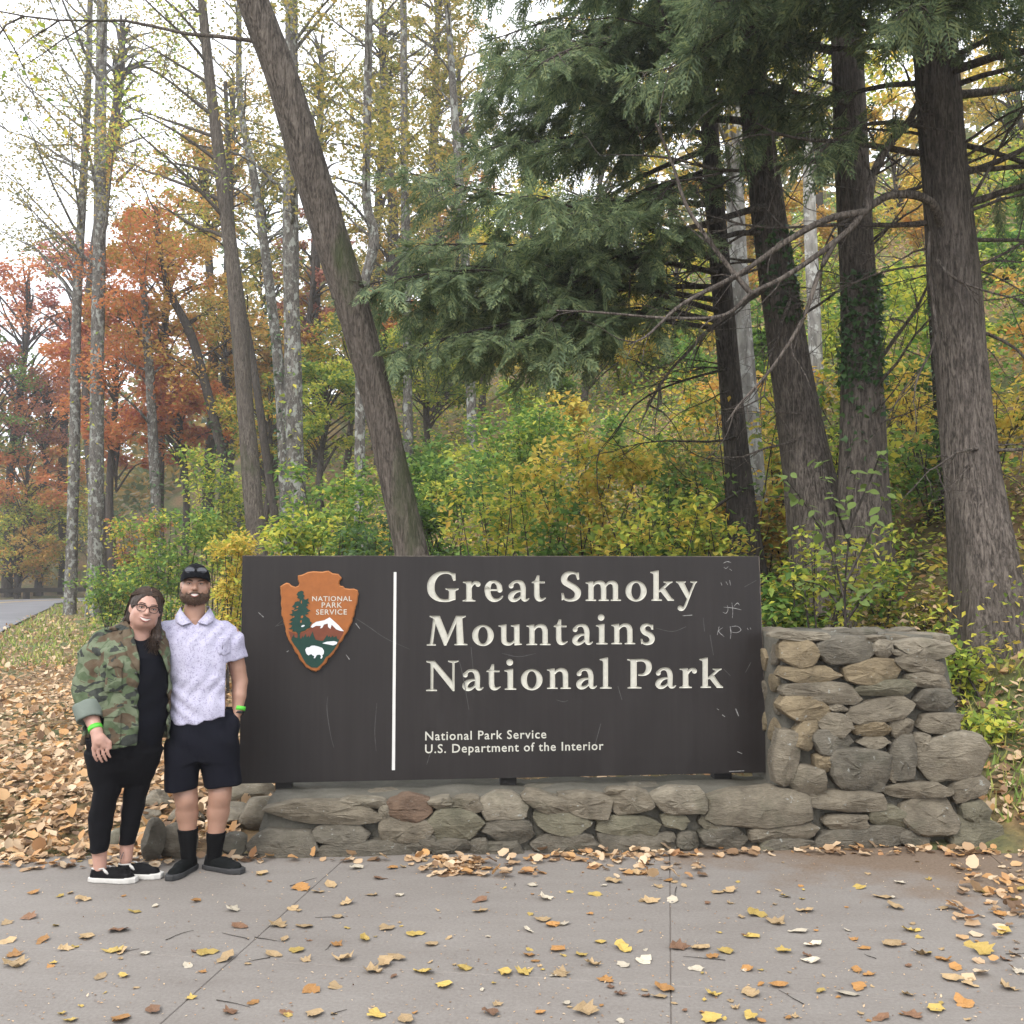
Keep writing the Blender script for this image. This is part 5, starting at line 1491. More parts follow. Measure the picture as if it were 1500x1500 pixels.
    s.chain([(*Q(237, 926, 0.0), 0.066), (*Q(220, 938, 0.05), 0.070), (*Q(200, 958, 0.17), 0.064)], 0.045)
    ax = np.array(Q(347, 966, 0)) ; ux = np.array([0.22, 0, -1.0]); ux /= np.linalg.norm(ux)
    s.clip(lambda X_, Y_, Z_: np.where(X_ > X(326), (X_ - ax[0]) * ux[0] + (Z_ - ax[2]) * ux[2], -1.0))
    s.clip(lambda X_, Y_, Z_: (Z(1059.5) + (X_ - X(246)) * 0.135 + 0.006 * np.sin(X_ * 22)) - Z_)
    s.cone(Q(279, 893, -0.02), Q(279, 915, -0.035), 0.066, 0.045, 0.0, 'cut')
    s.clip(lambda X_, Y_, Z_: np.where(Y_ < -0.02, 0.021 - ((np.abs(X_ - X(280)) * 0.75) + (Z(909) - Z_) * 0.8 + 0.0) , -1.0))
    s.warp(lambda X_, Y_, Z_: 0.0042 * np.sin(34 * X_ + 55 * Z_ + 3.0 * np.sin(9 * Z_ + 14 * X_)) * np.exp(-((Z_ - Z(1020)) / 0.16) ** 2) + 0.003 * np.sin(70 * X_ - 30 * Z_ + 2 * np.sin(20 * Z_)))
    shirt = obj('shirt', s.mesh('shirt', M_SHIRT), None, root)
    def patch(src, name, poly, off, mat, parent, front=True, h=None):
        g = src.copy(); pf = poly_sdf(poly)
        g.F = (g.F - off).astype(np.float32)
        Xg, Yg, Zg = np.meshgrid(*g.ax, indexing='ij', sparse=True)
        m2 = pf(Xg[:, 0, :], Zg[0, 0, :][None, :])[:, None, :]
        g.F = np.maximum(g.F, m2).astype(np.float32)
        g.F = np.maximum(g.F, np.broadcast_to(Yg + 0.03, g.F.shape) if front else -1).astype(np.float32)
        g.F = np.maximum(g.F, -(src.F + 0.004)).astype(np.float32)
        return obj(name, g.mesh(name, mat), None, parent)
    px2 = lambda L: [(X(a), Z(b_)) for a, b_ in L]
    patch(s, 'chest_pocket', px2([(312, 931), (331, 932), (332, 956), (322, 960), (313, 956)]), 0.005, M_SHIRT, shirt)
    # collar: two leaves standing round the neck
    for sx, pts in ((-1, [(262, 895), (266, 887), (264, 903), (269, 909), (277, 913), (273, 906), (267, 897)]), (1, [(297, 894), (293, 886), (297, 902), (300, 912), (293, 909), (288, 905), (292, 897)])):
        c0, c1 = (Q(261.5, 893, 0.0), Q(277, 911, -0.098)) if sx < 0 else (Q(298, 893, 0.0), Q(284, 911, -0.098))
        tip = Q(252, 908, -0.095) if sx < 0 else Q(304, 909, -0.095)
        V, F_ = [], []
        inner = [np.array(Q(279.5 + sx * 17, 888, 0.06)), np.array(Q(279.5 + sx * 21, 889, 0.0)), np.array(Q(279.5 + sx * 16, 897, -0.065)), np.array(Q(279.5 + sx * 4.0, 910, -0.108))]
        outer = [np.array(Q(279.5 + sx * 22, 897, 0.075)), np.array(Q(279.5 + sx * 28, 901, 0.0)), np.array(Q(279.5 + sx * 27, 908, -0.085)), np.array(Q(279.5 + sx * 17.5, 913.5, -0.122))]
        I, O = catmull(inner, 5), catmull(outer, 5); n = len(I)
        V = list(I) + list(O) + [i + np.array([sx * 0.0, 0.004, -0.005]) for i in I] + [o + np.array([0, 0.006, -0.004]) for o in O]
        for i in range(n - 1): F_ += [(i, i + 1, n + i + 1, n + i), (n + i, n + i + 1, 3 * n + i + 1, 3 * n + i), (2 * n + i, 2 * n + i + 1, i + 1, i)]
        F_ += [(n - 1, 2 * n - 1, 4 * n - 1, 3 * n - 1)]
        obj('collar', mesh_py('collar', V, F_, M_SHIRT, True), None, shirt)
    M_BTN = simple('shirt_button', (0.62, 0.60, 0.68), 0.4)
    # ---- shorts
    t = Field((-0.30, -0.22, Z(1160)), (0.27, 0.24, Z(1036)), 0.0078)
    t.loft([(Z(1112), X(293.5), 0, hwm(51), 0.135), (Z(1100), X(293), 0, hwm(52), 0.14), (Z(1080), X(292.5), 0, hwm(51), 0.14), (Z(1052), X(292), 0, hwm(48), 0.13), (Z(1038), X(292), 0, hwm(46), 0.125)], 0.0, p=2.5)
    t.loft([(Z(1158), X(264), 0.005, hwm(23.5), 0.112), (Z(1120), X(264.5), 0.0, hwm(25), 0.128), (Z(1085), X(268), 0.0, hwm(26), 0.13), (Z(1060), X(274), 0.0, hwm(20), 0.09)], 0.03, p=2.4)
    t.loft([(Z(1156), X(325.5), -0.005, hwm(27), 0.115), (Z(1120), X(320), 0.0, hwm(28), 0.128), (Z(1085), X(316), 0.0, hwm(28), 0.13), (Z(1060), X(310), 0.0, hwm(20), 0.09)], 0.03, p=2.4)
    t.ell(Q(337, 1066, -0.05), (0.040, 0.055, 0.075), 0.03)
    t.clip(lambda X_, Y_, Z_: (Z(1154.5) + 0.10 * np.clip(X_ - X(241), 0, 9) * 0.5) - Z_)
    t.warp(lambda X_, Y_, Z_: 0.0035 * np.sin(30 * X_ + 18 * Z_ + 2 * np.sin(16 * Z_)))
    obj('shorts', t.mesh('shorts', M_NAVY), None, root)
    # ---- socks, shoes, wristbands
    for nm, pts in (('a', [(*Q(274.3, 1205, 0.018), 0.066), (*Q(275.2, 1226, 0.02), 0.053), (*Q(276, 1248, 0.02), 0.044), (*Q(276.5, 1262, 0.02), 0.042)]), ('b', [(*Q(316.2, 1208, 0.008), 0.066), (*Q(315, 1229, 0.01), 0.053), (*Q(313.6, 1250, 0.01), 0.044), (*Q(312.5, 1265, 0.01), 0.042)])):
        k = Field(np.min([p[:3] for p in pts], 0) - 0.08, np.max([p[:3] for p in pts], 0) + 0.08, 0.005)
        k.chain(pts, 0.01); zt = Z(1213) if nm == 'a' else Z(1220); k.clip(lambda X_, Y_, Z_: Z_ - zt)
        obj('sock', k.mesh('sock', M_SOCK), None, root)
    def heel(px_, py_): g = gnd(px_, py_); return (g.x - base.x, g.y - base.y, 0.0)
    hz = Q(276.5, 0, 0); h1 = (hz[0] + 0.030, 0.065, 0.0); shoe(root, 'shoe', h1, (-0.50, -0.86), 0.262, M_SHOE2, M_SOLE_K, None, M_SHOE)
    hz = Q(312.5, 0, 0); h2 = (hz[0] - 0.042, 0.040, 0.0); shoe(root, 'shoe', h2, (0.76, -0.65), 0.265, M_SHOE2, M_SOLE_K, None, M_SHOE)
    d = (np.array(Q(345, 1043, -0.03)) - np.array(Q(348, 1022, -0.01)))
    ring(root, 'wristband', Q(346, 1038.5, -0.026), d, 0.036, 0.036, 0.024, M_BAND); ring(root, 'bracelet', Q(345, 1044.5, -0.031), d, 0.034, 0.034, 0.014, M_BAND_WATCH)
    return root
build_man()

# ============================================================ the woman
def build_woman():
    base = gnd(172, 1290); yaw = math.atan2(-base.x, base.y); S = base.y / F_PX * math.cos(yaw)
    X = lambda p: (p - 172) * S
    Z = lambda p: at(172, p, base.y).z
    def Q(px_, py_, y=0.0): return (X(px_), y, Z(py_))
    hwm = lambda p: p * S
    f = Field((-0.34, -0.24, 0.02), (0.33, 0.34, 1.72), 0.0068)
    Rm = rotm(0.21, -0.04, 0.10)
    hc = Q(204.5, 892, -0.05)
    T = head_to(f, hc, Rm, 1.06, 1.0, 1.00, 1.0)
    Mi = np.array(Rm.transposed())
    f.ell(T((0, 0.005, -0.085)), (0.046, 0.046, 0.026), 0.03, 'add', Mi)         # soft under-chin
    f.cone(Q(196, 930, 0.0), Q(200, 903, -0.01), 0.062, 0.057, 0.02)
    f.loft([(Z(1095), X(178), 0, 0.16, 0.11), (Z(1050), X(182), 0, 0.17, 0.12), (Z(985), X(186), 0, 0.165, 0.12), (Z(945), X(187), 0, 0.15, 0.09), (Z(922), X(192), 0, 0.10, 0.075)], 0.05)
    f.chain([(*Q(140, 948, 0.0), 0.060), (*Q(124, 1003, -0.03), 0.052), (*Q(129, 1040, -0.12), 0.046), (*Q(138, 1062, -0.19), 0.033)], 0.01)
    hand(f, Q(138, 1062, -0.19), Q(142, 1075, -0.215), (0.12, -0.10, -1), 0.072, 1.0, -1, (1, -0.15, 0.1), (0.25, 0.15, -0.4))
    f.chain([(*Q(232, 948, 0.03), 0.066), (*Q(252, 985, 0.20), 0.054), (*Q(272, 1000, 0.235), 0.044), (*Q(290, 1002, 0.235), 0.032)], 0.02)
    hand(f, Q(290, 1002, 0.235), Q(302, 1002, 0.225), (1, 0, 0), 0.07, 0.95, 1, (0, 0, 1), (0, -1, 0))
    f.chain([(*Q(154, 1105, 0.0), 0.08), (*Q(154, 1160, -0.005), 0.055), (*Q(146, 1200, 0.02), 0.055), (*Q(145, 1240, 0.02), 0.042), (*Q(146.5, 1272, 0.02), 0.036)], 0.02)
    f.chain([(*Q(203, 1105, 0.03), 0.08), (*Q(198, 1158, 0.03), 0.054), (*Q(190, 1190, 0.06), 0.055), (*Q(185, 1235, 0.06), 0.041), (*Q(184, 1264, 0.06), 0.035)], 0.02)
    root = obj('person', f.mesh('person', M_SKIN_W)); root.location = (base.x, base.y, 0.0); root.rotation_euler = (0, 0, yaw)
    tag(root, 'woman with glasses in open camouflage jacket and black leggings, leaning to the man', 'person', 'couple posing beside the sign')
    eyes(T, Rm, root, 1.0, 0.62); brows(T, root, 0.024, 0.0030)
    smile(T, root, -0.060, 0.030, 0.0100, 0.0034, -0.1000, 10.0)
    # ---- glasses
    gl = empty('glasses', (0, 0, 0), 0, root)
    def gp(x, z, y=-0.100): return T((x, y + 5.5 * x * x, z))
    for sx in (-1, 1):
        P = []
        for a in np.linspace(0, 2 * math.pi, 20, endpoint=False):
            ca, sa = math.cos(a), math.sin(a)
            rr = (abs(ca) ** 3.2 + abs(sa) ** 3.2) ** (-1 / 3.2)
            z = 0.0005 + 0.0185 * sa * rr + (0.003 * ca * sx * 0 if sa < 0 else 0.002 * (ca * sx > 0))
            P.append(gp(sx * 0.032 + 0.0245 * ca * rr * (0.93 if sa < 0 else 1.0), z))
        obj('rim', tube_me('rim', P, [0.0030 if 0 < a < math.pi else 0.0022 for a in np.linspace(0, 2 * math.pi, 20, endpoint=False)], M_GLASSES, 6, True), None, gl)
        obj('temple', tube_me('temple', [gp(sx * 0.056, 0.010), T((sx * 0.071, -0.07, 0.009)), T((sx * 0.077, 0.01, 0.006))], 0.0026, M_GLASSES, 6), None, gl)
    obj('bridge', tube_me('bridge', [gp(-0.009, 0.006, -0.104), gp(0, 0.009, -0.106), gp(0.009, 0.006, -0.104)], 0.0026, M_GLASSES, 6), None, gl)
    # ---- hair: swept back from a centre parting, falling behind one shoulder and over the other
    h = Field((hc[0] - 0.22, hc[1] - 0.17, Z(968)), (hc[0] + 0.20, hc[1] + 0.20, hc[2] + 0.16), 0.0045)
    h.ell(T((0, 0.016, 0.034)), (0.0905, 0.104, 0.096), 0.0, 'add', Mi)
    # front hairline: an arch over the forehead, down in front of the ears
    h.ell(T((0, -0.130, -0.005)), (0.079, 0.098, 0.102), 0.012, 'cut', Mi)
    h.clip(lambda X_, Y_, Z_: np.where(Y_ < hc[1] - 0.0, (hc[2] - 0.02) - Z_ - 0.0, -1.0))
    h.chain([(*T((-0.055, 0.050, 0.0)), 0.036), (*T((-0.062, 0.066, -0.07)), 0.030), (*Q(174, 918, 0.045), 0.028), (*Q(169, 932, 0.085), 0.026), (*Q(170, 955, 0.15), 0.022)], 0.02)
    h.chain([(*T((0.062, 0.035, 0.0)), 0.038), (*T((0.068, 0.035, -0.07)), 0.032), (*Q(221, 922, -0.045), 0.026), (*Q(221, 934, -0.105), 0.023), (*Q(217, 944, -0.142), 0.018)], 0.02)
    h.chain([(*T((0, 0.07, 0.0)), 0.06), (*T((0, 0.085, -0.10)), 0.055), (*Q(192, 945, 0.13), 0.05)], 0.03)
    h.warp(lambda X_, Y_, Z_: 0.0014 * np.sin(230 * X_ + 160 * Y_ + 2.2 * np.sin(30 * Z_)) + 0.0009 * np.sin(410 * X_ + 300 * Y_ + 25 * Z_))
    # parting groove
    h.cone(T((0.006, -0.075, 0.100)), T((0.004, 0.03, 0.136)), 0.007, 0.004, 0.008, 'cut')
    hair = obj('hair', h.mesh('hair', M_HAIR), None, root)
    # loose strands over the mass: from the parting round the head, then down behind one shoulder and over the other
    rs = rng(909); st = HairSet()
    for k in range(560):
        sx = -1 if k % 2 else 1
        y0 = rs.uniform(-0.078, 0.075); p0 = np.array([0.005 + sx * rs.uniform(0.001, 0.010), y0, 0])
        def on_head(x, y, lift=0.0):
            q = 1 - (x / 0.0905) ** 2 - ((y - 0.016) / 0.104) ** 2
            return np.array([x, y, 0.034 + (0.096 + lift) * math.sqrt(max(q, 0.0))])
        pts = []
        f = rs.uniform(0.0, 1.0)
        for t in np.linspace(0, 1, 7):
            x = sx * (0.006 + 0.0835 * math.sin(t * 1.5)); yy = y0 + (0.058 - y0) * (0.15 + 0.85 * f) * t ** 1.3
            yy = max(yy, -0.082 + 0.085 * t ** 1.2)
            sc = math.hypot(x / 0.0905, (yy - 0.016) / 0.104)
            if sc > 0.985: x, yy = x / sc * 0.985, 0.016 + (yy - 0.016) / sc * 0.985
            p = on_head(x, yy); pts.append(T(p + np.array([0, 0, 0.0022 + 0.002 * rs.uniform()])))
        a_ = np.array(pts[-1])
        if sx < 0:
            q1 = np.array(T((-0.066 + rs.normal(0, 0.010), 0.060 + rs.normal(0, 0.012), -0.06))); q2 = np.array(Q(172 + rs.normal(0, 5), 922, 0.03 + rs.normal(0, 0.02))); q3 = np.array(Q(166 + rs.normal(0, 5), 936 + rs.normal(0, 5), 0.07 + rs.normal(0, 0.02)))
        else:
            q1 = np.array(T((0.070 + rs.normal(0, 0.008), 0.035 + rs.normal(0, 0.014), -0.06))); q2 = np.array(Q(221 + rs.normal(0, 3.5), 926, -0.06 + rs.normal(0, 0.02))); q3 = np.array(Q(216 + rs.normal(0, 5), 946 + rs.normal(0, 6), -0.155 + rs.normal(0, 0.012)))
        P = catmull(list(pts[::2]) + [q1, q2, q3], 3)
        if P[-1][2] < P[0][2]: st.add(P, 0.0023)
    obj('hair_strands', st.mesh('hair_strands', M_STRAND), None, hair)
    obj('earring', tube_me('earring', [T((-0.080, 0.004, -0.038)), T((-0.081, 0.004, -0.044))], 0.0035, simple('earring_dark', (0.05, 0.05, 0.06), 0.2), 6), None, root)
    # ---- black top
    t = Field((-0.34, -0.28, Z(1110)), (0.34, 0.24, Z(905)), 0.0078)
    t.loft([(Z(1092), X(178), 0, hwm(53), 0.160), (Z(1060), X(184), 0, hwm(56), 0.178), (Z(1020), X(187), -0.005, hwm(56), 0.178), (Z(985), X(188), -0.012, hwm(54), 0.178), (Z(962), X(188), -0.012, hwm(51), 0.165), (Z(945), X(188), -0.003, hwm(47), 0.128), (Z(930), X(190), 0.01, hwm(40), 0.098), (Z(917), X(194), 0.015, hwm(24), 0.082)], 0.0, p=2.3)
    t.ell(Q(199, 918, -0.085), (0.070, 0.09, 0.078), 0.0, 'cut', np.array(rotm(0.20, 0, 0).transposed()))
    t.warp(lambda X_, Y_, Z_: 0.0025 * np.sin(26 * X_ - 30 * Z_ + 2 * np.sin(15 * Z_)))
    obj('top', t.mesh('top', M_TOP), None, root)
    # ---- leggings
    l = Field((-0.27, -0.24, Z(1250)), (0.27, 0.24, Z(1075)), 0.0078)
    l.loft([(Z(1156), X(177), 0.015, hwm(20), 0.02), (Z(1148), X(177), 0.015, hwm(33), 0.075), (Z(1125), X(177), 0.01, hwm(46.5), 0.145), (Z(1100), X(177.5), 0.0, hwm(54), 0.168), (Z(1077), X(178), 0, hwm(57), 0.168)], 0.0, p=2.2)
    l.loft([(Z(1246), X(145), 0.02, hwm(13.2), 0.060), (Z(1225), X(145.5), 0.02, hwm(15.5), 0.068), (Z(1199), X(146), 0.02, hwm(18.8), 0.078), (Z(1175), X(150), 0.0, hwm(18.5), 0.078), (Z(1157), X(154.5), -0.01, hwm(19.5), 0.084), (Z(1130), X(152), 0.0, hwm(26), 0.115), (Z(1100), X(150), 0.0, hwm(29), 0.135)], 0.03, p=2.1)
    l.loft([(Z(1241), X(185), 0.06, hwm(12.2), 0.056), (Z(1215), X(187), 0.06, hwm(15.8), 0.068), (Z(1189), X(190), 0.06, hwm(19.3), 0.078), (Z(1168), X(195), 0.04, hwm(18.0), 0.078), (Z(1150), X(199), 0.025, hwm(19.0), 0.084), (Z(1125), X(203), 0.02, hwm(25), 0.115), (Z(1100), X(207), 0.01, hwm(28), 0.135)], 0.03, p=2.1)
    l.clip(lambda X_, Y_, Z_: np.where(Z_ < Z(1152), 0.004 + (Z(1152) - Z_) * 0.05 - np.abs(X_ - X(177.5) + (Z(1152) - Z_) * 0.11), -1.0))
    l.warp(lambda X_, Y_, Z_: 0.0018 * np.sin(60 * Z_ + 10 * X_ + 2 * np.sin(30 * X_)))
    obj('leggings', l.mesh('leggings', M_BLACK), None, root)
    # ---- jacket, open down the front
    j = Field((-0.36, -0.30, Z(1095)), (0.36, 0.33, Z(900)), 0.0078)
    rows = [(Z(1092), X(180), 0.0, hwm(65.5), 0.198), (Z(1050), X(182), 0, hwm(63), 0.198), (Z(1010), X(186), -0.003, hwm(60), 0.197), (Z(980), X(187.5), -0.008, hwm(57), 0.195), (Z(955), X(187), -0.006, hwm(55), 0.170), (Z(940), X(186), 0.0, hwm(51), 0.140), (Z(928), X(186), 0.008, hwm(44), 0.112), (Z(917), X(189), 0.018, hwm(31), 0.095), (Z(909), X(193), 0.03, hwm(22), 0.08)]
    j.loft(rows, 0.0, p=2.4)
    j.chain([(*Q(146, 940, 0.01), 0.078), (*Q(132, 962, 0.01), 0.088), (*Q(123.5, 1000, -0.03), 0.084), (*Q(127, 1042, -0.125), 0.070)], 0.02)
    j.chain([(*Q(228, 942, 0.02), 0.074), (*Q(240, 962, 0.10), 0.078), (*Q(254, 988, 0.21), 0.068), (*Q(275, 1001, 0.235), 0.056)], 0.035)
    ctr = [(Z(1095), X(217)), (Z(1040), X(218)), (Z(985), X(217)), (Z(960), X(212)), (Z(940), X(205)), (Z(915), X(199))]
    hw_ = [hwm(21.5), hwm(21.5), hwm(21.5), hwm(18.5), hwm(15), hwm(13)]
    zz = np.array([c[0] for c in ctr]); xx = np.array([c[1] for c in ctr]); ww = np.array(hw_)
    o_ = np.argsort(zz)
    def opening(X_, Y_, Z_):
        c = np.interp(Z_, zz[o_], xx[o_]); w = np.interp(Z_, zz[o_], ww[o_])
        return np.maximum(np.abs(X_ - c) - w, Y_ + 0.02)
    j.clip(lambda X_, Y_, Z_: -opening(X_, Y_, Z_))
    j.ell(Q(199, 912, -0.03), (0.072, 0.085, 0.06), 0.01, 'cut')
    j.clip(lambda X_, Y_, Z_: (Z(1088) + 0.006 * np.sin(X_ * 30) + 0.05 * np.maximum(X_ - X(200), 0)) - Z_)
    ce = np.array(Q(127.5, 1044, -0.125)); cn = np.array([0.16, -0.45, -1.0]); cn /= np.linalg.norm(cn)
    j.clip(lambda X_, Y_, Z_: np.where((X_ < X(148)) & (Z_ < Z(1020)) & ((X_ - ce[0]) ** 2 + (Y_ - ce[1]) ** 2 < 0.0085), (X_ - ce[0]) * cn[0] + (Y_ - ce[1]) * cn[1] + (Z_ - ce[2]) * cn[2], -1.0))
    # crease between arm and body, folds
    j.warp(lambda X_, Y_, Z_: 0.0040 * np.sin(24 * X_ - 46 * Z_ + 2.5 * np.sin(13 * Z_ + 11 * X_)) + 0.0022 * np.sin(75 * Z_ + 50 * X_ + 3 * np.sin(25 * X_)))
    j.cone(Q(149, 965, -0.16), Q(148, 1030, -0.17), 0.012, 0.012, 0.02, 'cut')
    jack = obj('jacket', j.mesh('jacket', M_CAMO), None, root)
    def patch(src, name, poly, off, mat, parent, inner=0.004):
        g = src.copy(); pf = poly_sdf([(X(a), Z(b_)) for a, b_ in poly])
        g.F = (g.F - off).astype(np.float32)
        Xg, Yg, Zg = np.meshgrid(*g.ax, indexing='ij', sparse=True)
        m2 = pf(Xg[:, 0, :], Zg[0, 0, :][None, :])[:, None, :]
        g.F = np.maximum(g.F, m2).astype(np.float32)
        g.F = np.maximum(g.F, np.broadcast_to(Yg + 0.04, g.F.shape)).astype(np.float32)
        g.F = np.maximum(g.F, -(src.F + inner)).astype(np.float32)
        return obj(name, g.mesh(name, mat), None, parent)
    pk = patch(j, 'chest_pocket', [(151, 962), (173, 968), (173, 1009), (147, 1009)], 0.010, M_CAMO, jack)
    patch(j, 'pocket_flap', [(151, 958), (175, 964), (174, 975), (163, 973), (150, 978)], 0.017, M_CAMO, jack)
    patch(j, 'hip_pocket', [(148, 1036), (172, 1036), (173, 1083), (146, 1083)], 0.010, M_CAMO, jack)
    patch(j, 'pocket_flap', [(146, 1030), (171, 1032), (168, 1043), (146, 1045)], 0.017, M_CAMO, jack)
    patch(j, 'lapel', [(171, 921), (182, 915), (189, 934), (197, 962), (197, 985), (188, 972), (178, 955), (172, 940)], 0.013, M_CAMO, jack)
    patch(j, 'lapel', [(214, 935), (221, 934), (228, 948), (237, 962), (243, 978), (238, 985), (230, 962), (222, 950)], 0.012, M_CAMO, jack)
    # standing collar
    V, F_ = [], []
    top = catmull([Q(176, 917, -0.085), Q(172, 909, -0.02), Q(182, 905, 0.075), Q(206, 907, 0.085), Q(224, 913, 0.0), Q(222, 926, -0.09)], 5)
    out = catmull([Q(168, 926, -0.10), Q(158, 919, -0.01), Q(172, 916, 0.10), Q(212, 918, 0.11), Q(234, 926, 0.0), Q(229, 936, -0.10)], 5); n = len(top)
    V = list(top) + list(out) + [p + np.array([0, 0, -0.006]) for p in top] + [p + np.array([0, 0, -0.006]) for p in out]
    for i in range(n - 1): F_ += [(i, i + 1, n + i + 1, n + i), (n + i, n + i + 1, 3 * n + i + 1, 3 * n + i), (2 * n + i, i, i + 1, 2 * n + i + 1) if False else (2 * n + i + 1, 2 * n + i, 3 * n + i, 3 * n + i + 1)]
    obj('collar', mesh_py('collar', V, F_, M_CAMO, True), None, jack)
    # epaulette strap and buttons
    obj('epaulette', tube_me('epaulette', [Q(146, 921, -0.055), Q(156, 919, -0.065), Q(165, 921, -0.07)], 0.010, M_CAMO, 6), None, jack)
    M_BT = simple('jacket_button', (0.03, 0.033, 0.025), 0.5)
    for py_ in (982, 1005, 1029):
        o = obj('button', tube_me('button', [Q(192.3, py_, -0.201), Q(192.3, py_, -0.207)], 0.009, M_BT, 10), None, jack)
    # rolled cuff, pale lining
    c = Field(np.array(Q(100, 1068, -0.25)), np.array(Q(155, 1010, 0.02)), 0.005)
    a0 = np.array(Q(126, 1030, -0.100)); a1 = np.array(Q(130, 1049, -0.143))
    c.cone(a0, a1, 0.086, 0.076); ax_ = (a1 - a0) / np.linalg.norm(a1 - a0)
    def band(X_, Y_, Z_): return (X_ - a0[0]) * ax_[0] + (Y_ - a0[1]) * ax_[1] + (Z_ - a0[2]) * ax_[2]
    Lb = np.linalg.norm(a1 - a0)
    c.clip(lambda X_, Y_, Z_: np.maximum(-0.012 - band(X_, Y_, Z_), band(X_, Y_, Z_) - Lb + 0.004))
    c.cone(a1, a1 + ax_ * 0.1, 0.060, 0.060, 0.0, 'cut')
    c.warp(lambda X_, Y_, Z_: 0.0018 * np.sin(60 * X_ + 50 * Z_))
    obj('rolled_cuff', c.mesh('rolled_cuff', M_CUFF), None, jack)
    d = np.array(Q(138, 1062, -0.19)) - np.array(Q(129, 1040, -0.12))
    ring(root, 'wristband', Q(136.8, 1059, -0.180), d, 0.037, 0.037, 0.026, M_BAND)
    # ---- slip-on shoes with white soles
    hz = Q(146.5, 0, 0); shoe(root, 'shoe', (hz[0] - 0.043, 0.040, 0.0), (0.86, -0.42), 0.262, M_SHOE, M_SOLE_W, True, M_SOLE_W)
    hz = Q(184, 0, 0); shoe(root, 'shoe', (hz[0] - 0.040, 0.082, 0.0), (0.84, -0.45), 0.262, M_SHOE, M_SOLE_W, True, M_SOLE_W)
    tt = [Q(174.5, 1251, 0.020), Q(177.5, 1256, 0.017), Q(180, 1250, 0.018), Q(177.5, 1257, 0.016), Q(176.5, 1260, 0.018)]
    obj('ankle_tattoo', tube_me('ankle_tattoo', tt, 0.0025, simple('tattoo_ink', (0.09, 0.075, 0.075), 0.6), 5), None, root)
    return root
build_woman()
# ---------------------------------------------------------------- vegetation toolkit
def rng(seed): return np.random.default_rng(seed)

def leaf_template(kind):
    """small folded leaf, base at origin, tip along +x, unit length; vertices and triangles"""
    if kind == 'oval':
        V = np.array([(0, 0, 0), (0.38, 0.27, 0.07), (1, 0, -0.06), (0.38, -0.27, 0.07)], float); F_ = np.array([(0, 2, 1), (0, 3, 2)])
    elif kind == 'maple':
        V = np.array([(0, 0, 0), (0.25, 0.50, 0.08), (0.48, 0.2, 0.02), (1.0, 0, -0.1), (0.48, -0.2, 0.02), (0.25, -0.50, 0.08)], float)
        F_ = np.array([(0, 2, 1), (0, 3, 2), (0, 4, 3), (0, 5, 4)])
    return V, F_

def place_leaves(T, P, size, r, up=0.35, droop=0.0):
    """instances of template T=(V,F) at points P with random frames -> arrays"""
    V, F_ = T; n = len(P)
    d = r.normal(size=(n, 3)); d[:, 2] = d[:, 2] * 0.5 - droop; d /= np.linalg.norm(d, axis=1)[:, None]
    u = r.normal(size=(n, 3)) * (1 - up) + np.array([0, 0, 1.0]) * up * 1.6
    s = np.cross(u, d); s /= np.linalg.norm(s, axis=1)[:, None] + 1e-9
    w = np.cross(d, s)
    sz = size * r.uniform(0.65, 1.3, n) if np.isscalar(size) else size
    A = (V[None, :, 0, None] * d[:, None, :] + V[None, :, 1, None] * s[:, None, :] + V[None, :, 2, None] * w[:, None, :]) * sz[:, None, None] + P[:, None, :]
    Fi = F_[None] + (np.arange(n) * len(V))[:, None, None]
    return A.reshape(-1, 3), Fi.reshape(-1, 3)

OVAL, MAPLE = leaf_template('oval'), leaf_template('maple')

def clump_points(centers, rad, n, r, flat=0.75):
    k = r.integers(0, len(centers), n)
    g = r.normal(size=(n, 3)); g /= np.linalg.norm(g, axis=1)[:, None] + 1e-9
    g *= (r.uniform(0, 1, n) ** 0.45)[:, None]; g[:, 2] *= flat
    rr = np.asarray(rad)
    rr = rr[k][:, None] if rr.ndim else rr
    return centers[k] + g * rr

def trunk_mesh(name, pts, radii, mat, sides=14, sub=5, rough=0.05, seed=0, flare=0.0):
    """tapered, slightly fluted trunk along a smoothed path"""
    C = catmull([tuple(p) + (q,) for p, q in zip(pts, radii)], sub)
    P, rad = C[:, :3], C[:, 3]
    n = len(P); T = np.gradient(P, axis=0); T /= np.linalg.norm(T, axis=1)[:, None]
    a = np.cross(T, np.array([0.0, 1.0, 0.05])); a /= np.linalg.norm(a, axis=1)[:, None]; b = np.cross(T, a)
    th = np.linspace(0, 2 * math.pi, sides, endpoint=False)
    r_ = rng(seed); ph = r_.uniform(0, 6.28, 6)
    s = np.concatenate([[0], np.cumsum(np.linalg.norm(np.diff(P, axis=0), axis=1))])
    R2 = rad[:, None] * (1 + rough * (np.sin(3 * th[None] + ph[0] + 0.5 * s[:, None]) + 0.7 * np.sin(5 * th[None] + ph[1] - 0.9 * s[:, None]) + 0.6 * np.sin(2 * th[None] + ph[2] + 1.7 * s[:, None])) + r_.normal(0, rough * 0.25, (n, sides)))
    if flare: R2 *= 1 + flare * np.exp(-s[:, None] / (4 * rad[0])) * (1 + 0.35 * np.sin(4 * th[None] + ph[3]))
    V = P[:, None] + R2[..., None] * (np.cos(th)[None, :, None] * a[:, None] + np.sin(th)[None, :, None] * b[:, None])
    i, k = np.meshgrid(np.arange(n - 1), np.arange(sides), indexing='ij'); k2 = (k + 1) % sides
    F_ = np.stack([i * sides + k, i * sides + k2, (i + 1) * sides + k2, (i + 1) * sides + k], -1).reshape(-1, 4)
    return mesh_np(name, V.reshape(-1, 3), F_, True, mat)

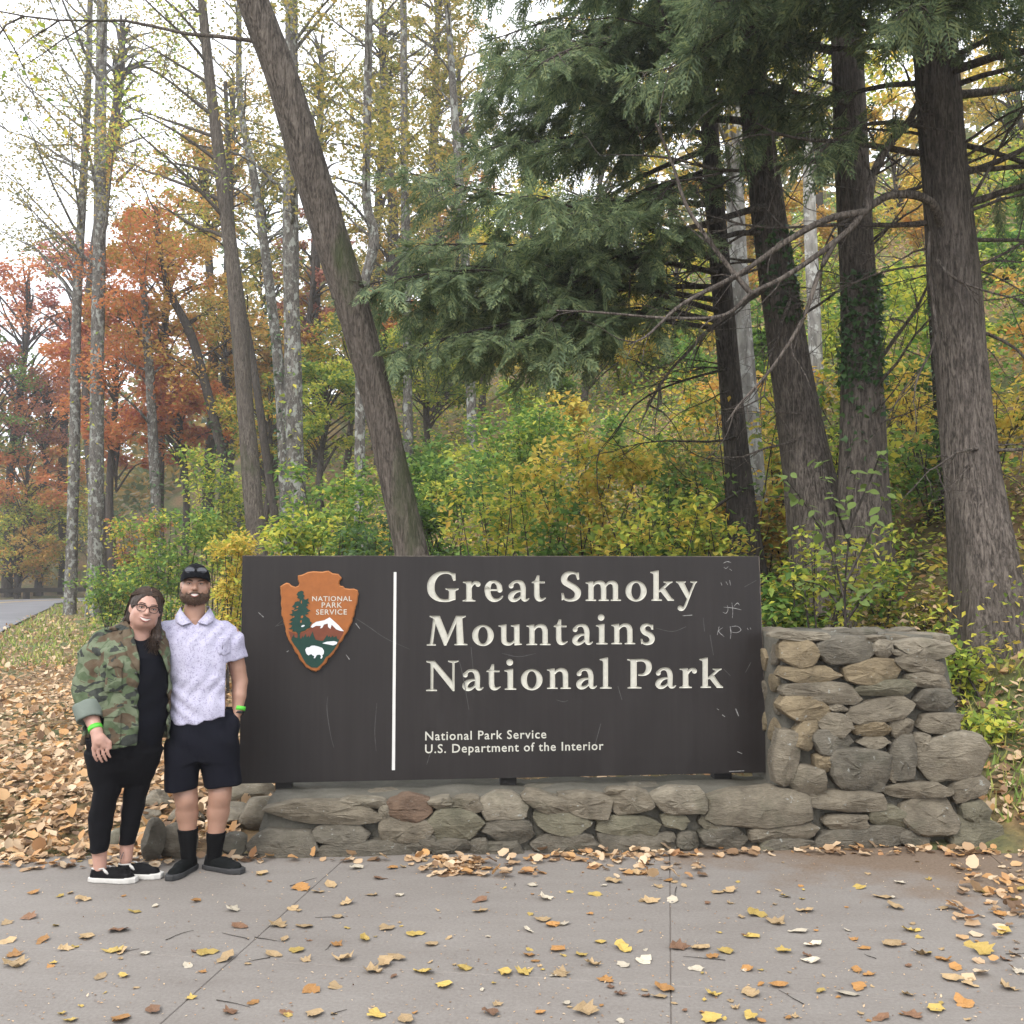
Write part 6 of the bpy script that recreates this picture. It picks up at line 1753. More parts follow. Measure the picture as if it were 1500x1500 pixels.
class Sticks:
    """many thin tapered limbs in one mesh"""
    def __init__(s): s.V, s.F, s.n = [], [], 0
    def add(s, pts, radii, sides=5):
        P = np.asarray(pts, float); n = len(P); rad = np.asarray(radii, float)
        T = np.gradient(P, axis=0); T /= np.linalg.norm(T, axis=1)[:, None] + 1e-9
        ref = np.where(np.abs(T[:, 2:3]) > 0.9, np.array([[1.0, 0, 0]]), np.array([[0, 0, 1.0]]))
        a = np.cross(T, ref); a /= np.linalg.norm(a, axis=1)[:, None] + 1e-9; b = np.cross(T, a)
        th = np.linspace(0, 2 * math.pi, sides, endpoint=False)
        V = P[:, None] + rad[:, None, None] * (np.cos(th)[None, :, None] * a[:, None] + np.sin(th)[None, :, None] * b[:, None])
        i, k = np.meshgrid(np.arange(n - 1), np.arange(sides), indexing='ij'); k2 = (k + 1) % sides
        F_ = np.stack([i * sides + k, i * sides + k2, (i + 1) * sides + k2, (i + 1) * sides + k], -1).reshape(-1, 4)
        s.V.append(V.reshape(-1, 3)); s.F.append(F_ + s.n); s.n += n * sides
    def mesh(s, name, mat):
        if not s.V: return None
        return mesh_np(name, np.vstack(s.V), np.vstack(s.F), True, mat)

def arc(p0, d, L, r, n=6, bend=(0, 0, 0), wob=0.06):
    """a limb path from p0 along d, bending towards `bend` as it goes"""
    P = [np.array(p0, float)]; d = np.array(d, float); d /= np.linalg.norm(d); st = L / n
    for i in range(n):
        d = d + np.array(bend) * (1.0 / n) + r.normal(0, wob, 3); d /= np.linalg.norm(d)
        P.append(P[-1] + d * st)
    return np.array(P)

def simple_tree(name, label, group, base, top, r0, r1, mat, leafmat, seed, crown_from=0.45, n_limb=14, limb=2.5, n_leaf=2500, leaf=0.13, clump=0.7, mid=None, droop=0.1, up=0.6, leaf_kind=OVAL, cat='tree', flare=0.3, spread=1.0, sides=10, twigs=3):
    """trunk along base->(mid)->top, limbs, twigs and leaves in clumps at the limb ends"""
    r = rng(seed)
    pts = [np.array(base)] + [np.array(m) for m in (mid or [])] + [np.array(top)]
    root = empty(name, tuple(base))
    tag(root, label, cat, group)
    B = np.array(base)
    q = np.array(pts) - B
    seglen = np.concatenate([[0], np.cumsum(np.linalg.norm(np.diff(q, axis=0), axis=1))]); tt = seglen / seglen[-1]
    rad = r0 + (r1 - r0) * tt
    obj('trunk', trunk_mesh('trunk', q, rad, mat, sides, 7, 0.05, seed, flare), None, root)
    H = seglen[-1]; st = Sticks(); cen, cr = [], []
    path = lambda t: np.array([np.interp(t, tt, q[:, i]) for i in range(3)])
    for k in range(n_limb):
        t = crown_from + (1 - crown_from) * (k + r.uniform(0, 1)) / n_limb
        az = r.uniform(0, 6.28); L = limb * spread * r.uniform(0.55, 1.15) * (1.15 - 0.55 * (t - crown_from) / max(1e-3, 1 - crown_from))
        d = np.array([math.cos(az), math.sin(az), up * r.uniform(0.5, 1.4)])
        P = arc(path(t), d, L, r, 6, (0, 0, 0.35 - droop * 2), 0.09)
        rb = (r0 + (r1 - r0) * t) * 0.42
        st.add(P, np.linspace(rb, rb * 0.18, len(P)), 5)
        for m in range(twigs):
            j = r.integers(2, len(P)); dd = (P[j] - P[j - 1]); dd = dd / np.linalg.norm(dd) + r.normal(0, 0.6, 3)
            Q2 = arc(P[j], dd, L * r.uniform(0.25, 0.5), r, 4, (0, 0, -droop), 0.12)
            st.add(Q2, np.linspace(rb * 0.35, rb * 0.08, len(Q2)), 4)
            cen += [Q2[2], Q2[-1]]; cr += [clump * 0.8, clump]
        cen += [P[-1], P[-2], P[3]]; cr += [clump, clump, clump * 0.7]
    o = st.mesh('limbs', mat)
    if o: obj('limbs', o, None, root)
    if n_leaf:
        cen = np.array(cen); cr = np.array(cr) * r.uniform(0.6, 1.2, len(cr))
        P = clump_points(cen, cr, n_leaf, r)
        V, F_ = place_leaves(leaf_kind, P, leaf, r, 0.45, 0.15)
        obj('crown', mesh_np('crown', V, F_, False, leafmat), None, root)
    return root

# colours of the leaves
L_GREEN = leaf_mat('leaf_green', [(0.035, 0.075, 0.018), (0.06, 0.12, 0.025), (0.10, 0.17, 0.035), (0.15, 0.21, 0.045)])
L_DGREEN = leaf_mat('leaf_dark_green', [(0.030, 0.055, 0.022), (0.045, 0.080, 0.030), (0.070, 0.110, 0.040)])
L_YGREEN = leaf_mat('leaf_yellow_green', [(0.07, 0.12, 0.025), (0.15, 0.20, 0.035), (0.27, 0.29, 0.045), (0.38, 0.33, 0.05)])
L_YELLOW = leaf_mat('leaf_yellow', [(0.16, 0.16, 0.035), (0.32, 0.26, 0.05), (0.42, 0.32, 0.06), (0.36, 0.23, 0.05)])
L_GOLD = leaf_mat('leaf_gold', [(0.15, 0.12, 0.03), (0.26, 0.18, 0.045), (0.34, 0.21, 0.05), (0.32, 0.15, 0.04)])
L_ORANGE = leaf_mat('leaf_orange', [(0.22, 0.105, 0.035), (0.31, 0.14, 0.045), (0.34, 0.115, 0.04), (0.28, 0.09, 0.04)])
L_RED = leaf_mat('leaf_red', [(0.15, 0.045, 0.035), (0.25, 0.075, 0.045), (0.31, 0.10, 0.05), (0.20, 0.06, 0.05)])
L_WINE = leaf_mat('leaf_wine', [(0.12, 0.050, 0.042), (0.19, 0.075, 0.058), (0.26, 0.11, 0.07), (0.17, 0.085, 0.055)])
L_OLIVE = leaf_mat('leaf_olive', [(0.06, 0.075, 0.025), (0.12, 0.12, 0.035), (0.20, 0.17, 0.045), (0.27, 0.19, 0.05)])
L_MIX = leaf_mat('leaf_mixed_autumn', [(0.05, 0.09, 0.022), (0.10, 0.15, 0.03), (0.22, 0.23, 0.04), (0.36, 0.28, 0.045), (0.40, 0.19, 0.03)])
L_LITTER = leaf_mat('leaf_litter', [(0.085, 0.052, 0.032), (0.20, 0.125, 0.07), (0.32, 0.215, 0.125), (0.40, 0.29, 0.185), (0.46, 0.36, 0.245), (0.38, 0.215, 0.085), (0.26, 0.14, 0.07)], 0.25, 0.6, 1.4)
L_HEM = leaf_mat('hemlock_needles', [(0.042, 0.062, 0.034), (0.070, 0.100, 0.052), (0.105, 0.140, 0.070), (0.165, 0.185, 0.080)], 0.5)
L_IVY = leaf_mat('ivy_leaf', [(0.014, 0.034, 0.012), (0.028, 0.062, 0.020), (0.055, 0.10, 0.034)], 0.2, 0.35)
L_SPICE = leaf_mat('broad_leaf_green', [(0.05, 0.08, 0.022), (0.085, 0.12, 0.032), (0.13, 0.15, 0.035), (0.21, 0.19, 0.045)], 0.4)

B_GREY = bark_mat('bark_grey', (0.075, 0.068, 0.060), (0.20, 0.185, 0.165), 16, None, (0.27, 0.28, 0.255), 0.5, 0.3)
B_BROWN = bark_mat('bark_grey_brown', (0.060, 0.050, 0.042), (0.175, 0.150, 0.125), 30, (0.045, 0.055, 0.025), None, 0.40)
B_HEM = bark_mat('bark_hemlock', (0.062, 0.052, 0.045), (0.205, 0.175, 0.150), 30, (0.048, 0.052, 0.030), None, 0.34)
B_DARK = bark_mat('bark_dark', (0.035, 0.030, 0.026), (0.115, 0.098, 0.085), 26)
B_PALE = bark_mat('bark_pale_beech', (0.22, 0.21, 0.195), (0.40, 0.385, 0.36), 6, None, (0.44, 0.44, 0.42))

def base_on_ground(px_, Y, dz=-0.15):
    p = at(px_, 800, Y); return np.array([p.x, Y, terr1(p.x, Y) + dz])

def path_px(rows, first_ground=True):
    """rows (px, py, Y) -> points; the first one is dropped to the ground"""
    out = [np.array(at(*r_)) for r_ in rows]
    if first_ground:
        a = out[0]; g = terr1(a[0], a[1]) - 0.15
        if a[2] > g + 0.2:
            d = (out[1] - out[0]); d = d / max(abs(d[2]), 0.3)
            t = min((a[2] - g), 3.0); q = a - d * t * 0.6; q[2] = g if abs(d[2]) else g
            q[0] = a[0] - (out[1][0] - out[0][0]) / max(out[1][2] - out[0][2], .3) * (a[2] - g); q[1] = a[1]
            out = [q] + out
    return out
# ---------------------------------------------------------------- the leaning trunk behind the sign
def leaning_tree():
    rows = [(604, 812, 9.6), (583, 720, 9.6), (556, 600, 9.6), (522, 470, 9.55), (485, 350, 9.5), (445, 220, 9.4), (412, 110, 9.3), (372, 5, 9.2), (330, -120, 9.0), (290, -260, 8.8)]
    wpx = [48, 46, 46, 49, 51, 52, 50, 48, 43, 36]
    pts = path_px(rows); w = [wpx[0] * 1.25] * (len(pts) - len(rows)) + wpx
    B = pts[0]; root = empty('leaning_tree', tuple(B))
    tag(root, 'thick grey-brown trunk leaning left behind the top of the sign', 'tree')
    rad = [x * p[1] / F_PX / 2 for x, p in zip(w, pts)]
    obj('trunk', trunk_mesh('trunk', np.array(pts) - B, rad, B_BROWN, 22, 9, 0.035, 3, 0.25), None, root)
    r = rng(5); st = Sticks(); cen = []
    for (px_, py_, Y, dx, dz, L) in ((372, 60, 9.3, -1, 0.25, 3.4), (350, -60, 9.1, 0.8, 0.8, 3.0), (330, -120, 9.0, -0.8, 0.7, 3.2), (300, -230, 8.8, -0.6, 0.9, 3.0), (300, -240, 8.8, 0.7, 0.9, 2.6)):
        p = np.array(at(px_, py_, Y)) - B
        P = arc(p, (dx, r.uniform(-0.3, 0.5), dz), L, r, 9, (0, 0, 0.1), 0.10)
        st.add(P, np.linspace(0.020, 0.005, len(P)), 6)
        for m in range(8):
            j = r.integers(2, len(P)); Q2 = arc(P[j], (P[j] - P[j - 1]) * 3 + r.normal(0, 0.8, 3), r.uniform(0.5, 1.3), r, 5, (0, 0, -0.4), 0.15)
            st.add(Q2, np.linspace(0.012, 0.003, len(Q2)), 4); cen += [Q2[-1], Q2[3]]
    obj('limbs', st.mesh('limbs', B_BROWN), None, root)
    P = clump_points(np.array(cen), 0.35, 420, r)
    V, F_ = place_leaves(OVAL, P, 0.085, r, 0.3, 0.4)
    obj('crown', mesh_np('crown', V, F_, False, L_YGREEN), None, root)
leaning_tree()

# ---------------------------------------------------------------- hemlocks on the right
def spray_template(r, L=0.34):
    """flat lacy hemlock spray: an axis with alternate side twigs of needles, as thin blades"""
    V, F_ = [], []
    def blade(p, d, n, l, w):
        b = len(V); p = np.array(p); d = np.array(d) / np.linalg.norm(d); s = np.cross(n, d)
        V.extend([p + d * l * 0.12 - s * w * 1.25, p + d * l * 0.12 + s * w * 1.25, p + d * l]); F_.append((b, b + 2, b + 1))
    N = np.array([0, 0, 1.0]); m = 9
    for i in range(m):
        t = (i + 0.5) / m; p = (L * t, 0, -0.10 * L * t * t)
        l = L * 0.50 * (1 - 0.75 * t) * r.uniform(0.8, 1.2)
        for sd in (-1, 1):
            a = math.radians(52 - 14 * t + r.normal(0, 6)); d = np.array([math.cos(a), sd * math.sin(a), r.normal(-0.10, 0.06)])
            blade(p, d, N + r.normal(0, 0.15, 3), l, 0.0085)
            q = np.array(p) + d * l * 0.4
            a2 = a - 0.6; blade(q, (math.cos(a2), sd * math.sin(a2), -0.12), N, l * 0.55, 0.007)
    blade((0, 0, 0), (1, 0, -0.08), N, L, 0.006)
    return np.array(V), np.array(F_)
_rs = rng(77)
SPRAYS = [spray_template(_rs, l) for l in (0.30, 0.36, 0.42)]

def place_sprays(P, D, r, scale=1.0):
    """sprays at P pointing along D (mostly flat, drooping)"""
    outV, outF, base = [], [], 0
    k = r.integers(0, 3, len(P))
    for t in range(3):
        m = k == t; n = int(m.sum())
        if n == 0: continue
        V, F_ = SPRAYS[t]
        d = D[m] / (np.linalg.norm(D[m], axis=1)[:, None] + 1e-9)
        u = np.array([0, 0, 1.0]) + r.normal(0, 0.35, (n, 3)); s = np.cross(u, d); s /= np.linalg.norm(s, axis=1)[:, None] + 1e-9; w = np.cross(d, s)
        sc = scale * r.uniform(0.6, 1.25, n)
        A = (V[None, :, 0, None] * d[:, None] + V[None, :, 1, None] * s[:, None] + V[None, :, 2, None] * w[:, None]) * sc[:, None, None] + P[m][:, None]
        outV.append(A.reshape(-1, 3)); outF.append((F_[None] + (np.arange(n) * len(V))[:, None, None]).reshape(-1, 3) + base); base += n * len(V)
    return np.vstack(outV), np.vstack(outF)

def bough(st, p0, d, L, r, rad, dens, SP, SD, bend=(0, 0, -0.5), start=0.25, width=0.30):
    """one hemlock bough: limb, flat side branchlets, sprays along them"""
    n = 10; P = arc(p0, d, L, r, n, bend, 0.06)
    st.add(P, np.linspace(rad, rad * 0.15, n + 1), 6)
    nb = int(L * 9)
    for i in range(nb):
        t = start + (1 - start) * (i + r.uniform(0, 1)) / nb; f = t * n; j = min(int(f), n - 1); p = P[j] + (P[j + 1] - P[j]) * (f - j)
        ax = P[j + 1] - P[j]; ax /= np.linalg.norm(ax)
        side = np.cross(ax, (0, 0, 1.0)); side /= np.linalg.norm(side) + 1e-9; sg = 1 if i % 2 else -1
        dd = ax * r.uniform(0.5, 1.0) + side * sg * r.uniform(0.6, 1.1) + np.array([0, 0, r.normal(-0.15, 0.15)])
        l = L * width * (1.15 - t) * r.uniform(0.6, 1.3) + 0.15
        Q2 = arc(p, dd, l, r, 5, (0, 0, -0.35), 0.08)
        st.add(Q2, np.linspace(rad * 0.22, 0.002, 6), 3)
        m = max(2, int(l * dens))
        for q in range(m):
            g = r.uniform(0.15, 1.0) * 5; a = min(int(g), 4); pp = Q2[a] + (Q2[a + 1] - Q2[a]) * (g - a)
            ax2 = Q2[a + 1] - Q2[a]; ax2 /= np.linalg.norm(ax2) + 1e-9
            SP.append(pp); SD.append(ax2 + r.normal(0, 0.45, 3) + np.array([0, 0, -0.28]))
    for q in range(int(dens * 0.4)): SP.append(P[-1]); SD.append((P[-1] - P[-2]) / np.linalg.norm(P[-1] - P[-2]) + r.normal(0, 0.35, 3))

def dead_limb(st, p0, d, L, r, rad, bend=(0, 0, -0.2), forks=3):
    P = arc(p0, d, L, r, 9, bend, 0.10); st.add(P, np.linspace(rad, rad * 0.2, 10), 6)
    for k in range(forks):
        j = r.integers(3, 10); Q2 = arc(P[j], (P[j] - P[j - 1]) * 4 + r.normal(0, 0.7, 3), L * r.uniform(0.2, 0.5), r, 6, (0, 0, -0.3), 0.14)
        st.add(Q2, np.linspace(rad * 0.4, rad * 0.08, 7), 4)
        for m in range(2):
            i = r.integers(2, 7); Q3 = arc(Q2[i], (Q2[i] - Q2[i - 1]) * 4 + r.normal(0, 0.9, 3), L * r.uniform(0.08, 0.2), r, 4, (0, 0, -0.4), 0.15)
            st.add(Q3, np.linspace(rad * 0.14, 0.002, 5), 3)

def hemlock(label, rows, wpx, seed, live, dead, mat=None, sides=18, ivy=None, flare=0.5, limbs_px=()):
    pts = path_px(rows); w = [wpx[0] * 1.1] * (len(pts) - len(rows)) + list(wpx)
    B = pts[0]; root = empty('hemlock_tree', tuple(B)); tag(root, label, 'tree', 'hemlocks behind the wall')
    q = np.array(pts) - B; rad = [x * p[1] / F_PX / 2 for x, p in zip(w, pts)]
    obj('trunk', trunk_mesh('trunk', q, rad, mat or B_HEM, sides, 9, 0.035, seed, flare), None, root)
    r = rng(seed); st = Sticks(); SP, SD = [], []
    for (px_, py_, Y, d, L, rb, dens, bend) in live:
        if py_ < -125: continue
        bough(st, np.array(at(px_, py_, Y)) - B, d, L, r, rb, dens * 0.66, SP, SD, bend)
    for (px_, py_, Y, d, L, rb, bend, fk) in dead:
        dead_limb(st, np.array(at(px_, py_, Y)) - B, d, L, r, rb, bend, fk)
    for (px_, py_, Y, d, L, rb, bend, fk) in dead:
        for _ in range(2):
            p = np.array(at(px_ + r.uniform(-8, 8), py_ + r.uniform(-60, 90), Y)) - B
            dead_limb(st, p, np.array(d) + r.normal(0, 0.35, 3), L * r.uniform(0.4, 0.8), r, rb * 0.45, bend, fk)
    for rows2, r0, r1 in limbs_px:
        P = catmull([tuple(np.array(at(*rw)) - B) for rw in rows2], 5); st.add(P, np.linspace(r0, r1, len(P)), 7)
        for k in range(7):
            j = r.integers(3, len(P)); Q2 = arc(P[j], (P[j] - P[j - 1]) * 3 / np.linalg.norm(P[j] - P[j - 1]) + r.normal(0, 1.2, 3), r.uniform(0.25, 0.8), r, 6, (0, 0, -0.5), 0.16)
            st.add(Q2, np.linspace(r1 * 0.5 + 0.003, 0.002, 7), 4)
    if st.V: obj('limbs', st.mesh('limbs', mat or B_HEM), None, root)
    if SP:
        SP, SD = np.array(SP), np.array(SD); W = SP + B - np.array([0, 0, CAM_H]); cp, sp = math.cos(PITCH), math.sin(PITCH)
        fw = W[:, 1] * cp + W[:, 2] * sp; sx = CX + F_PX * W[:, 0] / fw; sy = CY - F_PX * (-W[:, 1] * sp + W[:, 2] * cp) / fw
        near = (sx < 1680) & (sy > -170)              # what lies well above or beside the view is left out
        V, F_ = place_sprays(SP[near], SD[near], r, 0.9)
        obj('needles', mesh_np('needles', V, F_, False, L_HEM), None, root)
    if ivy:
        for (py0, py1, dens, spread) in ivy:
            # ivy climbing the camera side of the trunk
            zz = np.array([p[2] for p in pts]); xx = np.array([p[0] for p in pts]); yy = np.array([p[1] for p in pts]); rr = np.array(rad)
            z1, z0 = at(rows[0][0], py0, rows[0][2]).z, at(rows[0][0], py1, rows[0][2]).z
            n = dens; z = r.uniform(z0, z1, n); a = r.uniform(-spread, spread, n) + 0.3 * np.sin(z * 3)
            R_ = np.interp(z, zz, rr) + r.uniform(0.0, 0.05, n)
            P = np.stack([np.interp(z, zz, xx) + R_ * np.sin(a) - B[0], np.interp(z, zz, yy) - R_ * np.cos(a) - B[1], z - B[2]], 1)
            V, F_ = place_leaves(MAPLE, P, 0.075, r, 0.1, 0.5)
            obj('ivy', mesh_np('ivy', V, F_, False, L_IVY), None, root)
    return root

R8 = lambda *a: a
# front trunk, far right
r0 = rng(501)
live1 = []
for k, (py_, az) in enumerate([(-30, 2.9), (-60, 3.6), (-120, 4.2), (-150, 5.0), (-200, 3.2), (-240, 4.6), (-290, 5.6), (-320, 3.8), (30, 4.4), (60, 3.4), (-80, 0.3), (-180, 6.0), (-260, 0.6), (110, 5.2), (140, 0.1)]):
    live1.append((1372, py_, 9.5, (math.cos(az), math.sin(az), r0.uniform(-0.1, 0.25)), r0.uniform(2.4, 4.0), 0.045, 22, (0, 0, -0.55)))
for (px_, py_, az, L) in ((1372, 60, 4.6, 2.2), (1374, 100, 5.0, 2.0), (1372, 20, 5.5, 2.4), (1374, 90, 4.1, 2.4), (1372, -10, 4.9, 2.6), (1372, 40, 3.8, 2.8), (1380, 130, 5.6, 1.8), (1374, 70, 3.3, 3.0), (1372, -50, 5.8, 2.6), (1390, 210, 0.15, 2.0), (1395, 250, 5.9, 1.8), (1365, 190, 3.5, 1.6), (1372, 120, 3.0, 2.2)):
    live1.append((px_, py_, 9.5, (math.cos(az), math.sin(az), 0.05), L, 0.03, 17, (0, 0, -0.45)))
hemlock('massive hemlock trunk at the far right, just behind the stone pillar', [(1466, 985, 9.3), (1440, 800, 9.4), (1415, 600, 9.5), (1398, 400, 9.5), (1378, 200, 9.5), (1364, 0, 9.5), (1345, -250, 9.5), (1330, -500, 9.5)], [92, 76, 69, 69, 65, 60, 50, 38], 61, live1,
        [(1405, 255, 9.4, (1, -0.1, 0.25), 1.8, 0.035, (0, 0, 0.1), 4), (1412, 300, 9.4, (1, -0.2, 0.45), 1.7, 0.04, (0, 0, 0.1), 3), (1415, 350, 9.45, (1, 0.2, 0.05), 1.6, 0.022, (0, 0, -0.2), 4), (1420, 400, 9.45, (1, 0.1, 0.5), 1.3, 0.02, (0, 0, -0.2), 3), (1425, 480, 9.4, (1, -0.1, -0.3), 1.3, 0.018, (0, 0, -0.6), 4), (1440, 655, 9.3, (-0.8, -0.6, -0.2), 0.9, 0.018, (0, 0, -0.6), 7), (1450, 660, 9.3, (1, -0.2, 0.1), 0.8, 0.02, (0, 0, -0.3), 5),
         (1368, 225, 9.5, (-1, -0.1, 0.05), 2.0, 0.035, (0, 0, -0.1), 5), (1372, 325, 9.5, (-1, 0.1, 0.0), 1.8, 0.03, (0, 0, -0.3), 5)], None, 26, None, 0.55,
        [([(1378, 330, 9.35), (1368, 302, 9.2), (1345, 287, 9.1), (1305, 286, 9.0), (1278, 300, 8.95), (1262, 315, 8.9), (1240, 340, 8.85), (1195, 375, 8.8), (1145, 408, 8.7), (1100, 430, 8.6), (1060, 462, 8.5), (980, 466, 8.4), (880, 458, 8.3), (815, 455, 8.2)], 0.045, 0.007),
         ([(1270, 305, 8.95), (1278, 260, 9.0), (1300, 215, 9.1), (1330, 180, 9.2), (1345, 150, 9.3)], 0.045, 0.03),
         ([(1268, 310, 8.9), (1210, 322, 8.8), (1150, 355, 8.7), (1085, 400, 8.6), (1000, 445, 8.4), (950, 490, 8.3), (920, 505, 8.2)], 0.036, 0.006),
         ([(1100, 430, 8.6), (1075, 400, 8.6), (1040, 355, 8.6), (1005, 300, 8.6), (985, 240, 8.6), (960, 180, 8.5)], 0.026, 0.010),
         ([(1225, 350, 8.85), (1200, 400, 8.8), (1175, 470, 8.75), (1130, 540, 8.7), (1085, 590, 8.6), (1065, 618, 8.55)], 0.026, 0.006),
         ([(1362, 340, 9.2), (1360, 380, 9.2), (1364, 420, 9.2), (1371, 480, 9.15), (1366, 510, 9.1), (1350, 540, 9.05), (1340, 568, 9.0)], 0.020, 0.007),
         ([(1372, 380, 9.2), (1395, 405, 9.1), (1440, 425, 9.05), (1500, 440, 9.0)], 0.018, 0.006)])
# trunk with ivy, middle right
live2 = []
for k, (py_, az) in enumerate([(-20, 3.3), (-70, 4.0), (-130, 4.8), (-190, 5.4), (-100, 2.9), (-240, 3.7), (-300, 4.4), (40, 4.6), (80, 3.1)]):
    live2.append((1240, py_, 11.0, (math.cos(az), math.sin(az), r0.uniform(-0.1, 0.3)), r0.uniform(2.6, 4.2), 0.045, 21, (0, 0, -0.5)))
hemlock('straight dark hemlock trunk with ivy climbing it, second from the right', [(1268, 905, 10.8), (1266, 780, 10.9), (1263, 600, 11.0), (1256, 420, 11.0), (1246, 220, 11.0), (1238, 0, 11.0), (1230, -250, 11.0), (1222, -500, 11.0)], [72, 66, 58, 52, 48, 44, 38, 28], 62, live2,
        [(1250, 150, 10.9, (-1, -0.4, -0.15), 2.6, 0.04, (0, 0, -0.2), 6), (1250, 240, 10.9, (-1, -0.5, -0.1), 2.4, 0.04, (0, 0, -0.1), 6), (1265, 300, 10.9, (1, -0.3, 0.3), 1.6, 0.03, (0, 0, 0.2), 4), (1262, 560, 10.9, (1, -0.3, 0.9), 1.7, 0.03, (0.3, 0, 0.3), 5), (1268, 590, 10.9, (0.6, -0.5, 1.0), 1.6, 0.02, (0.2, 0, 0.2), 4), (1255, 370, 10.9, (1, -0.2, 0.5), 1.4, 0.02, (0, 0, 0), 4)], None, 20, [(395, 560, 620, 1.5), (560, 700, 60, 1.2)])
# thick leaning one
live3 = []
for k, (py_, az) in enumerate([(120, 3.0), (60, 3.6), (20, 4.3), (-40, 3.1), (-100, 3.9), (-160, 4.7), (-220, 3.4), (-280, 4.2), (-60, 5.2), (180, 3.3), (90, 4.9), (150, 4.4)]):
    live3.append((1105, py_, 11.5, (math.cos(az), math.sin(az), r0.uniform(-0.15, 0.25)), r0.uniform(2.5, 3.6), 0.045, 22, (0, 0, -0.5)))
hemlock('thick hemlock trunk leaning slightly, behind the sign\'s right corner', [(1222, 900, 11.3), (1196, 760, 11.4), (1168, 600, 11.5), (1142, 430, 11.5), (1118, 260, 11.5), (1100, 100, 11.5), (1085, -80, 11.5), (1070, -350, 11.5)], [76, 68, 60, 53, 48, 43, 39, 30], 63, live3,
        [(1140, 300, 11.4, (-1, -0.4, -0.3), 2.8, 0.045, (0, 0, -0.1), 7), (1125, 420, 11.4, (-1, -0.5, -0.5), 2.4, 0.035, (0, 0, 0.1), 7), (1160, 430, 11.3, (-0.4, -0.6, -0.7), 1.6, 0.025, (0, 0, -0.6), 6), (1150, 470, 11.4, (1, -0.5, 0.4), 1.2, 0.02, (0, 0, 0), 4), (1180, 640, 11.3, (-1, -0.5, -0.2), 1.4, 0.02, (0, 0, -0.1), 5), (1120, 340, 11.4, (-1, -0.3, -0.1), 3.2, 0.035, (0, 0, -0.1), 8)], None, 20, [(330, 470, 220, 1.2)])
# slim dark one, furthest left of the group; carries most of the hanging foliage over the sign
live4 = []
for k, (py_, az, L) in enumerate([(250, 3.0, 3.6), (200, 3.5, 3.8), (150, 4.0, 4.0), (110, 2.8, 4.0), (70, 3.3, 4.2), (30, 3.9, 4.2), (-20, 3.0, 4.4), (-60, 3.6, 4.4), (-110, 4.3, 4.2), (-150, 2.9, 4.4), (-200, 3.5, 4.2), (-250, 4.0, 4.0), (-300, 3.1, 4.0), (180, 4.6, 3.4), (90, 4.8, 3.4), (0, 4.9, 3.2), (300, 3.4, 3.2), (330, 3.9, 3.0), (280, 4.3, 3.0), (220, 2.6, 3.4)]):
    live4.append((1040, py_, 12.2, (math.cos(az), math.sin(az), r0.uniform(-0.2, 0.2)), L * r0.uniform(0.55, 0.78), 0.04, 23, (0, 0, -0.45)))
# low sweeping boughs that reach across in front of the leaning trunk
for (px_, py_, Y, dx, dy, dz, L) in ((1050, 440, 12.0, -1, -0.75, -0.02, 4.6), (1050, 420, 12.0, -1, -0.55, 0.0, 4.2), (1050, 470, 12.0, -1, -0.85, -0.05, 4.4), (1050, 400, 12.0, -1, -0.45, 0.05, 4.0), (1050, 380, 12.0, -1, -0.9, 0.1, 3.6), (1050, 455, 12.0, -1, -0.65, 0.05, 3.4), (1040, 350, 12.0, -1, -0.3, 0.05, 3.8), (1045, 480, 12.0, -1, -1.0, -0.1, 3.6)):
    live4.append((px_, py_, Y, (dx, dy, dz), L, 0.035, 20, (0, 0, -0.28)))
hemlock('slim dark hemlock trunk whose boughs sweep left above the sign', [(1092, 800, 12.4), (1082, 700, 12.4), (1068, 540, 12.3), (1056, 400, 12.2), (1044, 250, 12.2), (1034, 80, 12.2), (1026, -120, 12.2), (1018, -380, 12.2)], [42, 36, 32, 30, 28, 24, 22, 18], 64, live4,
        [(1066, 470, 12.2, (-1, -0.6, -0.1), 2.4, 0.022, (0, 0, -0.3), 7), (1070, 540, 12.2, (-1, -0.5, -0.3), 2.2, 0.02, (0, 0, -0.3), 6), (1078, 640, 12.2, (-1, -0.4, -0.15), 1.8, 0.018, (0, 0, 0.1), 6), (1060, 430, 12.2, (-1, -0.2, 0.2), 2.2, 0.02, (0, 0, -0.3), 6), (1085, 720, 12.2, (-1, -0.5, -0.5), 2.2, 0.02, (0, 0, 0.1), 5)], B_DARK, 14)
hemlock('thin ivy-covered trunk half hidden behind the massive hemlock', [(1402, 860, 12.6), (1392, 700, 12.6), (1380, 540, 12.6), (1372, 400, 12.6), (1362, 200, 12.6), (1355, -100, 12.6)], [38, 34, 30, 28, 24, 18], 65, [], [], B_DARK, 12, [(430, 740, 420, 1.6)])

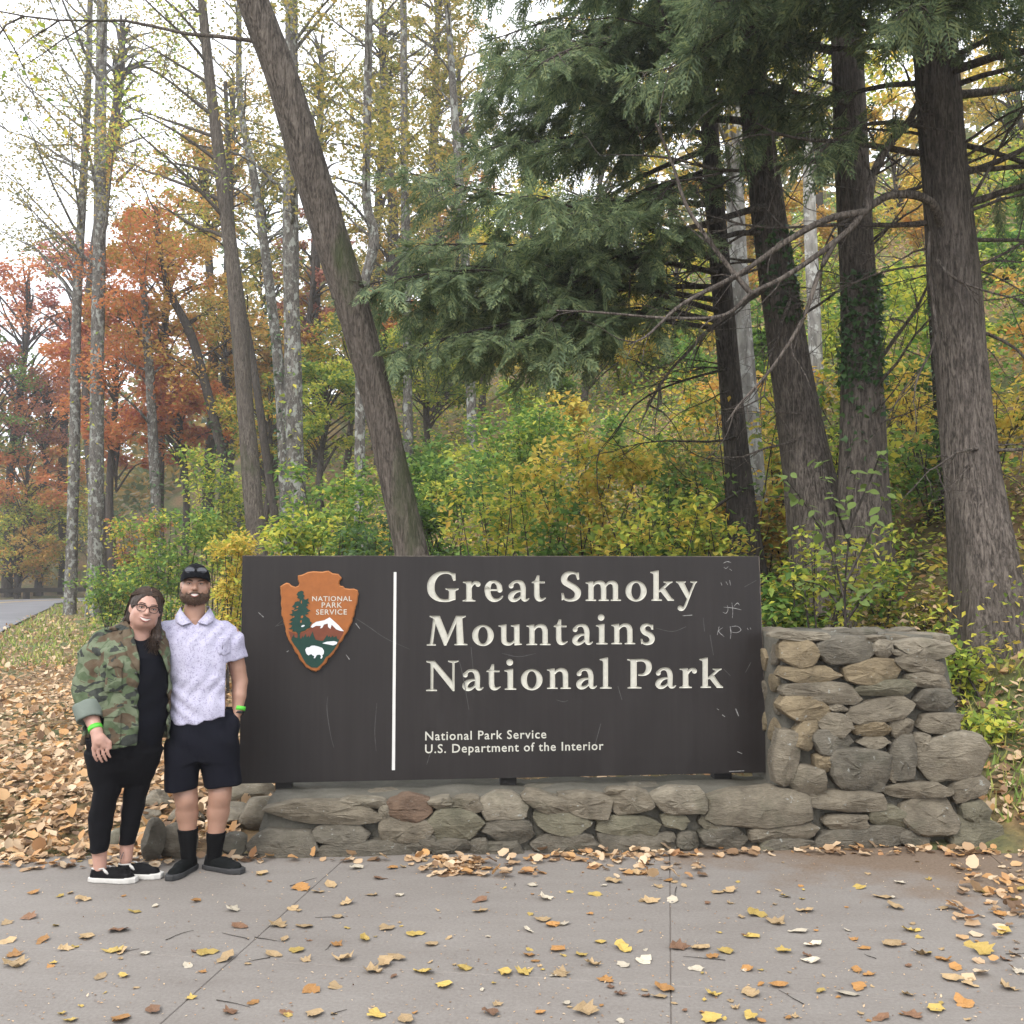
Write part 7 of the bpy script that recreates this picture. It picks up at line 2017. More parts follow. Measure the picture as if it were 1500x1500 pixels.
def pale_trunk(label, rows, wpx, seed):
    pts = path_px(rows); w = [wpx[0]] * (len(pts) - len(rows)) + list(wpx); B = pts[0]
    root = empty('beech_tree', tuple(B)); tag(root, label, 'tree', 'pale trunks between the hemlocks')
    obj('trunk', trunk_mesh('trunk', np.array(pts) - B, [x * p[1] / F_PX / 2 for x, p in zip(w, pts)], B_PALE, 12, 8, 0.03, seed, 0.2), None, root)
    r = rng(seed); st = Sticks(); cen = []
    top = pts[-1] - B
    for k in range(12):
        p = (pts[-2] - B) + (top - (pts[-2] - B)) * r.uniform(0, 1); az = r.uniform(0, 6.28)
        P = arc(p, (math.cos(az), math.sin(az), 0.7), r.uniform(1.5, 3), r, 6, (0, 0, 0), 0.1); st.add(P, np.linspace(0.04, 0.008, 7), 5); cen += [P[-1], P[-2], P[4]]
    obj('limbs', st.mesh('limbs', B_PALE), None, root)
    P = clump_points(np.array(cen), 0.8, 3500, r); V, F_ = place_leaves(OVAL, P, 0.10, r, 0.5, 0.1)
    obj('crown', mesh_np('crown', V, F_, False, L_YELLOW if seed % 2 else L_YGREEN), None, root)
pale_trunk('pale smooth beech trunk between the slim and the thick hemlock', [(1106, 720, 14.2), (1098, 620, 14.2), (1090, 520, 14.3), (1082, 400, 14.3), (1076, 270, 14.3), (1070, 0, 14.3)], [34, 32, 30, 28, 26, 20], 71)
pale_trunk('narrow pale trunk between the thick hemlock and the ivied one', [(1204, 690, 17.5), (1198, 600, 17.5), (1192, 450, 17.5), (1186, 300, 17.5), (1180, 0, 17.5)], [24, 22, 20, 18, 12], 72)
def hill_d(X, Y): return (X - 0.9) * 0.843 + (Y - 9.0) * 0.538
# ---------------------------------------------------------------- slender trees on the left and up the hill
def tall_tree(name, label, group, rows, wpx, mat, leafmat, seed, n_limb=12, limb=3.0, n_leaf=1400, leaf=0.13, clump=0.8, from_=0.35, up=0.9, ivy=0, lean=None, droop=0.1):
    pts = path_px(rows); w = [wpx[0] * 1.05] * (len(pts) - len(rows)) + list(wpx); B = pts[0]
    root = empty(name, tuple(B)); tag(root, label, 'tree', group)
    q = np.array(pts) - B; rad = np.array([x * p[1] / F_PX / 2 for x, p in zip(w, pts)])
    obj('trunk', trunk_mesh('trunk', q, rad, mat, 12, 8, 0.05, seed, 0.25), None, root)
    r = rng(seed); st = Sticks(); cen = []
    s = np.concatenate([[0], np.cumsum(np.linalg.norm(np.diff(q, axis=0), axis=1))]); tt = s / s[-1]
    for k in range(n_limb):
        t = from_ + (1 - from_) * (k + r.uniform(0, 1)) / n_limb; az = r.uniform(0, 6.28) if lean is None else r.normal(lean, 0.7)
        p = np.array([np.interp(t, tt, q[:, i]) for i in range(3)]); rb = np.interp(t, tt, rad) * 0.36
        P = arc(p, (math.cos(az), math.sin(az), up * r.uniform(0.6, 1.4)), limb * r.uniform(0.5, 1.2), r, 8, (0, 0, -droop), 0.07)
        st.add(P, np.linspace(rb, rb * 0.15, 9), 5)
        for m in range(5):
            j = r.integers(2, 9); Q2 = arc(P[j], (P[j] - P[j - 1]) * 2 + r.normal(0, 0.5, 3), limb * r.uniform(0.15, 0.4), r, 5, (0, 0, -0.1), 0.12)
            st.add(Q2, np.linspace(rb * 0.3, 0.005, 6), 4); cen += [Q2[-1], Q2[3]]
        cen.append(P[-1])
    obj('limbs', st.mesh('limbs', mat), None, root)
    if n_leaf:
        P = clump_points(np.array(cen), clump * 0.75, int(n_leaf * 3.0), r, 0.8); V, F_ = place_leaves(OVAL, P, leaf * 1.05, r, 0.3, 0.2)
        obj('crown', mesh_np('crown', V, F_, False, leafmat), None, root)
    if ivy:
        t = r.uniform(0.02, 0.5, ivy) ** 1.3; p = np.stack([np.interp(t, tt, q[:, i]) for i in range(3)], 1); R_ = np.interp(t, tt, rad) * 1.05; a = r.uniform(0, 6.28, ivy)
        p[:, 0] += np.cos(a) * R_; p[:, 1] += np.sin(a) * R_; V, F_ = place_leaves(OVAL, p, 0.16, r, 0.1, 0.5)
        obj('vine_leaves', mesh_np('vine_leaves', V, F_, False, L_YGREEN if ivy < 260 else L_IVY), None, root)
    return root
GL = 'slender trees on the left'
tall_tree('slender_tree', 'thin grey trunk nearest the road, leftmost of the slender trees', GL, [(103, 884, 40), (108, 700, 40), (112, 480, 40), (120, 300, 40), (128, 150, 40), (134, -60, 40)], [17, 16, 14, 12, 10, 7], B_GREY, L_OLIVE, 201, 22, 5.5, 1500, 0.15, 0.9, 0.45, 0.9, 150, 3.3)
tall_tree('slender_tree', 'straight lichened trunk just right of the leftmost slender tree', GL, [(139, 862, 38), (141, 700, 38), (144, 450, 38), (147, 200, 38), (150, 0, 38), (152, -140, 38)], [23, 21, 19, 17, 15, 11], B_GREY, L_OLIVE, 202, 22, 4.6, 2600, 0.13, 0.9, 0.45, 0.8, 200)
tall_tree('slender_tree', 'smooth brown-grey trunk leaning left above the man\'s cap', GL, [(373, 752, 26), (360, 600, 26), (347, 440, 26), (328, 290, 26), (310, 140, 26), (296, 0, 26), (286, -140, 26)], [27, 25, 23, 19, 16, 13, 10], B_BROWN, L_YGREEN, 203, 16, 3.6, 700, 0.11, 0.9, 0.5, 0.8, 0, 3.1)
tall_tree('slender_tree', 'upright grey trunk halfway between the lichened tree and the leaning trunk', GL, [(434, 742, 27), (430, 560, 27), (426, 350, 27), (426, 150, 27), (427, 0, 27), (428, -140, 27)], [28, 25, 23, 20, 18, 14], B_GREY, L_OLIVE, 204, 14, 3.2, 900, 0.12, 0.8, 0.5, 0.9, 200)
tall_tree('slender_tree', 'thin crooked trunk crossing just left of the upright grey trunk', GL, [(418, 735, 30), (410, 560, 30), (392, 400, 30), (372, 260, 30), (352, 150, 30), (350, 0, 30), (349, -120, 30)], [17, 16, 14, 12, 10, 8, 6], B_GREY, L_OLIVE, 205, 14, 3.4, 1100, 0.12, 0.8, 0.45, 0.9, 400)
tall_tree('slender_tree', 'kinked trunk rising from behind the leaning trunk', GL, [(527, 760, 22), (528, 560, 22), (532, 430, 22), (548, 352, 22), (537, 290, 22), (538, 150, 22), (541, 0, 22), (543, -120, 22)], [16, 15, 14, 15, 13, 12, 11, 8], B_GREY, L_OLIVE, 206, 16, 2.6, 1500, 0.11, 0.7, 0.5, 0.7)
tall_tree('slender_tree', 'straight thin trunk in the gap right of the leaning trunk', GL, [(598, 640, 32), (596, 480, 32), (593, 250, 32), (591, 0, 32), (590, -120, 32)], [15, 13, 12, 10, 7], B_GREY, L_OLIVE, 207, 18, 2.8, 2200, 0.13, 0.8, 0.4, 0.7, 120)
tall_tree('slender_tree', 'forked lichened trunk nearest the hemlock foliage', GL, [(691, 600, 29), (685, 440, 29), (674, 280, 29), (664, 140, 29), (655, 0, 29), (648, -120, 29)], [15, 14, 13, 11, 9, 7], B_GREY, L_OLIVE, 208, 18, 3.0, 2200, 0.12, 0.8, 0.4, 0.8)
tall_tree('slender_tree', 'ivied dark trunk among the orange maples', GL, [(322, 650, 40), (300, 560, 40), (280, 490, 40), (250, 430, 40), (235, 380, 40), (228, 300, 40)], [13, 14, 13, 11, 9, 6], B_DARK, L_GOLD, 209, 12, 3.5, 1800, 0.16, 1.0, 0.5, 0.7, 420)
tall_tree('slender_tree', 'grey ivied trunk among the orange maples, left of the dark one', GL, [(228, 720, 40), (222, 600, 40), (215, 490, 40), (208, 400, 40)], [15, 14, 12, 9], B_GREY, L_ORANGE, 210, 10, 3.5, 1800, 0.16, 1.0, 0.5, 0.7, 420)
tall_tree('slender_tree', 'thin dark trunk behind the leaning brown-grey one', GL, [(386, 640, 36), (372, 540, 36), (356, 450, 36), (342, 360, 36), (336, 250, 36), (330, 120, 36)], [12, 11, 10, 9, 8, 6], B_DARK, L_OLIVE, 211, 12, 3.0, 1600, 0.14, 0.9, 0.4, 0.7)

# ---------------------------------------------------------------- autumn trees of the wood, with full crowns
def round_tree(label, group, cpx, cpy, Y, rx, ry, leafmat, seed, n=6000, leaf=0.19, bark=None, dens=46, two=None, name='autumn_tree'):
    Y0 = Y
    while road_dist(np.array([(cpx - CX) / F_PX * Y]), np.array([Y]))[0] < 5.2 and Y < 110: Y += 1.0
    leaf = leaf * (0.5 + 0.5 * Y / Y0)
    r = rng(seed); c = np.array(at(cpx, cpy, Y)); k = Y / F_PX; RX, RZ = rx * k, ry * k; RY = RX
    g = terr1(c[0], Y) - 0.2; B = np.array([c[0] + r.uniform(-0.15, 0.15) * RX, Y, g])
    root = empty(name, tuple(B)); tag(root, label, 'tree', group)
    c = c - B; top = c + np.array([0, 0, RZ * 0.8]); H = max(top[2], 1.0); r0 = 0.012 * H + 0.06
    mid = c * 0.5 + r.normal(0, 0.06, 3) * H * 0.4; mid[2] = c[2] * 0.5
    obj('trunk', trunk_mesh('trunk', [np.zeros(3), mid, c, top], [r0, r0 * 0.8, r0 * 0.5, r0 * 0.12], bark or B_DARK, 9, 6, 0.05, seed, 0.3), None, root)
    st = Sticks(); cen, rad = [], []
    for i in range(dens):
        d = r.normal(size=3); d /= np.linalg.norm(d); q = d * np.array([RX, RY, RZ]) * r.uniform(0.35, 1.0) ** 0.6 + c
        a = np.array([0, 0, 1.0]) * np.clip(q[2] - r.uniform(0.25, 0.6) * RX, 0.25 * c[2], top[2] * 0.95); a[:2] = np.interp(a[2], [0, c[2], top[2]], [0, c[0], top[0]]), np.interp(a[2], [0, c[2], top[2]], [0, c[1], top[1]])
        m = (a + q) / 2 + np.array([0, 0, 0.12 * RX]) + r.normal(0, 0.05, 3) * RX
        st.add(catmull([a, m, q], 3), np.linspace(r0 * 0.28, r0 * 0.05, 7), 4)
        cen.append(q); rad.append(RX * r.uniform(0.14, 0.30))
    obj('limbs', st.mesh('limbs', bark or B_DARK), None, root)
    cen, rad = np.array(cen), np.array(rad)
    P = clump_points(cen, rad, n, r, 0.6); V, F_ = place_leaves(OVAL, P, leaf, r, 0.5, 0.1)
    obj('crown', mesh_np('crown', V, F_, False, leafmat), None, root)
    if two is not None:
        P = clump_points(cen[: max(3, dens // 3)], rad[: max(3, dens // 3)] * 1.1, n // 3, r, 0.6); V, F_ = place_leaves(OVAL, P, leaf, r, 0.5, 0.1)
        obj('crown', mesh_np('crown', V, F_, False, two), None, root)
    return root
GA = 'autumn trees of the wood'
for i, a in enumerate([
    ('broad red maple crown at the left edge above the road', 40, 490, 50, 130, 130, L_ORANGE, 7500, 0.22, L_RED),
    ('orange-red maple behind the two thin grey trunks', 170, 570, 48, 105, 130, L_ORANGE, 7500, 0.22, L_RED),
    ('wine-coloured small tree low at the left edge', 70, 600, 44, 90, 60, L_WINE, 4500, 0.18, L_ORANGE),
    ('orange maple low beside the road at the left edge', 40, 705, 43, 95, 55, L_ORANGE, 4500, 0.20, L_GOLD),
    ('tall gold maple between the lichened trunk and the brown-grey one', 245, 420, 46, 105, 150, L_GOLD, 8500, 0.22, L_ORANGE),
    ('gold crown topping out against the white sky', 300, 270, 52, 80, 90, L_GOLD, 3600, 0.22, None),
    ('bright orange maple above the bank of shrubs', 262, 600, 42, 80, 80, L_ORANGE, 6000, 0.19, L_RED),
    ('dark evergreen at the left edge behind the red maple', -10, 560, 62, 90, 120, L_GREEN, 4200, 0.22, L_GOLD),
    ('yellow-leaved sapling overhanging the road at the left', 60, 770, 46, 85, 60, L_YGREEN, 4200, 0.18, L_YELLOW),
    ('dark green trees beyond the bend of the road', 110, 800, 72, 140, 80, L_DGREEN, 6500, 0.25, None),
    ('dusky red tree between the upright and leaning trunks', 458, 420, 48, 60, 130, L_WINE, 3600, 0.20, L_GOLD),
    ('olive tree in the gap right of the leaning trunk', 570, 400, 46, 75, 130, L_OLIVE, 4600, 0.19, L_GOLD),
    ('gold tree between the two thin trunks mid hill', 640, 330, 50, 70, 150, L_GOLD, 4800, 0.20, L_YGREEN),
    ('orange shrub-like tree low in the gap right of the leaning trunk', 560, 470, 40, 60, 50, L_ORANGE, 2600, 0.17, L_GOLD),
    ('yellow-green tree low right of the leaning trunk', 625, 540, 36, 95, 65, L_YGREEN, 4800, 0.17, L_GREEN),
    ('yellow tree behind the tip of the hemlock foliage', 715, 450, 40, 90, 110, L_YELLOW, 5600, 0.18, L_YGREEN),
    ('yellow-green tree left of the leaning trunk', 478, 600, 34, 80, 80, L_YGREEN, 4800, 0.16, L_GREEN),
    ('mixed green and gold tree behind the upright grey trunk', 395, 610, 40, 80, 70, L_MIX, 4600, 0.18, None),
    ('sparse olive crown high right of the leaning trunk', 560, 190, 52, 70, 130, L_OLIVE, 2600, 0.17, None),
    ('sparse olive crown high beside the hemlock', 672, 150, 52, 65, 140, L_OLIVE, 3000, 0.17, L_GOLD),
    ('tall grey-green crown behind the crooked trunk', 385, 330, 56, 60, 140, L_DGREEN, 3200, 0.2, L_OLIVE),
    ('yellow tree glimpsed under the sweeping boughs', 860, 470, 30, 120, 80, L_YELLOW, 5500, 0.15, L_YGREEN),
    ('yellow-green tree behind the slim hemlock', 990, 420, 33, 90, 110, L_YGREEN, 5500, 0.16, L_YELLOW),
    ('gold tree between the slim and thick hemlocks', 1130, 330, 38, 90, 150, L_GOLD, 5500, 0.18, L_YELLOW),
    ('yellow tree between the ivied and massive hemlocks', 1310, 260, 36, 80, 150, L_YELLOW, 5500, 0.17, L_GOLD),
    ('bright yellow tree at the right edge', 1450, 320, 30, 80, 130, L_YELLOW, 5600, 0.15, L_YGREEN),
    ('yellow tree high at the right edge', 1490, 120, 36, 90, 120, L_YELLOW, 4600, 0.17, L_YGREEN),
    ('green tree low between the ivied and massive hemlocks', 1325, 470, 26, 75, 80, L_GREEN, 4600, 0.14, L_YGREEN),
    ('green tree low at the right edge', 1490, 520, 24, 70, 80, L_YGREEN, 4600, 0.13, L_GREEN),
    ('green tree behind the pale beech', 1150, 540, 24, 80, 70, L_GREEN, 4600, 0.13, L_YGREEN),
    ('gold-green tree high behind the hemlock foliage', 880, 250, 46, 130, 150, L_MIX, 5200, 0.2, None),
    ('green crown high behind the ivied hemlock', 1200, 130, 44, 110, 130, L_YGREEN, 4200, 0.19, None),
    ('olive-gold tree filling the gap behind the crooked trunk', 400, 480, 52, 90, 110, L_GOLD, 5200, 0.22, L_OLIVE),
    ('green-gold tree behind the kinked trunk', 520, 520, 44, 80, 90, L_MIX, 5200, 0.19, L_YGREEN),
    ('tall yellow tree behind the straight thin trunk', 600, 420, 56, 80, 130, L_YELLOW, 5200, 0.22, L_OLIVE),
    ('orange-gold tree beside the forked lichened trunk', 665, 300, 58, 60, 110, L_GOLD, 4200, 0.22, L_ORANGE),
    ('red maple behind the lichened trunk', 110, 430, 56, 80, 90, L_RED, 4600, 0.24, L_WINE),
    ('gold tree low behind the orange maples', 330, 520, 50, 80, 110, L_GOLD, 5200, 0.22, L_YGREEN),
    ('yellow tree low over the road at the left', 20, 800, 58, 70, 60, L_GOLD, 3600, 0.22, L_YGREEN),
    ('lime tree behind the sweeping hemlock boughs', 780, 380, 44, 110, 120, L_YGREEN, 5600, 0.19, L_YELLOW),
    ('yellow tree behind the beech top', 1075, 260, 40, 80, 120, L_YELLOW, 4600, 0.17, L_GOLD),
    ('loose olive crown high between the kinked and the straight thin trunk', 560, 90, 46, 60, 120, L_OLIVE, 3400, 0.15, L_YGREEN),
    ('loose gold-olive crown high beside the forked trunk', 640, 70, 48, 60, 120, L_OLIVE, 3400, 0.15, L_GOLD),
    ('loose olive crown high between the upright and the leaning trunk', 470, 150, 50, 50, 130, L_OLIVE, 2200, 0.15, None),
    ('loose olive crown high over the two leftmost trunks', 175, 120, 52, 70, 130, L_OLIVE, 2000, 0.15, None),
    ('loose gold crown over the brown-grey trunk', 340, 190, 54, 60, 110, L_GOLD, 2200, 0.17, L_OLIVE),
    ('lime tree halfway up at the right edge', 1400, 420, 28, 80, 90, L_YGREEN, 4600, 0.14, L_YELLOW)]):
    lab, x, y, Y, rx, ry, m, n, sz, two = a
    round_tree(lab, GA, x, y, Y, rx, ry, m, 900 + i, n, sz, None, 46, two)

# ---------------------------------------------------------------- shrubs on the bank and hillside
def shrub(label, cpx, cpy, Y, rx, ry, leafmat, seed, n=1500, leaf=0.09, stems=9, kind=None, two=None, group='shrubs on the bank'):
    r = rng(seed); c = np.array(at(cpx, cpy, Y)); k = Y / F_PX; RX, RZ = rx * k, ry * k
    g = terr1(c[0], Y) - 0.1; B = np.array([c[0], Y, g]); root = empty('shrub', tuple(B)); tag(root, label, 'shrub', group)
    c = c - B; st = Sticks(); cen = []
    for i in range(stems):
        az = r.uniform(0, 6.28); q = c + np.array([math.cos(az) * RX, math.sin(az) * RX * 0.8, r.uniform(-0.6, 1.0) * RZ]) * r.uniform(0.3, 1.0)
        p0 = np.array([r.normal(0, 0.1), r.normal(0, 0.1), 0]); m = (p0 + q) / 2 + np.array([0, 0, 0.15 * RZ]) + r.normal(0, 0.06, 3)
        P = catmull([p0, m, q], 4); st.add(P, np.linspace(0.014, 0.004, len(P)), 4)
        for m_ in range(5):
            j = r.integers(3, len(P)); Q2 = arc(P[j], r.normal(0, 1, 3) + np.array([0, 0, 0.3]), RX * r.uniform(0.2, 0.5), r, 3, (0, 0, -0.2), 0.1); st.add(Q2, np.linspace(0.005, 0.0018, 4), 3); cen += [Q2[-1], Q2[2]]
        cen.append(q)
    obj('stems', st.mesh('stems', B_DARK), None, root)
    P = clump_points(np.array(cen), 0.26 * RX + 0.06, n, r, 0.7)
    P[:, 2] = np.maximum(P[:, 2], 0.03)
    V, F_ = place_leaves(kind or OVAL, P, leaf, r, 0.55, 0.15); obj('crown', mesh_np('crown', V, F_, False, leafmat), None, root)
    if two is not None:
        P = clump_points(np.array(cen)[::2], 0.28 * RX + 0.06, n // 3, r, 0.7); P[:, 2] = np.maximum(P[:, 2], 0.03)
        V, F_ = place_leaves(kind or OVAL, P, leaf, r, 0.55, 0.15); obj('crown', mesh_np('crown', V, F_, False, two), None, root)
for i, a in enumerate([
    ('tall bright yellow shrub behind the middle of the sign', 850, 665, 13.5, 100, 75, L_YELLOW, 1900, 0.10, MAPLE, L_YGREEN),
    ('yellow shrub right of the leaning trunk, just above the sign', 735, 735, 12, 75, 55, L_YGREEN, 1500, 0.09, None, L_YELLOW),
    ('dense green shrub at the right foot of the leaning trunk', 655, 730, 14.5, 80, 75, L_GREEN, 2600, 0.10, None, L_DGREEN),
    ('yellow-green shrub above the word Smoky', 950, 770, 11.2, 85, 45, L_YGREEN, 1400, 0.10, None, L_YELLOW),
    ('olive twiggy shrub left of the slim hemlock', 1005, 670, 16, 80, 80, L_OLIVE, 2000, 0.08, None, L_GREEN),
    ('green shrub left of the leaning trunk', 490, 730, 16, 75, 75, L_GREEN, 2600, 0.11, None, L_YGREEN),
    ('yellow-green shrub above the arrowhead emblem', 440, 780, 13, 70, 45, L_YGREEN, 1600, 0.10, None, L_GREEN),
    ('golden shrub directly right of the man\'s cap', 335, 805, 14, 50, 45, L_YELLOW, 1700, 0.075, None, L_YGREEN),
    ('green shrub above the woman\'s head', 245, 790, 22, 60, 50, L_GREEN, 1800, 0.12, None, L_YGREEN),
    ('pinkish shrub on the bank left of the man\'s cap', 195, 770, 27, 50, 45, L_MIX, 1400, 0.13, None, L_WINE),
    ('light green shrub high on the bank', 310, 715, 27, 75, 55, L_YGREEN, 2200, 0.14, None, L_GREEN),
    ('low green shrub by the foot of the lichened trunk', 160, 845, 25, 45, 32, L_GREEN, 1200, 0.12, None, L_YGREEN),
    ('dark green shrub at the left foot of the leaning trunk', 545, 790, 12.5, 60, 40, L_DGREEN, 1500, 0.09, None, L_GREEN),
    ('yellow-green shrub between the two right-hand hemlocks', 1340, 730, 14, 75, 100, L_YGREEN, 2400, 0.085, None, L_OLIVE),
    ('tall yellow-green shrub at the right edge behind the massive trunk', 1490, 740, 14.5, 70, 120, L_YGREEN, 2600, 0.09, None, L_GREEN),
    ('pale green shrub high between the ivied and massive hemlocks', 1310, 600, 19, 70, 70, L_GREEN, 2000, 0.10, None, L_YGREEN),
    ('yellow shrub between the beech and the thick hemlock', 1145, 660, 15, 45, 60, L_YELLOW, 1000, 0.10, MAPLE, L_YGREEN),
    ('shrub of mixed leaves on the slope at the right edge', 1480, 610, 19, 70, 60, L_MIX, 1800, 0.10, None, L_GREEN),
    ('green shrub under the sweeping hemlock boughs', 780, 610, 20, 100, 60, L_GREEN, 2400, 0.12, None, L_YGREEN),
    ('yellow-green shrub behind the sign\'s right half', 1060, 790, 11.5, 70, 40, L_YGREEN, 1300, 0.09, None, L_YELLOW),
    ('yellow-green shrub at the foot of the thick hemlock, behind the pillar', 1190, 815, 9.5, 75, 75, L_YGREEN, 700, 0.085, None, L_OLIVE),
    ('loose green shrub at the foot of the ivied hemlock, behind the pillar', 1300, 835, 9.9, 60, 60, L_YGREEN, 520, 0.085, None, L_GREEN),
    ('leafy shrub in the gap between sign and pillar', 1145, 880, 9.6, 40, 55, L_GREEN, 700, 0.10, None, L_YGREEN),
    ('dry brownish shrub behind the pillar top', 1330, 900, 9.8, 70, 35, L_OLIVE, 700, 0.08, None, L_LITTER),
    ('low yellow-green plant on the ground right of the pillar', 1455, 1065, 8.0, 50, 22, L_YGREEN, 420, 0.07, None, None),
    ('small green plant behind the pillar\'s right corner', 1410, 960, 8.6, 35, 30, L_YGREEN, 260, 0.09, None, None)]):
    lab, x, y, Y, rx, ry, m, n, sz, kd, two = a
    shrub(lab, x, y, Y, rx, ry, m, 1200 + i, n, sz, 9, kd, two)

def slope_label(x, y, col, kd=''):
    zones = ((330, 'left of the upright grey trunk'), (520, 'between the upright grey and the leaning trunk'), (760, 'right of the leaning trunk'), (1040, 'behind the middle of the sign'), (1120, 'beside the pale beech'), (1235, 'behind the thick hemlock'), (1300, 'behind the ivied hemlock'), (1400, 'between the two right-hand hemlocks'), (1600, 'at the right edge of the picture'))
    z = next(t for lim, t in zones if x < lim)
    return f"{kd}{col} sapling {'high' if y < 500 else ('halfway' if y < 640 else 'low')} on the slope, {z}"
_r = rng(1777)
_pal = [(L_YGREEN, 'yellow-green'), (L_YELLOW, 'yellow'), (L_GREEN, 'green'), (L_MIX, 'green and gold'), (L_GOLD, 'golden')]
_n = 0
for gx in np.arange(395, 1540, 62):
    for row, (Y0, Y1) in enumerate(((11.5, 14), (15, 19), (20, 26), (27, 35))):
        Y = _r.uniform(Y0, Y1); x = gx + _r.uniform(-28, 28); X = (x - CX) / F_PX * Y
        if hill_d(X, Y) < 1.0 or road_dist(X, Y) < 7: continue
        hh = _r.uniform(1.2, 2.6); top = terr1(X, Y) + hh * 0.62; d = np.array([X, Y, top]) - np.array([0, 0, CAM_H])
        py_ = CY - F_PX * (-d[1] * math.sin(PITCH) + d[2] * math.cos(PITCH)) / (d[1] * math.cos(PITCH) + d[2] * math.sin(PITCH))
        m, col = _pal[_r.choice(5, p=[0.40, 0.14, 0.32, 0.10, 0.04])]
        mk = _r.uniform() < 0.4
        shrub(slope_label(x, py_, col, 'broad-leaved ' if mk else 'fine-leaved '), x, py_, Y, _r.uniform(0.55, 1.0) * F_PX / Y, hh * 0.42 * F_PX / Y, m, 1800 + _n, 700, 0.055 + 0.0042 * Y, 7, MAPLE if mk else None, None, 'saplings on the slope'); _n += 1

# big-leaved sapling standing behind the pillar
def sapling():
    r = rng(88); B = np.array(gnd(1236, 905, 0.55)); B = np.array([at(1236, 905, 8.6).x, 8.6, terr1(at(1236, 905, 8.6).x, 8.6)])
    root = empty('sapling', tuple(B)); tag(root, 'sapling with large pale green leaves in front of the hemlock trunks', 'sapling')
    st = Sticks(); LP, LD = [], []
    for rows in ([(1240, 940), (1238, 860), (1246, 760), (1252, 690)], [(1238, 880), (1215, 800), (1180, 740), (1150, 700)], [(1240, 850), (1275, 780), (1300, 720)], [(1240, 900), (1205, 860), (1170, 850)], [(1245, 800), (1220, 730), (1200, 670)], [(1240, 910), (1270, 870), (1300, 850)], [(1242, 780), (1280, 690), (1290, 660)]):
        P = catmull([tuple(np.array(at(x, y, 8.6 + r.normal(0, 0.15))) - B) for x, y in rows], 5); st.add(P, np.linspace(0.013, 0.004, len(P)), 5)
        for j in range(3, len(P)):
            for _ in range(2):
                LP.append(P[j] + r.normal(0, 0.03, 3)); 
    obj('stems', st.mesh('stems', B_DARK), None, root)
    V0 = np.array([(0, 0, 0), (0.2, 0.26, 0.03), (0.5, 0.36, 0.02), (0.8, 0.2, -0.05), (1, 0, -0.12), (0.8, -0.2, -0.05), (0.5, -0.36, 0.02), (0.2, -0.26, 0.03), (0.5, 0, -0.03)], float)
    F0 = np.array([(8, i, (i + 1) % 8) for i in range(8)])
    for p in LP:
        d = r.normal(size=3); d[2] = d[2] * 0.3 - 0.35; d[1] -= 0.3; d /= np.linalg.norm(d); u = np.array([0, -0.4, 1.0]) + r.normal(0, 0.3, 3); s = np.cross(u, d); s /= np.linalg.norm(s); w = np.cross(d, s)
        z = r.uniform(0.06, 0.125); V = (V0[:, :1] * d + V0[:, 1:2] * s + V0[:, 2:] * w) * z
        o = obj('leaf', mesh_np('leaf', V, F0, True, L_SPICE), None, root); o.location = p
sapling()

# ---------------------------------------------------------------- undergrowth, grass and litter (nobody could count it)
def scatter_xy(n, r, y0, y1, x0, x1, keep=None):
    """positions spread evenly over the picture: depth log-uniform, lateral uniform in view"""
    Y = y0 * (y1 / y0) ** r.uniform(0, 1, n); px_ = r.uniform(x0, x1, n); X = (px_ - CX) / F_PX * Y
    m = np.ones(n, bool) if keep is None else keep(X, Y)
    return X[m], Y[m]


def off_wall(X, Y):
    s = (X - W_O.x) * WDIR.x + (Y - W_O.y) * WDIR.y; d = (X - W_O.x) * (-WNRM.x) + (Y - W_O.y) * (-WNRM.y)
    return ~((d < 1.02) & (s > -0.35) & (s < 4.7)) & (d > 0.0)

def undergrowth(label, leafmat, seed, n, size, h0, h1, pat, y0=8.4, y1=62):
    r = rng(seed)
    def keep(X, Y):
        f = np.sin(X * 0.9 + pat * 2.1) + np.sin(Y * 0.55 + pat) + 0.8 * np.sin(X * 0.33 - Y * 0.41 + pat * 3) + r.normal(0, 0.7, len(X))
        return (f > 0.0) & (hill_d(X, Y) > 0.4 + 0.4 * np.sin(Y)) & (road_dist(X, Y) > 5.2) & off_wall(X, Y)
    X, Y = scatter_xy(int(n * 0.8), r, y0, y1, -120, 1640, keep)
    hh = h0 + (h1 - h0) * (0.5 + 0.5 * np.sin(X * 1.7 + pat) * np.sin(Y * 1.3 + pat * 2))
    Z = terr(X, Y) + hh * r.uniform(0, 1, len(X)) ** 1.5
    V, F_ = place_leaves(OVAL, np.stack([X, Y, Z], 1), size * (0.6 + 0.045 * Y) * r.uniform(0.6, 1.3, len(X)), r, 0.55, 0.1)
    o = obj('undergrowth', mesh_np('undergrowth', V, F_, False, leafmat)); tag(o, label, 'undergrowth', None, 'stuff')
undergrowth('green undergrowth covering the hillside behind the sign', L_GREEN, 301, 90000, 0.075, 0.3, 1.5, 0.0)
undergrowth('yellow-green undergrowth covering the hillside behind the sign', L_YGREEN, 302, 70000, 0.075, 0.25, 1.3, 2.0)
undergrowth('olive and brown undergrowth low on the hillside', L_OLIVE, 303, 60000, 0.07, 0.15, 0.8, 4.0)
undergrowth('yellow leaves of the undergrowth scattered up the hillside', L_YELLOW, 304, 26000, 0.075, 0.2, 1.2, 5.2)

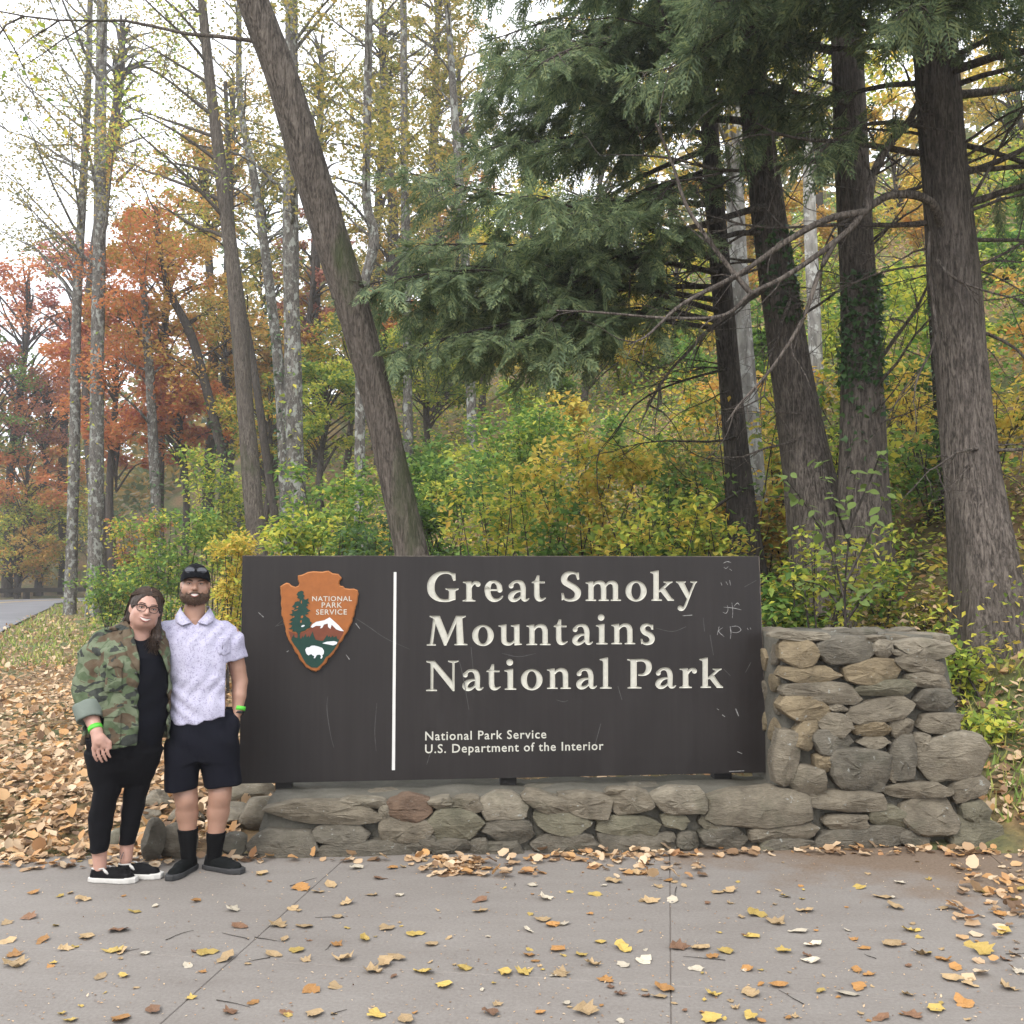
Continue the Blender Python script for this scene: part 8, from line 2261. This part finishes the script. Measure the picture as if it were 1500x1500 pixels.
def grass():
    r = rng(411)
    def keep(X, Y):
        d = hill_d(X, Y); rd = road_dist(X, Y)
        v = (rd > 3.5) & (d > -4.0 + 0.9 * np.sin(Y * 0.8)) & (d < 3.0) & (Y > 18.5) & (X < -1.5)
        w = (Y > 6.9) & (Y < 10) & (X > 3.0); u = (rd > 3.3) & (rd < 4.2) & (Y > 18)
        return (v | w | u) & off_wall(X, Y)
    X, Y = scatter_xy(40000, r, 6.9, 60, -60, 1600, keep); Z = terr(X, Y); n = len(X)
    h = r.uniform(0.05, 0.16, n) * (0.8 + 0.02 * Y); w = 0.006 + 0.0007 * Y; a = r.uniform(0, 6.28, n); l = r.normal(0, 0.45, (n, 2)) * h[:, None]
    p0 = np.stack([X - np.cos(a) * w, Y - np.sin(a) * w, Z], 1); p1 = np.stack([X + np.cos(a) * w, Y + np.sin(a) * w, Z], 1); p2 = np.stack([X + l[:, 0], Y + l[:, 1], Z + h], 1)
    V = np.stack([p0, p1, p2], 1).reshape(-1, 3); F_ = np.arange(3 * n).reshape(-1, 3)
    m = leaf_mat('grass_blade', [(0.06, 0.10, 0.022), (0.11, 0.15, 0.03), (0.18, 0.19, 0.05), (0.26, 0.23, 0.08)], 0.25)
    o = obj('grass', mesh_np('grass', V, F_, False, m)); tag(o, 'short green and straw grass on the verge below the bank', 'grass', None, 'stuff')
grass()

# dry leaves: curled oval, and a blunt-lobed one
LITTER_A = (np.array([(0, 0, 0.0), (0.28, 0.24, 0.14), (0.7, 0.24, 0.12), (1, 0, 0.10), (0.7, -0.22, 0.05), (0.28, -0.26, 0.10)], float), np.array([(0, 2, 1), (0, 3, 2), (0, 4, 3), (0, 5, 4)]))
LITTER_B = (np.array([(0, 0, 0), (0.12, 0.36, 0.16), (0.42, 0.42, 0.06), (0.72, 0.34, 0.16), (1.0, 0.03, 0.04), (0.75, -0.33, 0.10), (0.40, -0.44, 0.14), (0.12, -0.34, 0.05)], float), np.array([(0, 2, 1), (0, 3, 2), (0, 4, 3), (0, 5, 4), (0, 6, 5), (0, 7, 6)]))
def litter():
    r = rng(421)
    def keep(X, Y):
        d = hill_d(X, Y); rd = road_dist(X, Y)
        ok = (rd > 3.0) & off_wall(X, Y)
        ok &= ~((X > -2.0) & (X < 3.3) & (Y < 7.0))
        thin = (d > -3.4) & (Y > 20) & (X < 0)
        return ok & (~thin | (r.uniform(0, 1, len(X)) < 0.5))
    X, Y = scatter_xy(60000, r, 6.32, 40, -80, 1600, keep)
    lit = r.uniform(0, 1, len(X)) < np.where(X < -0.5, 1.0, 0.55); X, Y = X[lit], Y[lit]
    Z = terr(X, Y) + r.uniform(0.008, 0.05, len(X)); Z = np.maximum(Z, 0.0 + 0.006)
    P = np.stack([X, Y, Z], 1); sz = 0.085 * (0.85 + 0.018 * Y) * r.uniform(0.5, 1.25, len(X)); h = r.uniform(0, 1, len(X)) < 0.6
    V, F_ = place_leaves(LITTER_A, P[h], sz[h], r, 0.72, 0.05); V2, F2 = place_leaves(LITTER_B, P[~h], sz[~h], r, 0.72, 0.05); F_ = np.vstack([F_, F2 + len(V)]); V = np.vstack([V, V2])
    o = obj('leaf_litter', mesh_np('leaf_litter', V, F_, False, L_LITTER)); tag(o, 'thick brown and tan leaf litter covering the ground left of the sign', 'leaf litter', None, 'stuff')
litter()

# far wood closing the view up the valley and along the ridge
def far_wood():
    r = rng(431); n = 36000
    Y = r.uniform(75, 125, n); px_ = r.uniform(-150, 1650, n); X = (px_ - CX) / F_PX * Y
    cx_ = np.round(X / 5.5) * 5.5; hgt = 12 + 6 * np.sin(cx_ * 0.7 + np.round(Y / 7)) + 3 * np.sin(cx_ * 1.9)
    Z = terr(X, Y) + hgt * r.uniform(0.02, 1, n) ** 0.9 * (0.75 + 0.25 * np.cos((X - cx_) / 2.75 * 1.5))
    V, F_ = place_leaves(OVAL, np.stack([X, Y, Z], 1), 0.95 * r.uniform(0.6, 1.3, n), r, 0.4, 0.1)
    m = leaf_mat('far_foliage', [(0.035, 0.055, 0.02), (0.07, 0.085, 0.025), (0.15, 0.12, 0.03), (0.24, 0.14, 0.03), (0.05, 0.07, 0.025)])
    o = obj('forest', mesh_np('forest', V, F_, False, m)); tag(o, 'far wooded slope in autumn colours behind all the trees', 'forest', None, 'stuff')
far_wood()

# ---------------------------------------------------------------- single leaves on the pavement
def pavement_leaves():
    r = rng(441)
    mats = {}
    for nm, cols in (('yellow', ((0.355, 0.244, 0.052), (0.444, 0.318, 0.088))), ('tan', ((0.296, 0.193, 0.088), (0.407, 0.296, 0.162))), ('orange', ((0.310, 0.140, 0.037), (0.370, 0.199, 0.059))), ('brown', ((0.119, 0.056, 0.029), (0.222, 0.119, 0.059))), ('pale', ((0.407, 0.355, 0.267), (0.488, 0.429, 0.333)))):
        t = NT('fallen_leaf_' + nm); n = t.noise(t.co('Object'), 30, 4); oi = t.new('ShaderNodeObjectInfo')
        c = t.ramp(n, [(0.3, cols[0]), (0.7, cols[1])])
        hs = t.new('ShaderNodeHueSaturation'); t.l.new(c, hs.inputs['Color']); mr = t.new('ShaderNodeMapRange'); t.l.new(oi.outputs['Random'], mr.inputs['Value']); mr.inputs['To Min'].default_value = 0.72; mr.inputs['To Max'].default_value = 1.18; t.l.new(mr.outputs['Result'], hs.inputs['Value'])
        t.color(hs.outputs['Color']); t.rough(0.65); t.bump(n, 0.5, 0.01); mats[nm] = t.m
    def leaf_me(kind, seed):
        q = rng(seed)
        if kind == 'lobed': out = [(0, 0), (0.10, 0.16), (0.02, 0.42), (0.24, 0.34), (0.34, 0.52), (0.46, 0.30), (0.72, 0.30), (0.70, 0.16), (1.0, 0.0)]
        elif kind == 'oval': out = [(0, 0), (0.10, 0.13), (0.28, 0.25), (0.5, 0.28), (0.72, 0.22), (0.9, 0.10), (1.0, 0)]
        else: out = [(0, 0), (0.08, 0.22), (0.24, 0.36), (0.40, 0.38), (0.50, 0.27), (0.66, 0.34), (0.84, 0.20), (0.92, 0.08), (1.0, 0)]
        out = [(x + q.normal(0, 0.02), max(0, y + q.normal(0, 0.03))) if 0 < i < len(out) - 1 else (x, y) for i, (x, y) in enumerate(out)]
        mid = [(x, 0) for x, y in out[1:-1]]
        up = [p for p in out]; dn = [(x + q.normal(0, 0.02), -y * q.uniform(0.75, 1.1)) for x, y in out[1:-1]]
        P = up + dn + mid; nU = len(up); nm = len(mid)
        cu, cw, ph = q.uniform(0.12, 0.5), q.uniform(0.2, 0.9), q.uniform(0, 6)
        V = [(x - 0.5, y, 0.03 + cu * (x - 0.5) ** 2 + cw * y * y + 0.05 * math.sin(9 * x + ph + 7 * y)) for x, y in P]
        F_ = []; U = list(range(nU)); D = list(range(nU, nU + len(dn))); M = list(range(nU + len(dn), nU + len(dn) + nm))
        F_.append((0, M[0], U[1])); F_.append((0, D[0], M[0]))
        for i in range(nm - 1): F_ += [(M[i], M[i + 1], U[i + 2], U[i + 1]), (M[i], D[i], D[i + 1], M[i + 1])]
        F_ += [(M[-1], nU - 1, U[-2]), (M[-1], D[-1], nU - 1)]
        V = np.array(V); V[:, 2] -= V[:, 2].min()
        return V, F_
    protos = {}
    for nm in mats:
        protos[nm] = [mesh_py('fallen_leaf', *leaf_me(k, 50 + j), mats[nm], False) for j, k in enumerate(('lobed', 'oval', 'beech', 'lobed', 'beech', 'oval'))]
    Z8 = [(15,307),(20,360),(35,402),(45,432),(90,290),(100,218),(125,357),(175,228),(195,382),(245,237),(252,348),(295,462),(325,387),(357,388),(360,460),(393,272),(425,396),(450,562),(455,255),(350,328),(550,430),(573,243),(610,392),(660,412),(685,266),(700,315),(740,540),(670,565),(800,398),(820,315),(833,355),(890,315),(900,412),(868,385),(860,262),(915,503),(980,490),(1000,412),(990,367),(990,287),(1068,355),(1130,320),(1160,410),(1125,430),(1100,450),(1240,450),(1265,368),(1220,338),(1300,490),(1360,440),(1408,240),(1405,272),(1480,455),(1438,572),(920,575),(1100,575),(840,570),(1190,590),(1010,250),(930,215),(885,205),(970,195),(1085,223),(1170,225),(1110,175),(1150,145),(765,162),(1045,145),(200,592),(350,592)]
    Z7 = [(50,327),(45,400),(130,385),(120,312),(205,400),(235,425),(260,362),(325,382),(325,428),(390,415),(280,475),(135,457),(40,450),(495,378),(550,380),(590,405),(540,440),(690,440),(880,418),(780,490),(700,515),(595,515),(445,498),(430,522),(320,517),(225,568),(580,592),(1010,445),(1040,457),(1015,495),(1155,515),(905,508),(980,515),(1110,370),(1165,327),(1030,380),(1195,397),(840,330),(780,302),(795,388),(880,372),(700,345),(625,390),(720,282),(860,270),(410,242),(470,238),(380,240),(460,180),(365,160),(300,185),(430,200),(600,215),(640,212),(800,228),(1015,200),(1120,260),(1140,188),(1085,230),(1260,262),(1265,415),(1300,437),(1340,485),(1290,470),(1320,540),(1240,560),(1385,395),(1450,415),(1485,450),(1460,500),(1440,335),(1340,372),(1465,240),(1480,210),(1430,280),(1380,215),(100,235),(170,215),(245,222),(60,195),(150,310),(85,295),(1080,585),(1180,580),(700,585)]
    spots = [(x / 2, 1200 + y / 2, r.uniform(0.060, 0.115)) for x, y in Z8] + [(750 + x / 2, 1200 + y / 2, r.uniform(0.060, 0.115)) for x, y in Z7]
    while len(spots) < 290:
        x, y = r.uniform(0, 1500), 1500 - 240 * r.uniform(0, 1) ** 1.1
        if r.uniform() < 0.25 + 0.75 * (x / 1500): spots.append((x, y, r.uniform(0.022, 0.05)))
    names = list(mats); word = {'yellow': 'yellow', 'tan': 'tan', 'orange': 'orange-brown', 'brown': 'dark brown', 'pale': 'pale cream'}
    for x, y, s in spots:
        g = gnd(x, y); big = s > 0.055
        nm = names[r.choice(5, p=[0.27, 0.32, 0.2, 0.11, 0.10])]
        ki = r.integers(0, 6); me = protos[nm][ki]; shp = ('lobed', 'oval', 'ragged', 'lobed', 'ragged', 'oval')[ki]
        o = obj('fallen_leaf', me); o.location = (g.x, g.y, 0.0015); o.scale = (s, s * r.uniform(0.8, 1.15), s * r.uniform(0.5, 1.5)); o.rotation_euler = (r.normal(0, 0.12), r.normal(0, 0.12), r.uniform(0, 6.28))
        where = 'near the wall' if y < 1330 else ('at the front of the pavement' if y > 1420 else 'in the middle of the pavement')
        tag(o, f"{'curled' if big else 'small'} {shp} {word[nm]} fallen leaf {where}, {('far left', 'left', 'centre', 'right', 'far right')[min(4, int(x / 300))]}", 'leaf', 'fallen leaves on the pavement')
    # drift of leaves swept against the foot of the wall
    pts = []
    for x0, x1, y0, y1, n in ((600, 790, 1256, 1284, 90), (780, 960, 1248, 1262, 90), (640, 700, 1258, 1282, 80), (960, 1200, 1247, 1256, 40), (1200, 1470, 1241, 1254, 110), (430, 640, 1258, 1264, 18), (860, 1040, 1262, 1290, 40), (1400, 1500, 1248, 1340, 80), (1380, 1500, 1330, 1430, 30), (350, 380, 1255, 1262, 12), (0, 240, 1262, 1274, 60), (220, 400, 1256, 1266, 30)):
        for _ in range(n):
            g = gnd(r.uniform(x0, x1), r.uniform(y0, y1)); pts.append((g.x, g.y, r.uniform(0.004, 0.022)))
    P = np.array(pts); V, F_ = place_leaves(LITTER_B, P, 0.07 * r.uniform(0.35, 1.25, len(P)), r, 0.82, 0.0); V[:, 2] = np.maximum(V[:, 2], 0.002)
    o = obj('leaf_drift', mesh_np('leaf_drift', V, F_, False, L_LITTER)); tag(o, 'drift of dry leaves swept against the foot of the wall', 'leaf drift', None, 'stuff')
    # crumbs and needles
    n = 1500; x = r.uniform(0, 1500, n); y = 1500 - 245 * r.uniform(0, 1, n); P = np.array([gnd(a, b) for a, b in zip(x, y)]); P[:, 2] = 0.003
    V, F_ = place_leaves(OVAL, P, r.uniform(0.004, 0.018, n), r, 0.9, 0.0); V[:, 2] = np.maximum(V[:, 2], 0.0015)
    o = obj('leaf_crumbs', mesh_np('leaf_crumbs', V, F_, False, L_LITTER)); tag(o, 'tiny crumbs of broken leaves strewn on the pavement', 'leaf crumbs', None, 'stuff')
    # thin twigs
    st = Sticks()
    for i in range(16):
        tx, ty = r.uniform(0, 1500), r.uniform(1290, 1490); g = gnd(tx, ty); a = r.uniform(0, 6.28); L = r.uniform(0.06, 0.2)
        P = arc((0, 0, 0.004), (math.cos(a), math.sin(a), 0), L, r, 5, (0, 0, 0), 0.12); P[:, 2] = 0.004
        s2 = Sticks(); s2.add(P, np.linspace(0.0022, 0.001, 6), 4)
        o = obj('twig', s2.mesh('twig', B_DARK)); o.location = (g.x, g.y, 0.0); tag(o, f"{'long' if L > 0.13 else 'short'} thin dark twig on the {'near' if ty > 1400 else 'far'} half of the pavement, {('far left', 'left', 'centre', 'right', 'far right')[min(4, int(tx / 300))]}", 'twig', 'twigs on the pavement')
pavement_leaves()


# ---------------------------------------------------------------- thin haze volume added to imitate lens glare, softening the far trees
def haze():
    V = [(x, y, z) for z in (-2.0, 62.0) for x, y in ((-420, -70), (420, -70), (420, 620), (-420, 620))]
    me = mesh_py('haze', V, [(3, 2, 1, 0), (4, 5, 6, 7), (0, 1, 5, 4), (1, 2, 6, 5), (2, 3, 7, 6), (3, 0, 4, 7)])
    m = bpy.data.materials.new('glare_haze'); m.use_nodes = True; n = m.node_tree.nodes; n.clear()
    out = n.new('ShaderNodeOutputMaterial'); v = n.new('ShaderNodeVolumePrincipled'); v.inputs['Color'].default_value = (0.96, 0.97, 1.0, 1); v.inputs['Density'].default_value = 0.0011; v.inputs['Anisotropy'].default_value = 0.3
    m.node_tree.links.new(v.outputs['Volume'], out.inputs['Volume'])
    o = obj('haze', me, m); tag(o, 'thin haze added over the scene to imitate lens glare', 'haze', None, 'stuff')
haze()

# ---------------------------------------------------------------- look-alikes are told apart by their order from the left
def tell_apart():
    same = {}
    for o in bpy.data.objects:
        if o.parent is None and o.get('label') and o.get('group'): same.setdefault(o['label'], []).append(o)
    order = ['leftmost', 'second from left', 'third from left', 'fourth from left', 'fifth from left', 'sixth from left', 'seventh from left', 'eighth from left', 'ninth from left', 'tenth from left']
    for lab, L in same.items():
        if len(L) < 2: continue
        L.sort(key=lambda o: o.location.x / max(o.location.y, 0.1))
        for i, o in enumerate(L):
            o['label'] = lab + ', ' + ('rightmost' if i == len(L) - 1 else order[min(i, 9)])
tell_apart()
